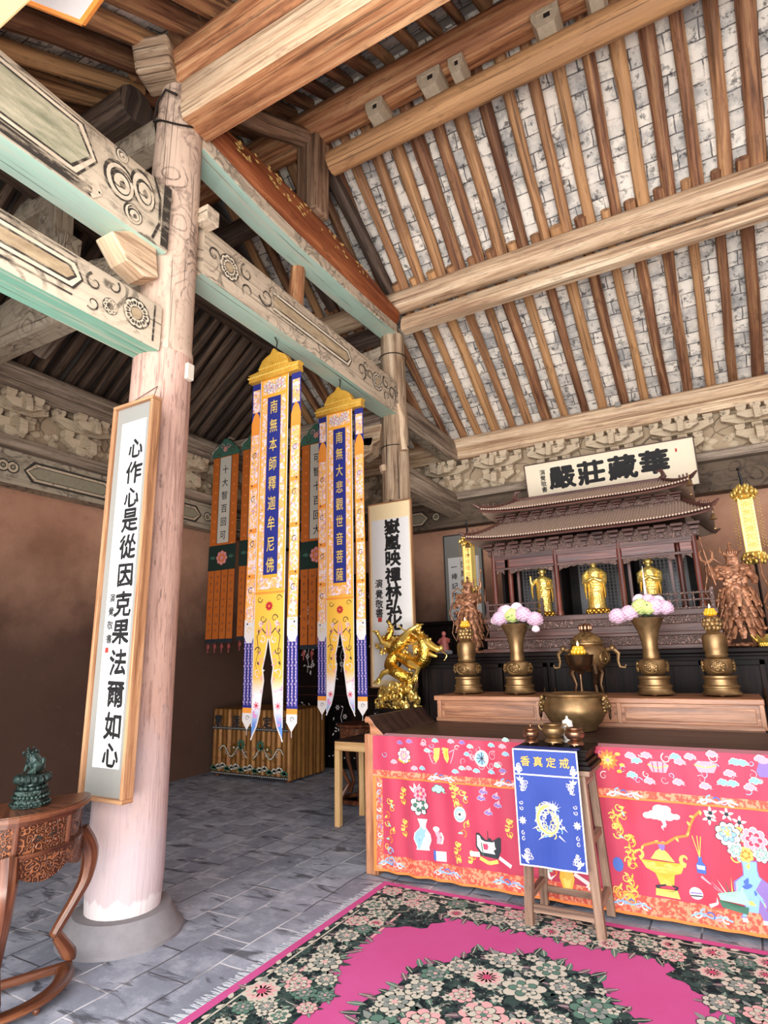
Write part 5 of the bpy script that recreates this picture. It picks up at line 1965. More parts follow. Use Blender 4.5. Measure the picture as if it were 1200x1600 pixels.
A.shape([(u - .07, v - .0), (u + .07, v - .02), (u + .06, v - .055), (u - .055, v - .035)], C_['green'], H2 + .0004)
A.shape([(u - .07, v + .03), (u + .055, v + .06), (u + .08, v - .01), (u - .06, v + .0)], C_['mint'], H2 + .0006)
for k in range(7):
    A.stroke([(u - .03 + .01 * k, v + .02), (u - .10 + .035 * k, v + .12 - .01 * abs(k - 3))], .007, C_[('pink', 'white', 'green', 'yellow')[k % 4]], H2 + .0008, True)
A.stroke([(u - .14, v + .10), (u - .05, v + .03)], .014, C_['pink'], H2, True)
for px, py in ((966, 1290), (985, 1308), (987, 1330), (988, 1345), (962, 1275), (984, 1372), (990, 1388), (985, 1400), (970, 1390)):
    u, v = UV(px, py)
    for k in range(5):
        A.leaf(u + .012 * cos(k * 2), v + .012 * sin(k * 2), .032, .012, k * 1.25 + px, C_[('yellow', 'gold')[k % 2]], H2 + .0001 * k)
    A.curl(u, v - .02, .03, .008, C_['gold'], 1.3, px, H2 + .0008)
    A.curl(u - .02, v, .022, .007, C_['yellow'], 1.3, px + 2, H2 + .0008, -1)
u, v = UV(966, 1350)
A.disc(u, v, .03, C_['blue'], H2, 10, 1.3)
for (x0_, z0_, n, st_) in ((.16, .50, 7, .05), (.72, .60, 6, .05), (1.30, .50, 6, .06), (2.32, .55, 5, .05), (1.72, .60, 4, .05)):
    for k in range(n):
        uu, vv = x0_ + .03 * sin(k * 1.9), z0_ - k * st_
        A.curl(uu, vv, .026, .008, C_[('yellow', 'gold', 'orange')[k % 3]], 1.2, k, H2 - .0005, 1 if k % 2 else -1)
        A.leaf(uu, vv, .036, .015, k * 1.9, C_[('yellow', 'mint')[k % 2]], H2 - .0003)
for k in range(70):
    uu = random.uniform(.08, CW - .1)
    vv = random.uniform(.74, .91)
    A.curl(uu, vv, random.uniform(.014, .026), .005, C_[('pink', 'white', 'rose', 'sky')[k % 4]], 1.1, k, H1 - .001, 1 if k % 2 else -1)
cl = mb.build('altar_cloth', ['cloth_red', 'cloth_trim', 'thread_white', 'thread_pink', 'thread_orange', 'thread_blue', 'thread_sky', 'thread_gold', 'thread_yellow', 'thread_green', 'thread_dark',
                              'thread_violet', 'thread_mint', 'thread_rose'])
tag(cl, 'red embroidered cloth with vases, clouds and a golden censer hanging from the altar table', 'cloth')

# raised shelf behind the altar
SZ, SY0, SY1 = 1.155, 4.99, 5.62
O = (CX, 5.3, 0)
root = empty('raised_shelf', O, 'brown panelled raised shelf behind the altar table carrying the vases and candle stands', 'shelf')
mb = MB()
mb.box((CX - .01, (SY0 + SY1) / 2, SZ - .02), (2.50, SY1 - SY0, .04))
P3(mb, 'shelf_top', 'altar_wood', root, O, bevel=.006)
mb = MB()
mb.box((CX - .01, SY0 + .035, 1.02), (2.46, .03, .20))
mb.box((CX - .01, SY0 + .02, .96), (2.46, .05, .03))
for x in (-2.26, -1.385, -1.075, -.765, .17):
    mb.box((x, SY0 + .018, 1.035), (.03, .03, .17))
P3(mb, 'front_frame', 'altar_wood', root, O, bevel=.003)
for a, b_ in ((-2.235, -1.41), (-1.36, -1.10), (-1.05, -.79), (-.74, .145)):
    mb = MB()
    mb.box(((a + b_) / 2, SY0 + .022, 1.04), (b_ - a - .03, .014, .10))
    P3(mb, 'panel', 'altar_wood', root, O, bevel=.004)
for sg in (-1, 1):
    for y in (SY0 + .08, SY1 - .06):
        mb = MB()
        mb.box((CX + sg * 1.18, y, .56), (.07, .07, 1.12))
        P3(mb, 'leg', 'altar_wood', root, O)

# long dark cabinet under the shrine
O = (CX, 6.4, 0)
KZ, KY0, KY1, KX0, KX1 = 1.51, 5.74, 7.0, -2.86, .80
root = empty('altar_cabinet', O, 'long nearly black cabinet with panelled doors carrying the carved shrine and guardians', 'cabinet')
mb = MB()
mb.box(((KX0 + KX1) / 2, (KY0 + KY1) / 2 + .02, .72), (KX1 - KX0 - .1, KY1 - KY0 - .08, 1.44))
P3(mb, 'body', 'ebony', root, O)
mb = MB()
mb.box(((KX0 + KX1) / 2, (KY0 + KY1) / 2, KZ - .02), (KX1 - KX0, KY1 - KY0, .04))
mb.box(((KX0 + KX1) / 2, (KY0 + KY1) / 2 + .01, KZ - .055), (KX1 - KX0 - .06, KY1 - KY0 - .04, .03))
P3(mb, 'cabinet_top', 'ebony', root, O, bevel=.008)
n = 8
w = (KX1 - KX0 - .16) / n
for i in range(n):
    x = KX0 + .08 + w * (i + .5)
    mb = MB()
    for dx_, dz, sx_, sz_ in ((0, .27, w - .03, .04), (0, -.27, w - .03, .04), (-(w / 2 - .035), 0, .04, .58), ((w / 2 - .035), 0, .04, .58)):
        mb.box((x + dx_, KY0 + .03, 1.12 + dz), (sx_, .035, sz_))
    mb.box((x, KY0 + .045, 1.12), (w - .09, .02, .5))
    d = P3(mb, 'door', 'ebony', root, O, bevel=.003)
    mb = MB()
    mb.tube([(x + (w / 2 - .05) * (1 if i % 2 == 0 else -1), KY0, 1.19), (x + (w / 2 - .05) * (1 if i % 2 == 0 else -1), KY0 - .01, 1.12), (x + (w / 2 - .05) * (1 if i % 2 == 0 else -1), KY0, 1.05)], [.008, .014, .006], 6)
    shift(mb, -Vector(O))
    mb.build('door_pull', 'bronze_dark', d, (0, 0, 0))

# ------------------------------------------------------------------ the shrine
O = (CX, 6.3, KZ)
shr = empty('carved_shrine', O, 'dark carved wooden shrine with two tiled roofs and three open bays on the altar cabinet', 'shrine')
FY = 5.93


def moulding(z0, z1, hw, mat, name='base_moulding', y0=None, d=.9):
    mb = MB()
    y0 = FY - .06 if y0 is None else y0
    mb.box((CX, y0 + d / 2, (z0 + z1) / 2), (2 * hw, d, z1 - z0))
    return P3(mb, name, mat, shr, O, bevel=.004)


moulding(1.512, 1.55, 1.08, 'shrine_wood', y0=5.83, d=1.0)
moulding(1.55, 1.63, 1.04, 'shrine_carved', 'carved_base_band', y0=5.86, d=.96)
moulding(1.63, 1.66, 1.06, 'shrine_wood', y0=5.84, d=.98)
moulding(1.66, 1.73, 1.02, 'shrine_wood', y0=5.88, d=.94)
moulding(1.73, 1.80, 1.03, 'shrine_carved', 'carved_base_band', y0=5.87, d=.95)
moulding(1.80, 1.85, 1.05, 'shrine_wood', y0=5.85, d=.97)
# back wall and side walls of the bays
mb = MB()
mb.box((CX, 6.62, 2.25), (1.9, .04, .8))
for x in (-.93, -.33, .33, .93):
    mb.box((CX + x, 6.40, 2.25), (.03, .44, .8))
mb.box((CX, 6.35, 2.60), (1.95, .75, .03))
P3(mb, 'shrine_body', 'ebony', shr, O)
plain('sutra_panel', (92, 86, 88), .4, var=.15, scale=60)
mb = MB()
A = Art(mb, lambda u, v, h: (u, 6.598 - h, v))
for cx in (-.62, 0, .62):
    A.quad(CX + cx - .22, 1.9, CX + cx + .22, 2.42, 0)
    for i in range(11):
        for j in range(14):
            A.quad(CX + cx - .2 + i * .037, 1.92 + j * .035, CX + cx - .18 + i * .037, 1.945 + j * .035, 1, .0006)
P3(mb, 'back_panel', ['sutra_panel', 'lacquer_black'], shr, O)
for x in (-.94, -.80, -.30, .30, .80, .94):
    mb = MB()
    y = FY if abs(x) != .80 else FY + .10
    mb.lathe([(.034, 0), (.036, .02), (.026, .05), (.024, .60), (.022, .66)], 12, (CX + x, y, 1.85))
    P3(mb, 'shrine_column', 'shrine_red', shr, O)
# inner door posts
for x in (-.72, -.36, .36, .72):
    mb = MB()
    mb.box((CX + x, FY + .12, 2.17), (.025, .03, .64))
    P3(mb, 'door_post', 'shrine_wood', shr, O)
# lintels with hanging carving in each bay
for a, b_ in ((-.94, -.80), (-.80, -.30), (-.30, .30), (.30, .80), (.80, .94)):
    mb = MB()
    c, w = (a + b_) / 2, b_ - a
    mb.box((CX + c, FY, 2.475), (w, .035, .05))
    mb.box((CX + c, FY, 2.355), (w, .03, .02))
    P3(mb, 'lintel', 'shrine_wood', shr, O)
    mb = MB()
    mb.box((CX + c, FY, 2.41), (w - .04, .02, .085))
    P3(mb, 'carved_panel', 'shrine_red', shr, O, bevel=.004)
    mb = MB()
    k = max(3, int(w / .04))
    pts = [(CX + a + .03, 2.35), (CX + b_ - .03, 2.35)]
    for i in range(k + 1):
        s_ = 1 - i / k
        e = abs(2 * s_ - 1)
        pts.append((CX + a + .03 + (w - .06) * s_, 2.335 - .035 * e ** 3 - .010 * (i % 2)))
    mb.extrude(pts, 'y', FY - .01, FY + .01)
    P3(mb, 'carved_valance', 'shrine_carved_fine', shr, O)
# low balustrades either side
for sg in (-1, 1):
    mb = MB()
    for z in (1.86, 1.93, 1.99):
        mb.box((CX + sg * .74, FY - .04, z), (.56, .018, .014))
    for i in range(9):
        mb.box((CX + sg * .74 - .27 + i * .0675, FY - .04, 1.93), (.012, .014, .14))
    for q in (-.28, .28):
        mb.box((CX + sg * .74 + q, FY - .04, 1.94), (.028, .028, .18))
    P3(mb, 'balustrade', 'shrine_wood' if sg < 0 else 'shrine_carved', shr, O)
# bracket rows under each eave
for (hw, y, z0, h, nb) in ((.99, FY - .03, 2.50, .12, 15), (.88, FY + .08, 2.865, .065, 14)):
    mb = MB()
    mb.box((CX, y + .14, z0 + h / 2), (2 * hw, .26, h))
    P3(mb, 'carved_frieze', 'shrine_carved_fine', shr, O)
    mb = MB()
    for i in range(nb):
        x = CX - hw + .03 + (2 * hw - .06) * i / (nb - 1)
        mb.box((x, y - .005, z0 + h * .2), (.03, .04, h * .3))
        mb.box((x, y - .02, z0 + h * .55), (.07, .05, h * .2))
        mb.box((x, y - .04, z0 + h * .85), (.10, .08, h * .2))
    P3(mb, 'bracket_row', 'shrine_wood', shr, O)
mb = MB()
mb.box((CX, 6.35, 2.83), (1.76, .60, .14))
for x in (-.55, .05, .62):
    mb.box((CX + x, 6.04, 2.86), (.04, .03, .12))
P3(mb, 'upper_storey', 'shrine_carved_fine', shr, O)


def hip_roof(name, wb, wt, yb, yt, zb, zt, upt, yback, side=True):
    yc = (yb + yback) / 2

    def S(s, t):
        w = wb + (wt - wb) * t
        return Vector((CX + w * s, yb + (yt - yb) * t, zb + (zt - zb) * (t ** 1.15) + upt * (1 - t) ** 2.2 * abs(s) ** 5))
    mb = MB()
    nu, nt = 36, 8
    vs = [S(-1 + 2 * i / nu, j / nt) for j in range(nt + 1) for i in range(nu + 1)]
    fs = [[j * (nu + 1) + i, j * (nu + 1) + i + 1, (j + 1) * (nu + 1) + i + 1, (j + 1) * (nu + 1) + i] for j in range(nt) for i in range(nu)]
    mb.add(vs, fs, None, 0, True)
    mb.add([v - Vector((0, -.02, .03)) for v in vs], [f[::-1] for f in fs], None, 0, True)
    # back slope (plain) and side slopes
    back = [Vector((v.x, 2 * yc - v.y, v.z)) for v in vs]
    mb.add(back, [f[::-1] for f in fs], None, 0, True)
    for sg in (-1, 1):
        f0 = [S(sg, j / nt) for j in range(nt + 1)]
        b0 = [Vector((v.x, 2 * yc - v.y, v.z)) for v in f0]
        for j in range(nt):
            q = []
            for k in range(9):
                a = f0[j].lerp(b0[j], k / 8) - Vector((0, 0, upt * (1 - j / nt) ** 2.2 * (1 - abs(2 * k / 8 - 1) ** 5)))
                b2 = f0[j + 1].lerp(b0[j + 1], k / 8) - Vector((0, 0, upt * (1 - (j + 1) / nt) ** 2.2 * (1 - abs(2 * k / 8 - 1) ** 5)))
                q.append((a, b2))
            for k in range(8):
                mb.add([q[k][0], q[k + 1][0], q[k + 1][1], q[k][1]], [[0, 1, 2, 3]], None, 0, True)
    o = P3(mb, name, 'shrine_roof', shr, O)
    mb = MB()
    sp = .0255
    k = int(wb / sp)
    for i in range(-k, k + 1):
        x = i * sp
        tm = 1.0 if abs(x) <= wt else (wb - abs(x)) / (wb - wt)
        if tm < .06:
            continue
        path = []
        for j in range(6):
            tt = tm * j / 5
            w = wb + (wt - wb) * tt
            path.append(S(max(-1, min(1, x / w)), tt) + Vector((0, -.002, .004)))
        mb.tube(path, .0078, 5)
        mb.ball(path[0] + Vector((0, -.004, 0)), .0105, 6)
    shift(mb, -Vector(O))
    mb.build('tile_ribs', 'shrine_roof', o, (0, 0, 0))
    # hip ridges, curled tips, eave board
    mb = MB()
    for sg in (-1, 1):
        path = [S(sg, j / 8) + Vector((0, 0, .016)) for j in range(9)]
        tip = path[0] + Vector((sg * .05, -.04, .035))
        mb.tube([tip] + path, [.008] + [.02] * 9, 7)
        for j in (1, 2, 3):
            mb.ball(path[j] + Vector((0, 0, .03)), .014, 6, sc=(.7, .7, 1.5))
        mb.tube([(2 * CX - v.x if False else v.x, 2 * yc - v.y, v.z) for v in [tip] + path], [.008] + [.02] * 9, 6)
    mb.tube([S(-1 + 2 * i / 24, 0) - Vector((0, -.012, .022)) for i in range(25)], .012, 6)
    shift(mb, -Vector(O))
    mb.build('roof_ridges', 'shrine_wood', o, (0, 0, 0))
    return o, S


plain('shrine_roof', (190, 164, 146), .45, var=.15, scale=40, bump=.1)
hip_roof('lower_roof', 1.13, .90, 5.60, 6.08, 2.63, 2.86, .05, 7.0)
up_, S = hip_roof('upper_roof', 1.0, .74, 5.74, 6.24, 2.935, 3.13, .05, 6.9)
mb = MB()
mb.box((CX, 6.25, 3.13), (1.48, .05, .05))
mb.tube([(CX - .74, 6.25, 3.155), (CX + .74, 6.25, 3.155)], .014, 8)
for sg in (-1, 1):
    mb.tube([(CX + sg * .70, 6.25, 3.13), (CX + sg * .76, 6.25, 3.18), (CX + sg * .74, 6.25, 3.24), (CX + sg * .69, 6.25, 3.24)], [.028, .028, .02, .01], 8)
P3(mb, 'main_ridge', 'shrine_wood', shr, O)
# wind bells hanging on the right corners
for (x, z) in ((CX + 1.12, 2.60), (CX + .98, 2.92), (CX - 1.1, 2.6)):
    mb = MB()
    mb.lathe([(.004, .05), (.012, .045), (.022, .02), (.03, 0)], 10, (x, 5.62, z - .03))
    mb.tube([(x, 5.62, z + .02), (x, 5.62, z + .07)], .003, 5)
    mb.tube([(x, 5.62, z - .03), (x, 5.62, z - .1)], .003, 5)
    mb.ball((x, 5.62, z - .11), .012, 6)
    P3(mb, 'wind_bell', 'bronze', shr, O)

# ------------------------------------------------------------------ other furniture
# light wooden side table
O = (-3.0, 5.17, 0)
tb = empty('side_table', O, 'plain pale wood side table with dark top at the left end of the altar', 'table')
mb = MB()
mb.box((-2.95, 5.17, .735), (.76, .48, .02))
P3(mb, 'table_top', 'dark_top', tb, O)
mb = MB()
mb.box((-2.95, 4.945, .695), (.76, .035, .08))
mb.box((-2.95, 5.395, .695), (.76, .035, .08))
mb.box((-3.315, 5.17, .695), (.035, .44, .08))
mb.box((-2.585, 5.17, .695), (.035, .44, .08))
P3(mb, 'apron', 'light_wood', tb, O, bevel=.003)
for x in (-3.305, -2.60):
    for y in (4.955, 5.385):
        mb = MB()
        mb.box((x, y, .3275), (.055, .055, .655))
        P3(mb, 'leg', 'light_wood', tb, O, bevel=.003)


def cabriole(mb, c, r_top, z_top, ang, r_out=.06, w=.055, rb=None, zb=.06):
    ca, sa = cos(ang), sin(ang)
    rb = r_top if rb is None else rb
    pr = [(r_top, z_top), (r_top + r_out, z_top - .10), (r_top + r_out * .9, z_top - .22), (r_top + r_out * .1, z_top * .52), (rb - .04, z_top * .32), (rb - .03, zb + .12), (rb + .03, zb + .03), (rb + .035, zb)]
    rad = [w * .75, w * .75, w * .6, w * .5, w * .42, w * .45, w * .6, w * .45]
    # smooth path
    path, rr = [], []
    for i in range(len(pr) - 1):
        for k in range(4):
            t_ = k / 4
            p0 = pr[max(i - 1, 0)]
            p1, p2 = pr[i], pr[i + 1]
            p3 = pr[min(i + 2, len(pr) - 1)]
            q = [0.5 * ((2 * p1[j]) + (-p0[j] + p2[j]) * t_ + (2 * p0[j] - 5 * p1[j] + 4 * p2[j] - p3[j]) * t_ ** 2 + (-p0[j] + 3 * p1[j] - 3 * p2[j] + p3[j]) * t_ ** 3) for j in (0, 1)]
            path.append((c[0] + q[0] * ca, c[1] + q[0] * sa, c[2] + q[1]))
            rr.append(rad[i] + (rad[i + 1] - rad[i]) * t_)
    mb.tube(path, rr, 8)
    return path


def half_ring(mb, c, r0, r1, z0, z1, a0, a1, n=28, mi=0, wav=0.0):
    for i in range(n):
        p, q = a0 + (a1 - a0) * i / n, a0 + (a1 - a0) * (i + 1) / n
        zz0 = z0 - wav * abs(sin(4 * (p - a0)))
        zz1 = z0 - wav * abs(sin(4 * (q - a0)))
        pts = [(c[0] + r * cos(a), c[1] + r * sin(a), c[2] + z) for a, zl in ((p, zz0), (q, zz1)) for r, z in ((r0, zl), (r1, zl), (r1, z1), (r0, z1))]
        mb.add(pts, [[0, 1, 2, 3], [7, 6, 5, 4], [1, 5, 6, 2], [0, 3, 7, 4], [3, 2, 6, 7], [0, 4, 5, 1]],
               [[(0, 0)] * 4, [(0, 0)] * 4, [(p * r1, zz0), (q * r1, zz1), (q * r1, z1), (p * r1, z1)], [(0, 0)] * 4, [(r0, p), (r1, p), (r1, q), (r0, q)], [(0, 0)] * 4], mi)


# half-moon table at the left, straight side to the wall
TC = Vector((-3.19, 1.85, 0))
AN = radians(-22.5)
tb = empty('half_moon_table', TC, 'carved reddish half moon table standing beside the thick front column', 'table')
R_ = .355
mb = MB()
half_ring(mb, TC, 0.0, R_, .81, .84, AN - pi / 2, AN + pi / 2)
half_ring(mb, TC, R_ - .002, R_ + .012, .815, .836, AN - pi / 2, AN + pi / 2)
P3(mb, 'table_top', 'rosewood', tb, TC)
mb = MB()
half_ring(mb, TC, R_ - .06, R_ - .03, .67, .81, AN - pi / 2, AN + pi / 2)
cb = P3(mb, 'carved_drum', 'rosewood_carved', tb, TC)
mb = MB()
for i in range(5):
    a = AN - pi / 2 + pi * i / 4
    mb.tube([(TC.x + (R_ - .028) * cos(a), TC.y + (R_ - .028) * sin(a), .67), (TC.x + (R_ - .028) * cos(a), TC.y + (R_ - .028) * sin(a), .81)], .014, 8)
half_ring(mb, TC, R_ - .06, R_ - .01, .655, .672, AN - pi / 2, AN + pi / 2)
half_ring(mb, TC, R_ - .06, R_ - .015, .79, .812, AN - pi / 2, AN + pi / 2)
P3(mb, 'moulding', 'rosewood', tb, TC)
A = Art(None, lambda u, v, h: (TC.x + (R_ - .028 + h) * cos(u / R_), TC.y + (R_ - .028 + h) * sin(u / R_), v))
for i in range(4):
    a = AN - pi / 2 + pi * (i + .5) / 4
    for q in (-1, 1):
        mb = A.mb = MB()
        A.disc(a * R_ + q * .034, .73, .010, 0, 0, 8, .7)
        A.curl(a * R_ + q * .040, .73, .018, .006, 0, 1, 0, 0, q)
        P3(mb, 'pierced_slot', 'dark_gap', tb, TC)
mb = MB()
half_ring(mb, TC, R_ - .045, R_ - .012, .59, .655, AN - pi / 2, AN + pi / 2, 40, wav=.045)
P3(mb, 'apron', 'rosewood_carved', tb, TC)
for a in (AN - pi / 2 + .04, AN - .06, AN + pi / 2 - .04):
    mb = MB()
    cabriole(mb, TC, R_ - .02, .66, a, .055, .058, R_ - .05, .075)
    P3(mb, 'leg', 'rosewood', tb, TC)
mb = MB()
mb.tube([(TC.x + (R_ - .035) * cos(a), TC.y + (R_ - .035) * sin(a), .045) for a in [AN - pi / 2 + pi * k / 30 for k in range(31)]], .042, 10, flat=.42)
ca, sa = cos(AN - pi / 2), sin(AN - pi / 2)
mb.tube([(TC.x + ca * R_, TC.y + sa * R_, .045), (TC.x - ca * R_, TC.y - sa * R_, .045)], .022, 8)
P3(mb, 'base_ring', 'rosewood', tb, TC)
mb = MB()
for a in (AN - pi / 2 + .06, AN - pi / 6, AN + pi / 6, AN + pi / 2 - .06):
    mb.ball((TC.x + (R_ - .03) * cos(a), TC.y + (R_ - .03) * sin(a), .016), .017, 8)
P3(mb, 'ball_feet', 'rosewood', tb, TC)

# round carved stand behind the side table
O = Vector((-3.60, 5.82, 0))
tb = empty('round_stand', O, 'round carved brown stand behind the pale side table', 'stand')
mb = MB()
mb.lathe([(.0, .80), (.25, .80), (.26, .785), (.24, .77), (.22, .76)], 32, O)
P3(mb, 'table_top', 'rosewood', tb, O)
mb = MB()
mb.lathe([(.215, .62), (.22, .76)], 32, O)
P3(mb, 'carved_drum', 'rosewood_carved', tb, O)
mb = MB()
mb.lathe([(.20, .60), (.235, .605), (.235, .625), (.20, .63)], 32, O)
P3(mb, 'moulding', 'rosewood', tb, O)
for k in range(5):
    mb = MB()
    cabriole(mb, O, .19, .62, 2 * pi * k / 5 + .2, .05, .045, .17, .06)
    P3(mb, 'leg', 'rosewood', tb, O)
mb = MB()
mb.lathe([(.17, .02), (.23, .02), (.235, .04), (.22, .055), (.17, .055), (.165, .04), (.17, .02)], 32, O)
P3(mb, 'base_ring', 'rosewood', tb, O)

# gold-cloth covered table at the back left
O = Vector((-5.58, 6.65, 0))
tb = empty('offering_table', O, 'table against the left side covered by a gold brocade cloth with two dragons', 'table')
t = NT('gold_brocade', .45, .35, .5)
p = t.obj()
st_ = t.noise(t.scale(p, 26, 26, 3), 1.0, 4, .6)
b = t.mix(st_, srgb(92, 54, 26), srgb(184, 130, 66))
b = t.mix(t.step(t.noise(p, 12, 3), .55, .68), b, srgb(134, 80, 48))
t.bump(st_, .5, .01)
MATS['gold_brocade'] = t.col(b)
gx0, gx1, gy0, gy1, gz = -6.24, -4.93, 6.30, 7.05, .86
mb = MB()
mb.box(((gx0 + gx1) / 2, (gy0 + gy1) / 2, gz - .02), (gx1 - gx0 - .02, gy1 - gy0 - .02, .03))
P3(mb, 'table_top', 'rosewood', tb, O)
for x in (gx0 + .06, gx1 - .06):
    for y in (gy0 + .06, gy1 - .06):
        mb = MB()
        mb.box((x, y, gz / 2 - .02), (.06, .06, gz - .04))
        P3(mb, 'leg', 'rosewood', tb, O)
mb = MB()
pts = []
n1, n2 = 90, 50
ff = lambda s: .010 * sin(s * 75) + .006 * sin(s * 31)
rows = []
for z in (gz, gz - .02, .6, .3, .03):
    row = []
    k = 1.0 if z < gz - .01 else 0.0
    for i in range(n1 + 1):
        s_ = i / n1
        row.append((gx0 + (gx1 - gx0) * s_, gy0 - .012 - k * ff(s_ * 1.3), z))
    for i in range(1, n2 + 1):
        s_ = i / n2
        row.append((gx1 + .012 + k * ff(s_ * .75), gy0 + (gy1 - gy0) * s_, z))
    rows.append(row)
m = len(rows[0])
vs = [p_ for r_ in rows for p_ in r_]
mb.add(vs, [[(j + 1) * m + i, (j + 1) * m + i + 1, j * m + i + 1, j * m + i] for j in range(4) for i in range(m - 1)], None, 0, True)
mb.add([(gx0, gy0 - .012, gz + .002), (gx1 + .012, gy0 - .012, gz + .002), (gx1 + .012, gy1, gz + .002), (gx0, gy1, gz + .002)], [[0, 1, 2, 3]])
A = Art(mb, lambda u, v, h: (gx0 + u, gy0 - .03 - h, v), 0)
W = gx1 - gx0
for z in (.60, .035):
    A.quad(0, z, W, z + .035, 1, 0, 1)
    for i in range(44):
        A.disc(.015 + W * i / 44, z + .018, .008, 2, .001, 6)
for u_, ch in ((.10, '慧'), (.42, '莲'), (.95, '定'), (1.2, '香')):
    A.glyph(ch, u_, .71, .15, 1, .02)
for cx_, sg in ((.42, 1), (.95, -1)):
    body = [(cx_ + sg * (-.28 + .045 * i), .33 + .07 * sin(i * 1.0)) for i in range(12)]
    A.stroke(body, .035, 3, .001)
    A.stroke(body, .015, 2, .002)
    A.daisy(cx_ + sg * .1, .42, .075, 4, 3, .002, 9)
    A.daisy(cx_ - sg * .02, .38, .055, 3, 2, .0022, 7)
    for k in range(8):
        A.curl(cx_ - .2 + k * .055, .26 + .05 * (k % 3), .03, .009, (3, 2, 4)[k % 3], 1.1, k, .002, 1 if k % 2 else -1)
for k in range(16):
    A.cloud(.05 + k * .08, .11 + .02 * (k % 3), .035, 3, 2 if k % 3 else 4, .001)
P3(mb, 'table_cloth', ['gold_brocade', 'thread_dark', 'silk_grey', 'gold_dim', 'thread_green'], tb, O)

# black lacquer cupboard with shell inlay
O = Vector((-4.85, 7.6, 0))
tb = empty('lacquer_cupboard', O, 'tall black lacquer cupboard inlaid with pale flowers against the back wall', 'cupboard')
mb = MB()
mb.box((-4.85, 7.62, 1.35), (1.9, .5, 2.7))
P3(mb, 'body', 'lacquer_black', tb, O, bevel=.01)
random.seed(3)
for i in range(3):
    mb = MB()
    x = -5.45 + i * .6
    mb.box((x, 7.36, 1.32), (.56, .02, 2.4))
    A = Art(mb, lambda u, v, h: (x + u, 7.35 - h, v))
    for (z0, z1) in ((.35, .98), (1.1, 1.9), (2.0, 2.4)):
        for (a, b_, c, d) in ((-.2, z0, .2, z0), (-.2, z1, .2, z1), (-.2, z0, -.2, z1), (.2, z0, .2, z1)):
            A.stroke([(a, b_), (c, d)], .006, 2, 0)
        zc = (z0 + z1) / 2
        for k in range(13):
            A.leaf(random.uniform(-.13, .13), zc + random.uniform(-.22, .2) * (z1 - z0) / .63, .05, .022, random.random() * 6, 1, .001)
        for k in range(3):
            A.daisy(random.uniform(-.1, .1), zc + .15 - k * .12, .04, 1, 2, .0015, 6, k)
        A.stroke([(0, zc - .2), (.02, zc - .08), (-.01, zc + .02), (.03, zc + .14)], .008, 1, .001)
    for k in range(7):
        A.leaf(-.22 + k * .07, .16, .03, .018, k, 1, .001)
    P3(mb, 'door', ['lacquer_black', 'pearl', 'shrine_red'], tb, O)

# dark side table against the back wall, left of the cabinet
O = Vector((-3.0, 7.6, 0))
tb = empty('console_table', O, 'black console table against the back wall behind the golden dragon', 'table')
mb = MB()
mb.box((-3.0, 7.6, 1.92), (1.6, .5, .05))
mb.box((-3.0, 7.45, 1.80), (1.5, .03, .12))
P3(mb, 'table_top', 'ebony', tb, O, bevel=.006)
mb = MB()
mb.box((-3.0, 7.62, .95), (1.5, .4, 1.89))
P3(mb, 'body', 'ebony', tb, O)
# ------------------------------------------------------------------ vases, candle stands, burners
def thing1(name, label, cat, loc, group=None):
    return empty(name, loc, label, cat, group)


def bulb_base(root, s=1.0):
    """footed drum and bulb shared by vases and candle stands"""
    mb = MB()
    mb.lathe([(.02, .012), (.135 * s, .012), (.14 * s, .02), (.125 * s, .035), (.12 * s, .06), (.13 * s, .065), (.13 * s, .075), (.115 * s, .085), (.112 * s, .125), (.122 * s, .135), (.12 * s, .15), (.07 * s, .155)], 28)
    mb.build('drum_base', 'bronze', root, (0, 0, 0))
    mb = MB()
    for k in range(3):
        a = 2 * pi * k / 3 - pi / 2
        mb.ball((.11 * s * cos(a), .11 * s * sin(a), .013), .014, 8, sc=(1.4, 1.4, .9))
    mb.build('foot', 'bronze', root, (0, 0, 0))
    mb = MB()
    mb.lathe([(.05, .155), (.085 * s, .165), (.11 * s, .20), (.112 * s, .235), (.095 * s, .27), (.06 * s, .285)], 28)
    b = mb.build('bulb', 'bronze', root, (0, 0, 0))
    mb = MB()
    for k in range(4):
        a = -pi / 2 + k * pi / 2
        ca, sa = cos(a), sin(a)
        ring = []
        for i in range(17):
            q = 2 * pi * i / 16
            u, v = .06 * cos(q), .22 + .045 * sin(q)
            r = .113 * s * sqrt(max(.1, 1 - ((v - .22) / .14) ** 2))
            ring.append((r * ca - u * sa, r * sa + u * ca, v))
        mb.tube(ring, .004, 6)
        for i in range(12):
            q, w = random.random() * 6, random.random() ** .5
            mb.ball((.108 * s * ca - .048 * w * cos(q) * sa, .108 * s * sa + .048 * w * cos(q) * ca, .22 + .035 * w * sin(q)), .011, 6)
    mb.build('relief_medallion', 'bronze_relief', b, (0, 0, 0))


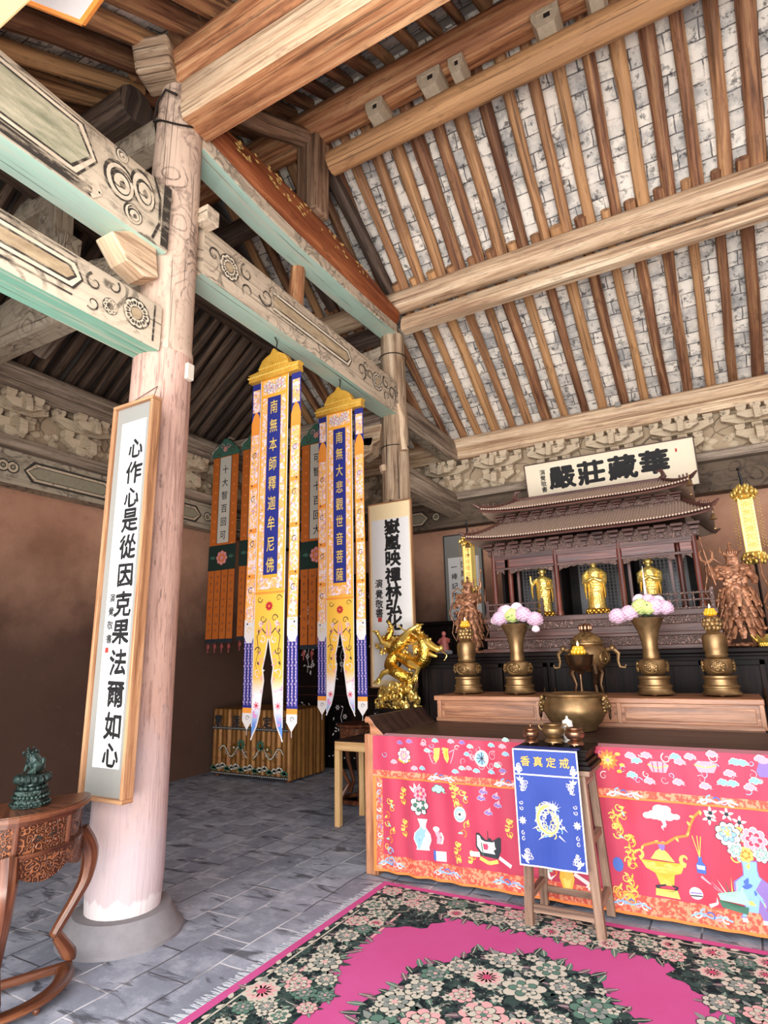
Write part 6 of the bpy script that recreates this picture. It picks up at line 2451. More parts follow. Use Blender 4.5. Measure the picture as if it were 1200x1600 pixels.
def flowers(x, y, z, s, spec, label):
    root = thing1('flower_bunch', label, 'flowers', (x, y, z))
    for (dx_, dy_, dz, r, m) in spec:
        mb = MB()
        n = 46
        r *= 1.22
        m = m.replace('2', '')
        for k in range(n):
            th = math.acos(1 - 1.6 * (k + .5) / n)
            a = k * 2.39996
            d = Vector((sin(th) * cos(a), sin(th) * sin(a), cos(th)))
            c = Vector((dx_, dy_, dz)) + d * r * .82
            R_ = d.to_track_quat('Z', 'Y').to_matrix()
            mb.ball(c, r * .25, 6, sc=(1.3, 1.0, .4), rot=R_ @ Matrix.Rotation(.6, 3, 'X'), bump=.3)
        mb.ball((dx_, dy_, dz), r * .74, 8)
        mb.build('blossom', m, root, (0, 0, 0))
    mb = MB()
    for k in range(16):
        a = random.random() * 6.28
        L = random.uniform(.08, .16)
        p0 = Vector((.03 * cos(a), .03 * sin(a), .0))
        p1 = p0 + Vector((cos(a) * L, sin(a) * L, random.uniform(.0, .09)))
        mb.tube([p0, (p0 + p1) / 2 + Vector((0, 0, .03)), p1], [.003, .012, .002], 5, flat=.3)
    for (dx_, dy_, dz, r, m) in spec:
        mb.tube([(0, 0, -.12), (dx_ * .5, dy_ * .5, dz * .4), (dx_, dy_, dz)], .004, 5)
    mb.build('leaves', 'leaf_dark', root, (0, 0, 0))
    return root


def gu_vase(x, y, label, grp):
    root = thing1('bronze_vase', label, 'vase', (x, y, SZ), grp)
    bulb_base(root, 1.0)
    mb = MB()
    mb.lathe([(.062, .285), (.066, .30), (.058, .36), (.062, .42), (.080, .50), (.11, .565), (.128, .60), (.122, .605), (.07, .52), (.045, .42)], 32, lobes=16, lobe=.015)
    mb.build('flared_neck', 'bronze', root, (0, 0, 0))
    return root


def gu_candle(x, y, label, grp):
    root = thing1('candle_stand', label, 'candle stand', (x, y, SZ), grp)
    bulb_base(root, .98)
    mb = MB()
    mb.lathe([(.075, .285), (.082, .30), (.076, .32), (.085, .345), (.086, .43), (.078, .455), (.05, .47), (.035, .49)], 28)
    mb.build('barrel', 'bronze', root, (0, 0, 0))
    mb = MB()
    for ring, (r, z, n, q) in enumerate(((.045, .505, 9, .030), (.055, .535, 10, .032), (.050, .565, 9, .028))):
        for k in range(n):
            a = 2 * pi * (k + .5 * ring) / n
            mb.ball((r * cos(a), r * sin(a), z), q * .62, 7, sc=(1, 1, 1.2))
    mb.lathe([(.03, .49), (.05, .51), (.055, .55), (.05, .585), (.03, .595)], 16)
    mb.build('lotus_bud', 'bronze_relief', root, (0, 0, 0))
    c = thing1('lotus_candle', 'yellow wax lotus candle burning on the %s bronze candle stand' % ('left' if 'left' in label else 'right'), 'candle', (x, y, SZ + .597))
    lotus_candle(c)
    return root


def lotus_candle(root, s=1.0):
    mb = MB()
    mb.lathe([(.018 * s, 0), (.035 * s, .012 * s), (.04 * s, .03 * s), (.028 * s, .045 * s), (.0, .046 * s)], 14)
    for ring, (r, z, n) in enumerate(((.036, .022, 9), (.026, .042, 8))):
        for k in range(n):
            a = 2 * pi * (k + ring * .5) / n
            mb.ball((r * s * cos(a), r * s * sin(a), z * s), .014 * s, 7, sc=(.9, .9, 1.35))
    mb.build('wax_petals', 'wax_yellow', root, (0, 0, 0))
    mb = MB()
    mb.tube([(0, 0, .045 * s), (0, 0, .062 * s)], .0025 * s, 5)
    mb.build('wick', 'paper_cream', root, (0, 0, 0))
    mb = MB()
    mb.lathe([(.0015, .060 * s), (.006 * s, .068 * s), (.005 * s, .078 * s), (.001, .092 * s)], 8)
    mb.build('flame', 'flame', root, (0, 0, 0))


t = NT('flame')
t.b.inputs['Emission Color'].default_value = (1, .62, .25, 1)
t.b.inputs['Emission Strength'].default_value = 9
MATS['flame'] = t.col(srgb(255, 220, 150))
random.seed(21)
YV = 5.30
pl = aty(735, 1078, YV).x
gu_candle(-2.10, YV, 'bronze candle stand at the left end of the raised shelf', 'bronze altar vessels')
gu_candle(-.06, YV, 'bronze candle stand at the right end of the raised shelf', 'bronze altar vessels')
gu_vase(-1.62, YV, 'bronze trumpet vase holding flowers left of the incense burners', 'bronze altar vessels')
gu_vase(-.52, YV, 'bronze trumpet vase holding flowers right of the incense burners', 'bronze altar vessels')
flowers(-1.62, YV, SZ + .62, 1, [(.00, -.05, .05, .062, 'petal_lime'), (-.12, -.05, .03, .062, 'petal_pink'), (-.06, -.03, .10, .05, 'petal_pale'), (.10, -.06, .055, .065, 'petal_pink'), (.20, -.05, .01, .062, 'petal_pink'),
                                 (.03, .0, .12, .05, 'petal_pale'), (-.10, .02, .10, .05, 'petal_pink'), (.20, -.05, -.07, .03, 'petal_pale2'), (-.17, -.02, .02, .04, 'petal_pale')],
        'bunch of pink and lime blossoms in the left bronze vase')
flowers(-.52, YV, SZ + .62, 1, [(-.03, -.05, .065, .062, 'petal_lime'), (.08, -.05, .06, .065, 'petal_pink'), (.15, -.03, .05, .055, 'petal_pink'), (-.12, -.07, .02, .06, 'petal_pink'), (-.21, -.06, .0, .062, 'petal_pink'),
                                (.03, .0, .12, .05, 'petal_pink'), (-.04, .02, .13, .045, 'petal_pale'), (.10, .02, .11, .045, 'petal_pale'), (.03, -.08, .05, .05, 'petal_lime')],
        'bunch of pink and lime blossoms in the right bronze vase')


# covered tripod burner with dragon-scroll handles, centre of the raised shelf
root = thing1('tripod_burner', 'brown bronze covered tripod burner with curled handles at the centre of the raised shelf', 'incense burner', (-1.03, 5.40, SZ))
for k in range(3):
    a = 2 * pi * k / 3 - pi / 2 + .5
    mb = MB()
    mb.tube([(.12 * cos(a), .12 * sin(a), .24), (.15 * cos(a), .15 * sin(a), .17), (.12 * cos(a), .12 * sin(a), .08), (.14 * cos(a), .14 * sin(a), .0)], [.035, .028, .016, .02], 8)
    mb.build('leg', 'bronze_dark', root, (0, 0, 0))
mb = MB()
mb.lathe([(.0, .18), (.08, .19), (.15, .24), (.17, .31), (.155, .37), (.13, .40), (.145, .41), (.145, .42), (.06, .42)], 32)
b = mb.build('bowl', 'bronze', root, (0, 0, 0))
mb = MB()
for k in range(6):
    a = k * pi / 3 - pi / 2
    ca, sa = cos(a), sin(a)
    mb.tube([(.168 * ca - .05 * cos(2 * pi * i / 14) * sa, .168 * sa + .05 * cos(2 * pi * i / 14) * ca, .30 + .05 * sin(2 * pi * i / 14)) for i in range(15)], .005, 6)
    for i in range(9):
        q = random.random() * 6
        mb.ball((.16 * ca - .03 * cos(q) * sa, .16 * sa + .03 * cos(q) * ca, .30 + .03 * sin(q)), .012, 6)
mb.build('relief_medallion', 'bronze_relief', b, (0, 0, 0))
for sg in (-1, 1):
    mb = MB()
    mb.tube([(sg * .14, 0, .36), (sg * .21, 0, .37), (sg * .25, 0, .33), (sg * .24, 0, .27), (sg * .25, 0, .22), (sg * .29, 0, .215), (sg * .30, 0, .24)], [.012, .02, .018, .012, .01, .009, .006], 8)
    mb.ball((sg * .205, 0, .375), .028, 8)
    mb.build('handle', 'bronze', root, (0, 0, 0))
mb = MB()
mb.lathe([(.135, .425), (.125, .45), (.10, .48), (.05, .51), (.03, .52), (.0, .52)], 28)
l = mb.build('lid', 'bronze_relief', root, (0, 0, 0))
mb = MB()
for k in range(9):
    a = 2 * pi * k / 9
    mb.ball((.045 * cos(a), .045 * sin(a), .55), .02, 7, sc=(.8, .8, 1.6))
mb.ball((0, 0, .56), .03, 8)
mb.build('lotus_knob', 'copper_pot', l, (0, 0, 0))

# slim oil lamp stand with a yellow lotus candle, standing on the altar behind the big bowl
root = thing1('oil_lamp', 'slim dark pedestal bowl lamp standing before the tripod burner', 'lamp', (-1.05, 5.12, SZ))
mb = MB()
mb.lathe([(.0, 0), (.075, .0), (.08, .012), (.05, .02), (.02, .035), (.013, .08), (.013, .17), (.025, .18), (.03, .19)], 24)
mb.build('stem', 'bronze_dark', root, (0, 0, 0))
mb = MB()
mb.lathe([(.02, .185), (.06, .205), (.10, .25), (.115, .31), (.12, .325), (.112, .327), (.09, .26), (.0, .22)], 28)
mb.build('lamp_bowl', 'bronze_dark', root, (0, 0, 0))
c = thing1('lotus_candle', 'yellow wax lotus candle burning in the slim pedestal bowl lamp', 'candle', (-1.05, 5.12, SZ + .32))
lotus_candle(c, 1.25)
mb = MB()
mb.lathe([(.02, -.11), (.024, -.05), (.022, .0)], 10)
mb.build('candle_cup', 'bronze_dark', c, (0, 0, 0))

# big round bronze bowl on the altar
root = thing1('incense_bowl', 'big round plain bronze incense bowl with lion mask handles on the altar table', 'incense burner', (-1.03, 4.70, AZ + .002))
mb = MB()
mb.lathe([(.12, .0), (.14, .005), (.15, .03), (.19, .07), (.222, .13), (.225, .17), (.20, .225), (.192, .24), (.21, .25), (.212, .262), (.195, .265), (.18, .25), (.0, .22)], 44)
mb.build('bowl', 'bronze', root, (0, 0, 0))
for sg in (-1, 1):
    mb = MB()
    c = Vector((sg * .225, -.02, .19))
    mb.ball(c, .045, 12, sc=(.6, .8, 1), bump=.4)
    for q in (-1, 1):
        mb.ball(c + Vector((0, q * .03, .045)), .017, 7)
        mb.ball(c + Vector((sg * .02, q * .018, .012)), .009, 6)
    for k in range(10):
        a = k * .6
        mb.ball(c + Vector((-.005, .045 * cos(a), .05 * sin(a))), .014, 6)
    mb.ball(c + Vector((sg * .025, 0, -.012)), .016, 7)
    mb.build('lion_mask', 'bronze_relief', root, (0, 0, 0))
    mb = MB()
    mb.tube([(sg * .25, -.02 + .03 * cos(a), .15 + .04 * sin(a) - .02) for a in [2 * pi * k / 16 for k in range(17)]], .006, 6)
    mb.build('ring_handle', 'bronze_dark', root, (0, 0, 0))
mb = MB()
mb.lathe([(.0, .235), (.18, .235)], 24)
mb.build('ash', 'grey_stone', root, (0, 0, 0))

# ------------------------------------------------------------------ incense stand with its black box and blue cloth
SX, SY = -.975, 3.86
O = Vector((SX, SY, 0))
root = thing1('incense_stand', 'tall splayed four legged wooden stand in front of the red altar cloth', 'stand', O)
ht = .845
for sx_ in (-1, 1):
    for sy_ in (-1, 1):
        mb = MB()
        b0 = Vector((sx_ * .185, sy_ * .17, .012))
        t0 = Vector((sx_ * .215 * .98, sy_ * .145, ht - .03))
        b0 = Vector((sx_ * .195, sy_ * .165, .012))
        t0 = Vector((sx_ * .160, sy_ * .135, ht - .03))
        hw = .024
        mb.loft([[b0 + Vector((a * hw, c * hw, 0)) for a, c in ((-1, -1), (1, -1), (1, 1), (-1, 1))], [t0 + Vector((a * hw, c * hw, 0)) for a, c in ((-1, -1), (1, -1), (1, 1), (-1, 1))]], smooth=False)
        mb.build('leg', 'stool_wood', root, (0, 0, 0), bevel=.004)
for z, k in ((.10, .19), (.42, .178)):
    for ax in (0, 1):
        for sg in (-1, 1):
            if z > .3 and ax == 0 and sg < 0:
                continue
            mb = MB()
            w = 2 * k - .045
            zz = z + (.05 if ax else 0)
            if ax == 0:
                mb.box((0, sg * (.162 - z * .03), zz), (w, .03, .038))
            else:
                mb.box((sg * k * (1 - .0), 0, zz), (.03, .28, .038))
            mb.build('stretcher', 'stool_wood', root, (0, 0, 0), bevel=.003)
mb = MB()
mb.box((0, 0, ht - .015), (.43, .36, .03))
mb.box((0, -.15, ht - .06), (.33, .02, .06))
mb.box((0, .15, ht - .06), (.33, .02, .06))
for sg in (-1, 1):
    mb.box((sg * .17, 0, ht - .06), (.02, .28, .06))
mb.build('stand_top', 'stool_wood', root, (0, 0, 0), bevel=.005)
O2 = Vector((SX, SY, ht + .001))
root = thing1('tray_box', 'low black moulded box on top of the incense stand', 'box', O2)
mb = MB()
mb.box((0, 0, .012), (.455, .36, .024))
mb.box((0, 0, .036), (.42, .33, .024))
mb.box((0, 0, .058), (.385, .30, .022))
mb.box((0, 0, .082), (.40, .31, .03))
mb.box((0, 0, .102), (.43, .33, .014))
mb.build('moulded_body', 'ebony', root, (0, 0, 0), bevel=.004)
BT = ht + .11
# blue embroidered cloth hanging from the box
yb_ = SY - .238
t = NT('cloth_blue', .55, 0, .3)
p = t.obj()
b = t.mix(t.noise(p, 4, 3), srgb(30, 52, 128), srgb(44, 70, 152))
t.bump(t.noise(p, 300, 2), .2, .002)
MATS['cloth_blue'] = t.col(b)
mb = MB()
cw = .19
x0c = SX - .205


def bp(u, v, h):
    return (x0c + u, yb_ - h - .004 * sin(u * 30 + 1) * (1 - v / .62), .335 + v)


A = Art(mb, bp, 0)
BW = .375
A.quad(0, 0, BW, .622, 0, 0, 12, 8)
mb.add([bp(0, .622, 0), bp(BW, .622, 0), (x0c + BW, SY - .12, BT + .002), (x0c, SY - .12, BT + .002)], [[0, 1, 2, 3]], None, 0)
for (a, b_, c, d) in ((0, 0, BW, .008), (0, .614, BW, .622), (0, 0, .008, .62), (BW - .008, 0, BW, .62), (0, .478, BW, .486)):
    A.quad(a, b_, c, d, 1, .0015, 8, 8)
for i, ch in enumerate('香真定戒'):
    A.glyph(ch, .075 + i * .075, .556, .058, 2, .012, h=.005)
for (u, v, sx_, sy_) in ((.022, .50, .6, .7), (BW - .022, .50, -.6, .7), (.035, .035, 1, 1), (BW - .035, .035, -1, 1), (.035, .445, 1, -1), (BW - .035, .445, -1, -1)):
    for k in range(9):
        A.curl(u + sx_ * (.008 + .014 * (k % 3) * (1 - (k // 3) * .3)), v + sy_ * (.008 + .018 * (k // 3)), .011, .004, 1, 1.2, k, .002, 1 if k % 2 else -1)
    for k in range(5):
        A.leaf(u, v, .03, .012, pi / 4 * (k - 1) if sx_ > 0 else pi - pi / 4 * (k - 1), 1, .002)
for u in (.035, BW - .035):
    A.daisy(u, .235, .022, 1, 1, .002, 8)
    for v in (.14, .17, .30, .33):
        A.curl(u, v, .012, .004, 1, 1.3, v * 9, .002)
cu, cv = BW / 2, .245
for k in range(46):
    a = random.random() * 6.28
    q = random.random() ** .5 * .075
    A.curl(cu + q * cos(a), cv + q * 1.1 * sin(a), .020, .006, (1, 3, 1, 4)[k % 4], 1.1, a, .002 + .00002 * k, 1 if k % 2 else -1)
loop = [(cu + (.075 - .0016 * k) * cos(.9 + k * .33), cv + (.082 - .0016 * k) * sin(.9 + k * .33)) for k in range(26)]
A.stroke(loop, .030, 1, .0024, True)
A.stroke(loop, .016, 3, .0030, True)
A.stroke([(cu + .02, cv + .07), (cu + .0, cv + .095), (cu - .03, cv + .10)], .018, 1, .0034, True)
for k in range(7):
    A.stroke([(cu + .03, cv + .06), (cu + .03 + .05 * cos(.4 + k * .4), cv + .06 + .055 * sin(.4 + k * .4))], .006, 1, .0036, True)
for k in range(4):
    A.stroke([(cu + (-.06, .07, .05, -.04)[k], cv + (-.03, -.02, -.07, -.08)[k]), (cu + (-.10, .10, .085, -.07)[k], cv + (-.05, -.05, -.10, -.105)[k])], .010, 1, .0036, True)
tag(mb.build('stand_cloth', ['cloth_blue', 'thread_white', 'thread_gold', 'thread_yellow', 'thread_sky']), 'blue silk cloth with white dragon and gold characters hung on the incense stand', 'cloth')


# small vessels on the box
def small_pot(x, y, s, label, ears=False, knob=False, mat='copper_pot'):
    root = thing1('bronze_pot', label, 'pot', (x, y, BT + .001))
    mb = MB()
    for k in range(3):
        a = 2 * pi * k / 3 - pi / 2
        mb.ball((.035 * s * cos(a), .035 * s * sin(a), .009 * s), .010 * s, 7)
    mb.lathe([(.03 * s, .012 * s), (.05 * s, .014 * s), (.05 * s, .02 * s), (.04 * s, .03 * s), (.028 * s, .036 * s)], 22)
    mb.build('pot_stand', mat, root, (0, 0, 0))
    mb = MB()
    mb.lathe([(.025 * s, .036 * s), (.045 * s, .045 * s), (.058 * s, .065 * s), (.056 * s, .083 * s), (.042 * s, .095 * s), (.05 * s, .102 * s), (.05 * s, .106 * s), (.0, .09 * s)], 26)
    mb.build('bowl', mat, root, (0, 0, 0))
    if knob:
        mb = MB()
        mb.lathe([(.045 * s, .103 * s), (.035 * s, .113 * s), (.01 * s, .12 * s), (.006 * s, .13 * s), (.008 * s, .14 * s), (.0, .148 * s)], 18)
        mb.build('lid', mat, root, (0, 0, 0))
    if ears:
        for sg in (-1, 1):
            mb = MB()
            mb.tube([(sg * .048 * s, 0, .10 * s), (sg * .07 * s, 0, .105 * s), (sg * .078 * s, 0, .09 * s), (sg * .068 * s, 0, .075 * s), (sg * .056 * s, 0, .072 * s)], .005 * s, 6)
            mb.build('handle', mat, root, (0, 0, 0))


small_pot(SX - .145, SY - .03, .85, 'small dark bronze lidded pot with a finial on the left of the black box', knob=True)
small_pot(SX - .01, SY - .01, 1.15, 'small golden bronze bowl with two loop handles in the middle of the black box', ears=True, mat='bronze')
small_pot(SX + .125, SY - .05, 1.0, 'small copper brown pot on the right of the black box', knob=False)
root = thing1('porcelain_jar', 'small white porcelain jar with a lid standing between the bronze pots', 'jar', (SX + .055, SY + .09, BT + .001))
mb = MB()
mb.lathe([(.026, 0), (.032, .004), (.028, .02), (.031, .04), (.034, .09), (.033, .11), (.028, .118)], 22)
mb.build('jar_body', 'porcelain', root, (0, 0, 0))
mb = MB()
mb.lathe([(.032, .118), (.03, .13), (.012, .14), (.006, .146), (.008, .155), (.0, .16)], 22)
mb.build('lid', 'porcelain', root, (0, 0, 0))


# ------------------------------------------------------------------ golden standing figures inside the shrine
def robed_figure(name, label, x, y, z, H, arm='rest', mat='gold'):
    root = empty(name, (x, y, z), label, 'statue', None)
    mb = MB()
    # one continuous surface from hem to crown: (height, half width, half depth)
    prof = [(0, .155, .11), (.02, .165, .12), (.12, .155, .11), (.30, .150, .105), (.45, .155, .105), (.52, .150, .10), (.60, .148, .10), (.68, .145, .095), (.735, .13, .085), (.765, .10, .07),
            (.785, .06, .055), (.80, .048, .05), (.82, .052, .056), (.845, .070, .074), (.875, .078, .082), (.91, .078, .082), (.94, .064, .068), (.955, .044, .046), (.98, .040, .040), (1.0, .012, .012)]
    n = 40
    secs = []
    for (h, a, b_) in prof:
        sec = []
        for k in range(n):
            q = 2 * pi * k / n
            f = 1 + (.035 * cos(q * 11 + h * 9) * (1 if h < .75 else 0)) + (.03 * sin(q * 5 + h * 24) if .3 < h < .78 else 0)
            sec.append((a * H * cos(q) * f, b_ * H * sin(q) * f, h * H))
        secs.append(sec)
    mb.loft(secs)
    # face: nose, lips, ears
    mb.ball((0, -.080 * H, .875 * H), .011 * H, 6, sc=(.8, 1.2, 1.6))
    mb.ball((0, -.078 * H, .852 * H), .012 * H, 6, sc=(1.3, .6, .5))
    for sg in (-1, 1):
        mb.ball((sg * .03 * H, -.074 * H, .890 * H), .010 * H, 6, sc=(1.3, .6, .5))
        mb.ball((sg * .079 * H, 0, .87 * H), .013 * H, 6, sc=(.5, .8, 2.2))
    mb.build('body', mat, root, (0, 0, 0))
    for sg in (-1, 1):
        mb = MB()
        if arm == 'raise' and sg < 0:
            path = [(sg * .105, 0, .72), (sg * .19, -.02, .66), (sg * .22, -.08, .60), (sg * .23, -.12, .68), (sg * .23, -.125, .74)]
            rr = [.045, .055, .05, .025, .02]
        elif arm == 'raise':
            path = [(sg * .105, 0, .72), (sg * .19, -.01, .64), (sg * .20, -.06, .52), (sg * .15, -.13, .50), (sg * .10, -.15, .50)]
            rr = [.045, .06, .06, .03, .02]
        else:
            path = [(sg * .105, 0, .72), (sg * .175, -.01, .64), (sg * .17, -.06, .50), (sg * .09, -.13, .53), (sg * .03, -.145, .56)]
            rr = [.045, .06, .06, .04, .022]
        mb.tube([Vector(p_) * H for p_ in path], [r_ * H for r_ in rr], 10)
        # hand with fingers
        e = Vector(path[-1]) * H
        d = (Vector(path[-1]) - Vector(path[-2])).normalized()
        mb.ball(e + d * .012 * H, .022 * H, 8, sc=(.9, .6, 1.1))
        for k in range(4):
            b0 = e + d * .02 * H + Vector(((k - 1.5) * .009 * H, 0, 0))
            mb.tube([b0, b0 + d * .022 * H, b0 + d * (.035 - .004 * abs(k - 1.5)) * H + Vector((0, -.006 * H, 0))], [.005 * H, .0048 * H, .003 * H], 6)
        mb.tube([e + Vector((.016 * H, 0, 0)), e + d * .012 * H + Vector((.028 * H, -.004 * H, 0))], [.006 * H, .004 * H], 6)
        # hanging sleeve
        m_ = Vector(path[2]) * H
        mb.tube([m_, m_ + Vector((sg * .01 * H, .0, -.14 * H)), m_ + Vector((sg * .0, .01 * H, -.30 * H))], [.05 * H, .045 * H, .018 * H], 10, flat=.5)
        mb.build('arm', mat, root, (0, 0, 0))
    # slung robe folds
    mb = MB()
    for k in range(6):
        mb.tube([(-.14 * H, -.04 * H, (.70 - .05 * k) * H), (-.03 * H, -.112 * H, (.60 - .055 * k) * H), (.08 * H, -.105 * H, (.58 - .05 * k) * H), (.15 * H, -.03 * H, (.66 - .045 * k) * H)], .007 * H, 6)
    for k in range(7):
        x0 = (-.10 + .033 * k) * H
        mb.tube([(x0, -.098 * H, .34 * H), (x0 * 1.05, -.104 * H, .18 * H), (x0 * 1.1, -.112 * H, .03 * H)], .006 * H, 5)
    mb.build('robe_folds', mat, root, (0, 0, 0))
    return root


def lotus_base(mb, r, h, z=0, n=14):
    mb.lathe([(r * .9, z), (r, z + h * .15), (r * .8, z + h * .45), (r * .95, z + h * .85), (r * .9, z + h)], 24)
    for k in range(n):
        a = 2 * pi * k / n
        mb.ball((r * .95 * cos(a), r * .95 * sin(a), z + h * .7), r * .2, 7, sc=(1, 1, 1.2))
        mb.ball((r * .95 * cos(a + .2), r * .95 * sin(a + .2), z + h * .28), r * .2, 7, sc=(1, 1, .9))


for dx_, H, dy_, arm_, lab in ((-.50, .48, .22, 'raise', 'golden standing figure with one hand raised in the left bay of the shrine'),
                               (.03, .52, .14, 'rest', 'golden robed standing figure in the middle bay of the shrine'),
                               (.52, .49, .22, 'rest', 'golden robed standing figure in the right bay of the shrine')):
    r_ = robed_figure('golden_statue', lab, CX + dx_, 5.93 + dy_, 1.852 + .05, H, arm_)
    mb = MB()
    lotus_base(mb, .1, .05, -.05)
    mb.build('lotus_base', 'gold_dim', r_, (0, 0, 0))
# tall white taper before the right figure
root = thing1('white_taper', 'thin white pointed taper standing before the right golden figure of the shrine', 'candle', (-.555, 5.84, 1.852))
mb = MB()
mb.lathe([(.022, 0), (.02, .02), (.017, .1), (.002, .40)], 12)
mb.build('taper', 'porcelain', root, (0, 0, 0))
mb = MB()
mb.lathe([(.04, .0), (.042, .012), (.022, .018)], 16)
mb.build('taper_dish', 'bronze_dark', root, (0, 0, 0))


# ------------------------------------------------------------------ armoured wooden guardians
def guardian(x, y, z, H, label, flip=1):
    root = empty('guardian_statue', (x, y, z), label, 'statue')
    f = flip
    me = bpy.data.meshes.new('body')
    V = [(0, 0, .50), (0, 0, .62), (0, -.01, .74), (0, -.01, .80), (0, -.02, .87), (0, -.01, .93),
         (.10 * f, 0, .76), (.17 * f, -.04, .66), (.16 * f, -.12, .62),
         (-.10 * f, 0, .76), (-.18 * f, -.03, .68), (-.20 * f, -.10, .76),
         (.065, 0, .46), (.09, -.03, .26), (.09, -.01, .07), (.10, -.07, .04),
         (-.065, 0, .46), (-.11, -.02, .26), (-.13, 0, .07), (-.15, -.06, .04)]
    Ed = [(0, 1), (1, 2), (2, 3), (3, 4), (4, 5), (2, 6), (6, 7), (7, 8), (2, 9), (9, 10), (10, 11), (0, 12), (12, 13), (13, 14), (14, 15), (0, 16), (16, 17), (17, 18), (18, 19)]
    Rr = [.10, .095, .10, .04, .052, .035, .055, .042, .028, .055, .042, .028, .07, .055, .035, .03, .07, .055, .035, .03]
    me.from_pydata([Vector(v) * H for v in V], Ed, [])
    o = bpy.data.objects.new('body', me)
    COL.objects.link(o)
    o.parent = root
    me.materials.append(MATS['wood_carving'])
    sk = o.modifiers.new('skin', 'SKIN')
    for i, r in enumerate(Rr):
        me.skin_vertices[0].data[i].radius = (r * H * 1.15, r * H * 1.0)
    me.skin_vertices[0].data[0].use_root = True
    ss = o.modifiers.new('sub', 'SUBSURF')
    ss.levels = ss.render_levels = 2
    # armour plates: shoulder guards, chest discs, tiered skirt, belt mask
    mb = MB()
    for sg in (-1, 1):
        mb.ball((sg * .12 * H, -.01 * H, .765 * H), .058 * H, 10, sc=(1.1, 1, .8), bump=.5)
        mb.ball((sg * .085 * H, -.03 * H, .73 * H), .07 * H, 10, sc=(.9, .9, .7), bump=.5)
        for k in range(9):
            mb.ball((sg * random.uniform(.0, .12) * H, -random.uniform(.085, .115) * H, random.uniform(.60, .76) * H), .022 * H, 7, sc=(1.2, .6, .8), bump=.6)
    mb.ball((0, -.105 * H, .57 * H), .045 * H, 10, sc=(1.2, .6, 1), bump=.4)
    mb.tube([(.115 * H * cos(a), .095 * H * sin(a), .565 * H) for a in [2 * pi * k / 20 for k in range(21)]], .018 * H, 7)
    mb.build('chest_armour', 'wood_carving', root, (0, 0, 0))
    mb = MB()
    for t_, (z0, r0, r1, n) in enumerate(((.58, .125, .17, 12), (.50, .145, .195, 14), (.40, .15, .20, 14), (.30, .14, .19, 13), (.20, .12, .175, 12))):
        for k in range(n):
            a = 2 * pi * (k + .5 * t_) / n
            p0 = Vector((r0 * cos(a), r0 * .85 * sin(a), z0)) * H
            p1 = Vector((r1 * cos(a), r1 * .85 * sin(a), z0 - .12)) * H
            mb.tube([p0, (p0 + p1) / 2 + Vector((cos(a), sin(a), 0)) * .01 * H, p1], [.026 * H, .034 * H, .018 * H], 7, flat=.45)
    for k in range(60):
        a = random.random() * 6.28
        z = random.uniform(.14, .56)
        q = .16 + .03 * random.random()
        mb.ball((q * cos(a) * H, q * .85 * sin(a) * H, z * H), .024 * H * random.uniform(.5, 1), 6, bump=.4)
    mb.build('armour_skirt', 'wood_carving', root, (0, 0, 0))
    mb = MB()
    mb.lathe([(.055, .885), (.062, .90), (.058, .93), (.035, .96), (.018, .975), (.012, 1.01), (.022, 1.02), (.0, 1.05)], 14, sx=1, sy=1)
    for v in range(len(mb.v)):
        mb.v[v] = mb.v[v] * H
    for k in range(9):
        a = pi + pi * k / 8
        mb.ball((.058 * H * cos(a), .058 * H * sin(a), .93 * H), .014 * H, 6, sc=(.8, .8, 1.8))
    for sg in (-1, 1):
        mb.tube([(sg * .05 * H, 0, .92 * H), (sg * .09 * H, .01 * H, .95 * H), (sg * .085 * H, .02 * H, 1.0 * H)], [.014 * H, .011 * H, .004 * H], 6)
    mb.build('helmet', 'wood_carving', root, (0, 0, 0))
    mb = MB()      # face details
    mb.ball((0, -.066 * H, .872 * H), .011 * H, 6, sc=(.8, 1.2, 1.5))
    mb.ball((0, -.062 * H, .85 * H), .013 * H, 6, sc=(1.3, .6, .5))
    for sg in (-1, 1):
        mb.ball((sg * .02 * H, -.062 * H, .885 * H), .009 * H, 6)
    mb.build('face', 'wood_carving', root, (0, 0, 0))
    for hand, (hx, hy, hz) in enumerate(((.16 * f, -.13, .62), (-.20 * f, -.11, .765))):
        mb = MB()
        c = Vector((hx, hy, hz)) * H
        mb.ball(c, .028 * H, 8)
        for k in range(4):
            mb.tube([c + Vector((-.02 * H, -.01 * H, (k - 1.5) * .012 * H)), c + Vector((0, -.034 * H, (k - 1.5) * .012 * H)), c + Vector((.022 * H, -.012 * H, (k - 1.5) * .011 * H))], .0065 * H, 6)
        mb.tube([c + Vector((0, 0, .02 * H)), c + Vector((.01 * H, -.02 * H, .035 * H))], .007 * H, 6)
        mb.build('hand', 'wood_carving', root, (0, 0, 0))
    # streaming scarf
    mb = MB()
    for sg in (-1, 1):
        path = [(sg * .08, .04, .82), (sg * .17, .05, .90), (sg * .24, .02, .84), (sg * .24, .0, .70), (sg * .28, -.02, .55), (sg * .22, -.02, .42), (sg * .26, 0, .28), (sg * .20, .0, .16)]
        mb.tube([Vector(q) * H for q in path], [.012 * H, .02 * H, .018 * H, .016 * H, .02 * H, .018 * H, .016 * H, .006 * H], 7, flat=.5)
    mb.build('scarf', 'wood_carving', root, (0, 0, 0))
    mb = MB()      # weapon with curled blades
    c = Vector((-.20 * f, -.14, .765)) * H
    mb.tube([c + Vector((.03 * f * H, 0, -.16 * H)), c, c + Vector((-.05 * f * H, 0, .30 * H))], .007 * H, 7)
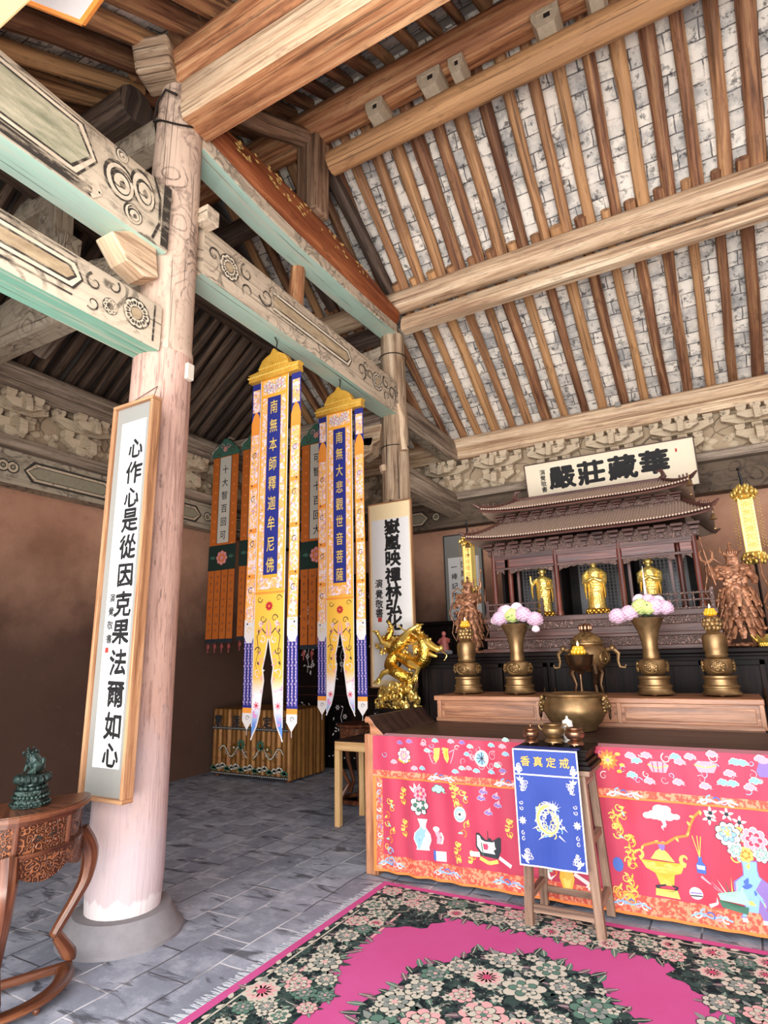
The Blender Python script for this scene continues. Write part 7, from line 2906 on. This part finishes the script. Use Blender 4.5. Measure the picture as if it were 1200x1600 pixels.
    for sg in (-1, 1):
        mb.tube([c + Vector((-.01 * H, 0, .06 * H)), c + Vector((sg * .05 * H - .015 * H, 0, .10 * H)), c + Vector((sg * .06 * H - .02 * H, 0, .17 * H)), c + Vector((sg * .03 * H - .02 * H, 0, .20 * H))], [.008 * H, .012 * H, .009 * H, .003 * H], 6)
    mb.ball(c + Vector((-.05 * f * H, 0, .32 * H)), .016 * H, 7, sc=(.8, .8, 1.8))
    mb.build('weapon', 'wood_carving', root, (0, 0, 0))
    # rock it stands on
    mb = MB()
    for k in range(16):
        a = random.random() * 6.28
        q = random.random() ** .5
        mb.ball((.15 * q * cos(a) * H, .12 * q * sin(a) * H, .012 * H + .008 * H), .05 * H * random.uniform(.6, 1), 8, sc=(1.2, 1.1, .5), bump=.5)
    shift(mb, (0, 0, 0))
    for i, v in enumerate(mb.v):
        if v.z < 0:
            mb.v[i] = Vector((v.x, v.y, 0))
    mb.build('rock_base', 'wood_carving', root, (0, 0, 0))
    return root


guardian(.16, 6.05, KZ + .001, .88, 'carved brown wooden armoured guardian statue right of the shrine', 1)
guardian(-2.38, 6.15, KZ + .001, .80, 'carved brown wooden armoured guardian statue left of the shrine', -1)

# tall gilt pendant lanterns either side of the shrine
plain('lamp_glow_panel', (244, 222, 120), .4, bump=0)


def pendant(x, y, z, s, label):
    root = empty('pendant_lantern', (x, y, z), label, 'lantern')
    mb = MB()
    mb.box((0, 0, .32 * s), (.11 * s, .11 * s, .50 * s))
    sh = mb.build('lamp_shade', 'lantern_silk', root, (0, 0, 0), bevel=.006)
    mb = MB()
    for sx_ in (-1, 1):
        for sy_ in (-1, 1):
            mb.box((sx_ * .055 * s, sy_ * .055 * s, .32 * s), (.012 * s, .012 * s, .52 * s))
    mb.build('shade_frame', 'gold_smooth', root, (0, 0, 0))
    mb = MB()
    A = Art(mb, lambda u, v, h: (u, -.056 * s - h, v))
    for k, ch in enumerate('南無阿彌陀佛'):
        A.glyph(ch, 0, (.52 - k * .078) * s, .06 * s, 0, .0)
    mb.build('lettering', 'thread_gold', sh, (0, 0, 0))
    mb = MB()
    for tier, (z0, r, n) in enumerate(((.60, .08, 10), (.635, .105, 13), (.67, .075, 10), (.70, .04, 6), (.04, .085, 12), (.01, .10, 13), (-.02, .075, 10))):
        for k in range(n):
            a = 2 * pi * k / n + tier
            d = Vector((cos(a), sin(a), .6 if tier < 4 else .2)).normalized()
            mb.ball((r * s * cos(a), r * s * sin(a), z0 * s), .022 * s, 7, sc=(.7, .7, 1.3))
        if tier == 3:
            mb.lathe([(.04 * s, .58 * s), (.10 * s, .60 * s), (.06 * s, .64 * s), (.03 * s, .70 * s)], 14)
            mb.build('lotus_crown', 'gold', root, (0, 0, 0))
            mb = MB()
    mb.lathe([(.03 * s, -.04 * s), (.09 * s, .0), (.08 * s, .03 * s), (.04 * s, .06 * s)], 14)
    mb.build('lotus_mount', 'gold', root, (0, 0, 0))
    mb = MB()
    for k in range(10):
        a = 2 * pi * k / 10
        for j in range(16):
            mb.ball((.115 * s * cos(a), .115 * s * sin(a), (.60 - j * .032) * s), .0055 * s, 5)
    mb.build('bead_strings', 'gold_smooth', root, (0, 0, 0))
    mb = MB()
    mb.tube([(0, 0, .68 * s), (0, 0, .78 * s), (-.01 * s, 0, .86 * s)], [.02 * s, .014 * s, .01 * s], 7)
    mb.ball((-.012 * s, 0, .88 * s), .018 * s, 7)
    mb.build('hanger', 'lacquer_black', root, (0, 0, 0))
    return root


t = NT('lantern_silk', .5)
t.b.inputs['Emission Color'].default_value = (1, .78, .32, 1)
t.b.inputs['Emission Strength'].default_value = .12
MATS['lantern_silk'] = t.col(srgb(246, 224, 130))


def stand_pole(root, z0, z1, dy):
    mb = MB()
    mb.tube([(0, dy, z1), (0, dy, z0)], .012, 8)
    mb.lathe([(.09, z0), (.09, z0 + .015), (.03, z0 + .03), (.012, z0 + .05)], 18, (0, dy, 0))
    mb.box((0, dy / 2, z1 + .0), (.016, abs(dy) + .02, .016))
    mb.build('pole', 'lacquer_black', root, (0, 0, 0))


p_ = pendant(.36, 6.42, 2.30, 1.0, 'tall glowing yellow lantern on a pole behind the right guardian')
stand_pole(p_, KZ + .001 - 2.30, -.03, .0)
p_ = pendant(-2.50, 6.55, 2.22, .95, 'tall gilt lantern on a pole behind the left guardian')
stand_pole(p_, KZ + .001 - 2.22, -.03, .0)

# gold lotus ornament at the right edge of the cabinet
root = thing1('lotus_ornament', 'small shiny golden lotus ornament on the cabinet near the right guardian', 'ornament', (.30, 5.86, KZ + .001))
mb = MB()
lotus_base(mb, .045, .03)
for k in range(9):
    a = 2 * pi * k / 9
    mb.tube([(0.02 * cos(a), .02 * sin(a), .02), (.07 * cos(a), .07 * sin(a), .05), (.105 * cos(a), .105 * sin(a), .10)], [.012, .026, .004], 7, flat=.4)
mb.ball((0, 0, .05), .03, 8)
mb.build('petals', 'gold_smooth', root, (0, 0, 0))
# tiny painted figure on the cabinet left of the candle stand
root = thing1('painted_figurine', 'tiny red robed figurine on the cabinet left of the left candle stand', 'figurine', (-2.62, 5.98, KZ + .001))
mb = MB()
for k in range(9):
    mb.ball((random.uniform(-.06, .06), random.uniform(-.03, .03), .02), .035, 8, sc=(1.2, 1, .6), bump=.5)
for i, v in enumerate(mb.v):
    if v.z < 0:
        mb.v[i] = Vector((v.x, v.y, 0))
mb.build('rock_base', 'grey_stone', root, (0, 0, 0))
mb = MB()
mb.lathe([(.05, .02), (.055, .06), (.045, .12), (.04, .16), (.02, .185), (.012, .19), (.022, .20), (.026, .215), (.02, .235), (.0, .245)], 14, sy=.8)
mb.tube([(-.035, 0, .165), (-.06, -.02, .12), (-.03, -.045, .11)], [.014, .013, .008], 7)
mb.tube([(.035, 0, .165), (.065, -.02, .13), (.08, -.04, .16)], [.014, .013, .008], 7)
mb.build('body', 'figurine_red' if 'figurine_red' in MATS else plain('figurine_red', (150, 80, 74), .5, var=.5, scale=60), root, (0, 0, 0))


# ------------------------------------------------------------------ golden dragon on clouds
O = Vector((-3.03, 5.57, 0))
ped = empty('dragon_pedestal', O, 'dark square pedestal under the golden dragon beside the altar end', 'pedestal')
mb = MB()
mb.box((-3.03, 5.57, .48), (.26, .24, .96))
mb.box((-3.03, 5.57, .975), (.32, .28, .03))
P3(mb, 'body', 'ebony', ped, O, bevel=.006)
O = Vector((-3.03, 5.58, .991))
k_ = 5.66 / 5.0
root = empty('golden_dragon', O, 'shiny golden dragon rearing over clouds at the left end of the altar', 'statue')


def DP(px, py, dy=0.0):
    q = aty(px, py, 5.58 + dy)
    return q - O


def spl(pts, n=6):
    out = []
    P_ = [Vector(p) for p in pts]
    for i in range(len(P_) - 1):
        p0, p1, p2, p3 = P_[max(i - 1, 0)], P_[i], P_[i + 1], P_[min(i + 2, len(P_) - 1)]
        for k in range(n):
            t_ = k / n
            out.append(.5 * ((2 * p1) + (p2 - p0) * t_ + (2 * p0 - 5 * p1 + 4 * p2 - p3) * t_ ** 2 + (3 * p1 - p0 - 3 * p2 + p3) * t_ ** 3))
    out.append(P_[-1])
    return out


body = spl([DP(612, 1085, .05), DP(636, 1078, -.03), DP(640, 1062), DP(622, 1052, -.06), DP(610, 1040), DP(622, 1022, .05), DP(645, 1035, .02), DP(662, 1030, -.04), DP(662, 1005, -.05), DP(645, 992), DP(625, 1005, -.05), DP(610, 1015, -.02), DP(606, 1000, .03), DP(612, 985, .03), DP(606, 970, .02)], 7)
n = len(body)
mb = MB()
rr = []
for i in range(n):
    t_ = i / (n - 1)
    rr.append(.028 + .045 * sin(pi * min(1, t_ * 1.05)) ** .8 if t_ < .9 else .03 * (1 - (t_ - .9) * 6))
mb.tube(body, [max(.008, r) for r in rr], 12)
mb.build('body', 'dragon_scales' if 'dragon_scales' in MATS else metal('dragon_scales', (226, 172, 60), (250, 214, 110), .25, .4, 60, 1.0, .6), root, (0, 0, 0))
mb = MB()
for i in range(3, n - 4, 2):
    d = (body[i + 1] - body[i - 1]).normalized()
    side = Vector((d.z, 0, -d.x))
    if side.z < 0:
        side = -side
    p0 = body[i] + side * rr[i] * .8
    mb.tube([p0, p0 + side * .035 + d * .008], [.013, .003], 5, flat=.5)
mb.build('dorsal_spines', 'gold_smooth', root, (0, 0, 0))
# head: long snout to the right, open jaws, horns, mane, whiskers
mb = MB()
h0 = DP(665, 1008, -.06)
sn = spl([DP(650, 1006, -.05), DP(665, 1004, -.07), DP(678, 1012, -.08), DP(688, 1016, -.08)], 4)
mb.tube(sn, [.045, .05, .052, .05, .045, .042, .04, .038, .036, .034, .034, .03, .022], 10)
jw = spl([DP(658, 1014, -.06), DP(672, 1022, -.08), DP(683, 1026, -.08)], 4)
mb.tube(jw, [.03, .03, .026, .024, .022, .02, .018, .016, .012], 8)
mb.ball(DP(689, 1013, -.08), .03, 8)
mb.ball(DP(668, 1000, -.11), .018, 8)
mb.ball(DP(672, 999, -.05), .018, 8)
mb.build('head', 'gold_smooth', root, (0, 0, 0))
mb = MB()
for q in ((655, 998, -.09), (652, 1000, -.02)):
    mb = MB()
    mb.tube(spl([DP(*q), DP(644, 990, q[2]), DP(630, 984, q[2]), DP(622, 976, q[2])], 4), [.012] * 8 + [.009] * 4 + [.004], 7)
    mb.build('horn', 'gold', root, (0, 0, 0))
mb = MB()
for k in range(12):
    a = k * .5
    c = DP(648, 1006, -.05)
    mb.tube([c, c + Vector((-.06 * cos(a * .5), -.03 + .05 * sin(a), .07 * sin(a))), c + Vector((-.12 * cos(a * .4), -.02 + .06 * sin(a), .10 * sin(a)))], [.02, .016, .003], 6, flat=.5)
mb.build('mane', 'gold', root, (0, 0, 0))
mb = MB()
mb.tube(spl([DP(690, 1018, -.1), DP(698, 1024, -.12), DP(694, 1032, -.12)], 4), .005, 5)
mb.build('whisker', 'gold', root, (0, 0, 0))
for (a, b_, c) in (((628, 1000, -.08), (640, 985, -.14), (652, 978, -.12)), ((612, 1010, -.06), (597, 1004, -.10), (590, 990, -.1)), ((640, 1036, -.06), (654, 1044, -.12), (650, 1056, -.12)), ((612, 1046, -.05), (598, 1052, -.1), (592, 1062, -.1))):
    mb = MB()
    mb.tube([DP(*a), DP(*b_), DP(*c)], [.034, .026, .018], 8)
    e = DP(*c)
    d = (DP(*c) - DP(*b_)).normalized()
    mb.ball(e, .026, 8)
    for k in range(4):
        q = Vector((.02 * (k - 1.5), -.01, 0))
        mb.tube([e + q * .4, e + q + d * .03, e + q * 1.3 + d * .05 + Vector((0, -.015, -.01))], [.010, .008, .002], 6)
    mb.build('leg', 'gold_smooth', root, (0, 0, 0))
for (px, py, dy, r) in ((610, 982, .0, .04), (655, 985, -.08, .05), (650, 996, -.02, .05), (598, 1000, 0, .05), (600, 1018, -.03, .045), (592, 1010, .02, .04), (615, 1000, -.02, .045), (630, 1015, 0, .05), (640, 1050, .04, .045), (612, 1030, .04, .05)):
    c = DP(px, py, dy)
    mb = MB()
    for k in range(7):
        mb.ball(c + Vector((random.uniform(-1, 1), random.uniform(-.7, .7), random.uniform(-1, 1))) * r * .7, r * random.uniform(.3, .5), 8, bump=.3)
    mb.build('flame_cloud', 'gold', root, (0, 0, 0))
mb = MB()
for k in range(110):
    u, v = random.uniform(-1, 1), random.random()
    px = 622 + u * (36 - 10 * v)
    py = 1112 - v * 42
    c = DP(px, py, random.uniform(-.12, .12))
    r = random.uniform(.018, .04)
    if k % 3 == 0:
        R_ = random.random() * 6
        mb.tube([c + Vector((r * 1.4 * (1 - i / 9) * cos(R_ + i), -.01 * i / 3, r * 1.4 * (1 - i / 9) * sin(R_ + i))) for i in range(8)], [.012] * 6 + [.008, .003], 6)
    else:
        mb.ball(c, r, 8, bump=.3)
for i, v in enumerate(mb.v):
    if v.z < 0:
        mb.v[i] = Vector((v.x, v.y, 0))
mb.build('cloud_base', 'gold', root, (0, 0, 0))

# ------------------------------------------------------------------ dark lion on a lotus pedestal
L_ = Vector((-3.03, 1.86, .842))
root = empty('lion_statue', L_, 'small dark green bronze lion seated on a tiered lotus base on the half moon table', 'statue')
mb = MB()
for z, r, h in ((0, .088, .016), (.016, .078, .014), (.03, .07, .03), (.06, .078, .012)):
    mb.lathe([(r, z), (r, z + h)], 8, smooth=False)
for k in range(26):
    a = 2 * pi * k / 26
    mb.ball((.074 * cos(a), .074 * sin(a), .044), .009, 6)
    mb.ball((.083 * cos(a), .083 * sin(a), .012), .008, 6)
mb.lathe([(.06, .072), (.045, .085), (.045, .10)], 20)
for k in range(12):
    a = 2 * pi * k / 12
    mb.ball((.052 * cos(a), .052 * sin(a), .082), .016, 7, sc=(1, 1, .8))
mb.build('tiered_base', 'jade_bronze', root, (0, 0, 0))
mb = MB()
mb.lathe([(.045, .10), (.07, .115), (.072, .135), (.06, .142)], 22)
for k in range(15):
    a = 2 * pi * k / 15
    mb.ball((.068 * cos(a), .068 * sin(a), .122), .017, 7, sc=(1, 1, 1.3))
mb.build('lotus_base', 'jade_bronze', root, (0, 0, 0))
# seated lion body: one skinned surface
me = bpy.data.meshes.new('body')
S_ = .115
V = [(.30, 0, .22), (.10, 0, .42), (-.12, 0, .62), (-.22, 0, .80), (-.38, 0, .82),
     (-.22, .14, .40), (-.26, .15, .18), (-.32, .15, .05), (-.22, -.14, .40), (-.26, -.15, .18), (-.32, -.15, .05),
     (.22, .22, .20), (.02, .24, .08), (-.08, .24, .04), (.22, -.22, .20), (.02, -.24, .08), (-.08, -.24, .04),
     (.42, 0, .40), (.40, 0, .66)]
Ed = [(0, 1), (1, 2), (2, 3), (3, 4), (2, 5), (5, 6), (6, 7), (2, 8), (8, 9), (9, 10), (0, 11), (11, 12), (12, 13), (0, 14), (14, 15), (15, 16), (0, 17), (17, 18)]
Rr = [.24, .24, .23, .22, .15, .10, .08, .08, .10, .08, .08, .15, .09, .08, .15, .09, .08, .07, .09]
me.from_pydata([Vector(v) * S_ * 1.0 for v in V], Ed, [])
lion = bpy.data.objects.new('body', me)
COL.objects.link(lion)
lion.parent = root
lion.location = (0, 0, .143)
lion.rotation_euler = (0, 0, radians(20))
me.materials.append(MATS['jade_bronze'])
lion.modifiers.new('skin', 'SKIN')
for i, r in enumerate(Rr):
    me.skin_vertices[0].data[i].radius = (r * S_, r * S_)
me.skin_vertices[0].data[0].use_root = True
ss = lion.modifiers.new('sub', 'SUBSURF')
ss.levels = ss.render_levels = 2
mb = MB()
for k in range(22):
    a = k * 2.4
    z = .60 + .32 * (k / 22)
    mb.ball(Vector((-.12 + .14 * cos(a), .2 * sin(a), z)) * S_, .075 * S_, 7)
for sg in (-1, 1):
    mb.ball(Vector((-.24, sg * .16, 1.0)) * S_, .06 * S_, 7)
    mb.ball(Vector((-.47, sg * .09, .88)) * S_, .04 * S_, 6)
mb.ball(Vector((-.56, 0, .80)) * S_, .07 * S_, 7)
mb.tube([Vector(q) * S_ for q in ((-.42, -.1, .70), (-.55, -.08, .68), (-.56, .08, .68), (-.42, .1, .70))], .03 * S_, 6)
mn = mb.build('mane', 'jade_bronze', root, (0, 0, .143))
mn.rotation_euler = (0, 0, radians(20))

# ------------------------------------------------------------------ things at the top left: sign and yellow beam near the doorway
SO = Vector((-2.371, 1.278, 4.6))
root = empty('hanging_sign', SO, 'pale sign panel with orange rim hanging high at the top left corner', 'sign')
d1, d2 = Vector((-.125, -.176, 0)).normalized(), Vector((.174, -.028, 0)).normalized()
d2 = -d2 if False else d2
cor = [Vector((0, 0, 0)), d1 * .5, d1 * .5 + d2 * .45, d2 * .45]
mb = MB()
mb.extrude([(c_.x, c_.y) for c_ in [q + (cor[2] / 2 - q) * .04 for q in cor]], 'z', .006, .04)
mb.build('sign_panel', 'paper', root, (0, 0, 0))
for i in range(4):
    mb = MB()
    mb.tube([cor[i] + Vector((0, 0, .02)), cor[(i + 1) % 4] + Vector((0, 0, .02))], .022, 8)
    mb.build('sign_rim', 'sign_orange' if 'sign_orange' in MATS else plain('sign_orange', (226, 140, 62), .5), root, (0, 0, 0))
for q in (.12, .38):
    mb = MB()
    c_ = d1 * .25 + d2 * q
    mb.tube([c_ + Vector((0, 0, .03)), c_ + Vector((0, 0, 1.25))], .004, 5)
    mb.build('hanging_wire', 'iron', root, (0, 0, 0))
mb = MB()
mb.box((-2.45, .76, 4.225), (1.3, .38, .05))
tag(mb.build('hanging_board', 'yellow_board' if 'yellow_board' in MATS else plain('yellow_board', (236, 204, 146), .6), bevel=.01), 'plain pale yellow lintel board at the very top left above the entrance', 'board')
# small electric junction on the eave purlin
mb = MB()
mb.box((aty(966, 632, 7.86).x, 7.80, aty(966, 632, 7.8).z), (.07, .03, .06))
tag(mb.build('junction_box', 'mount_grey', bevel=.004), 'tiny grey electrical box fixed to the long eave log of the back wall', 'box')
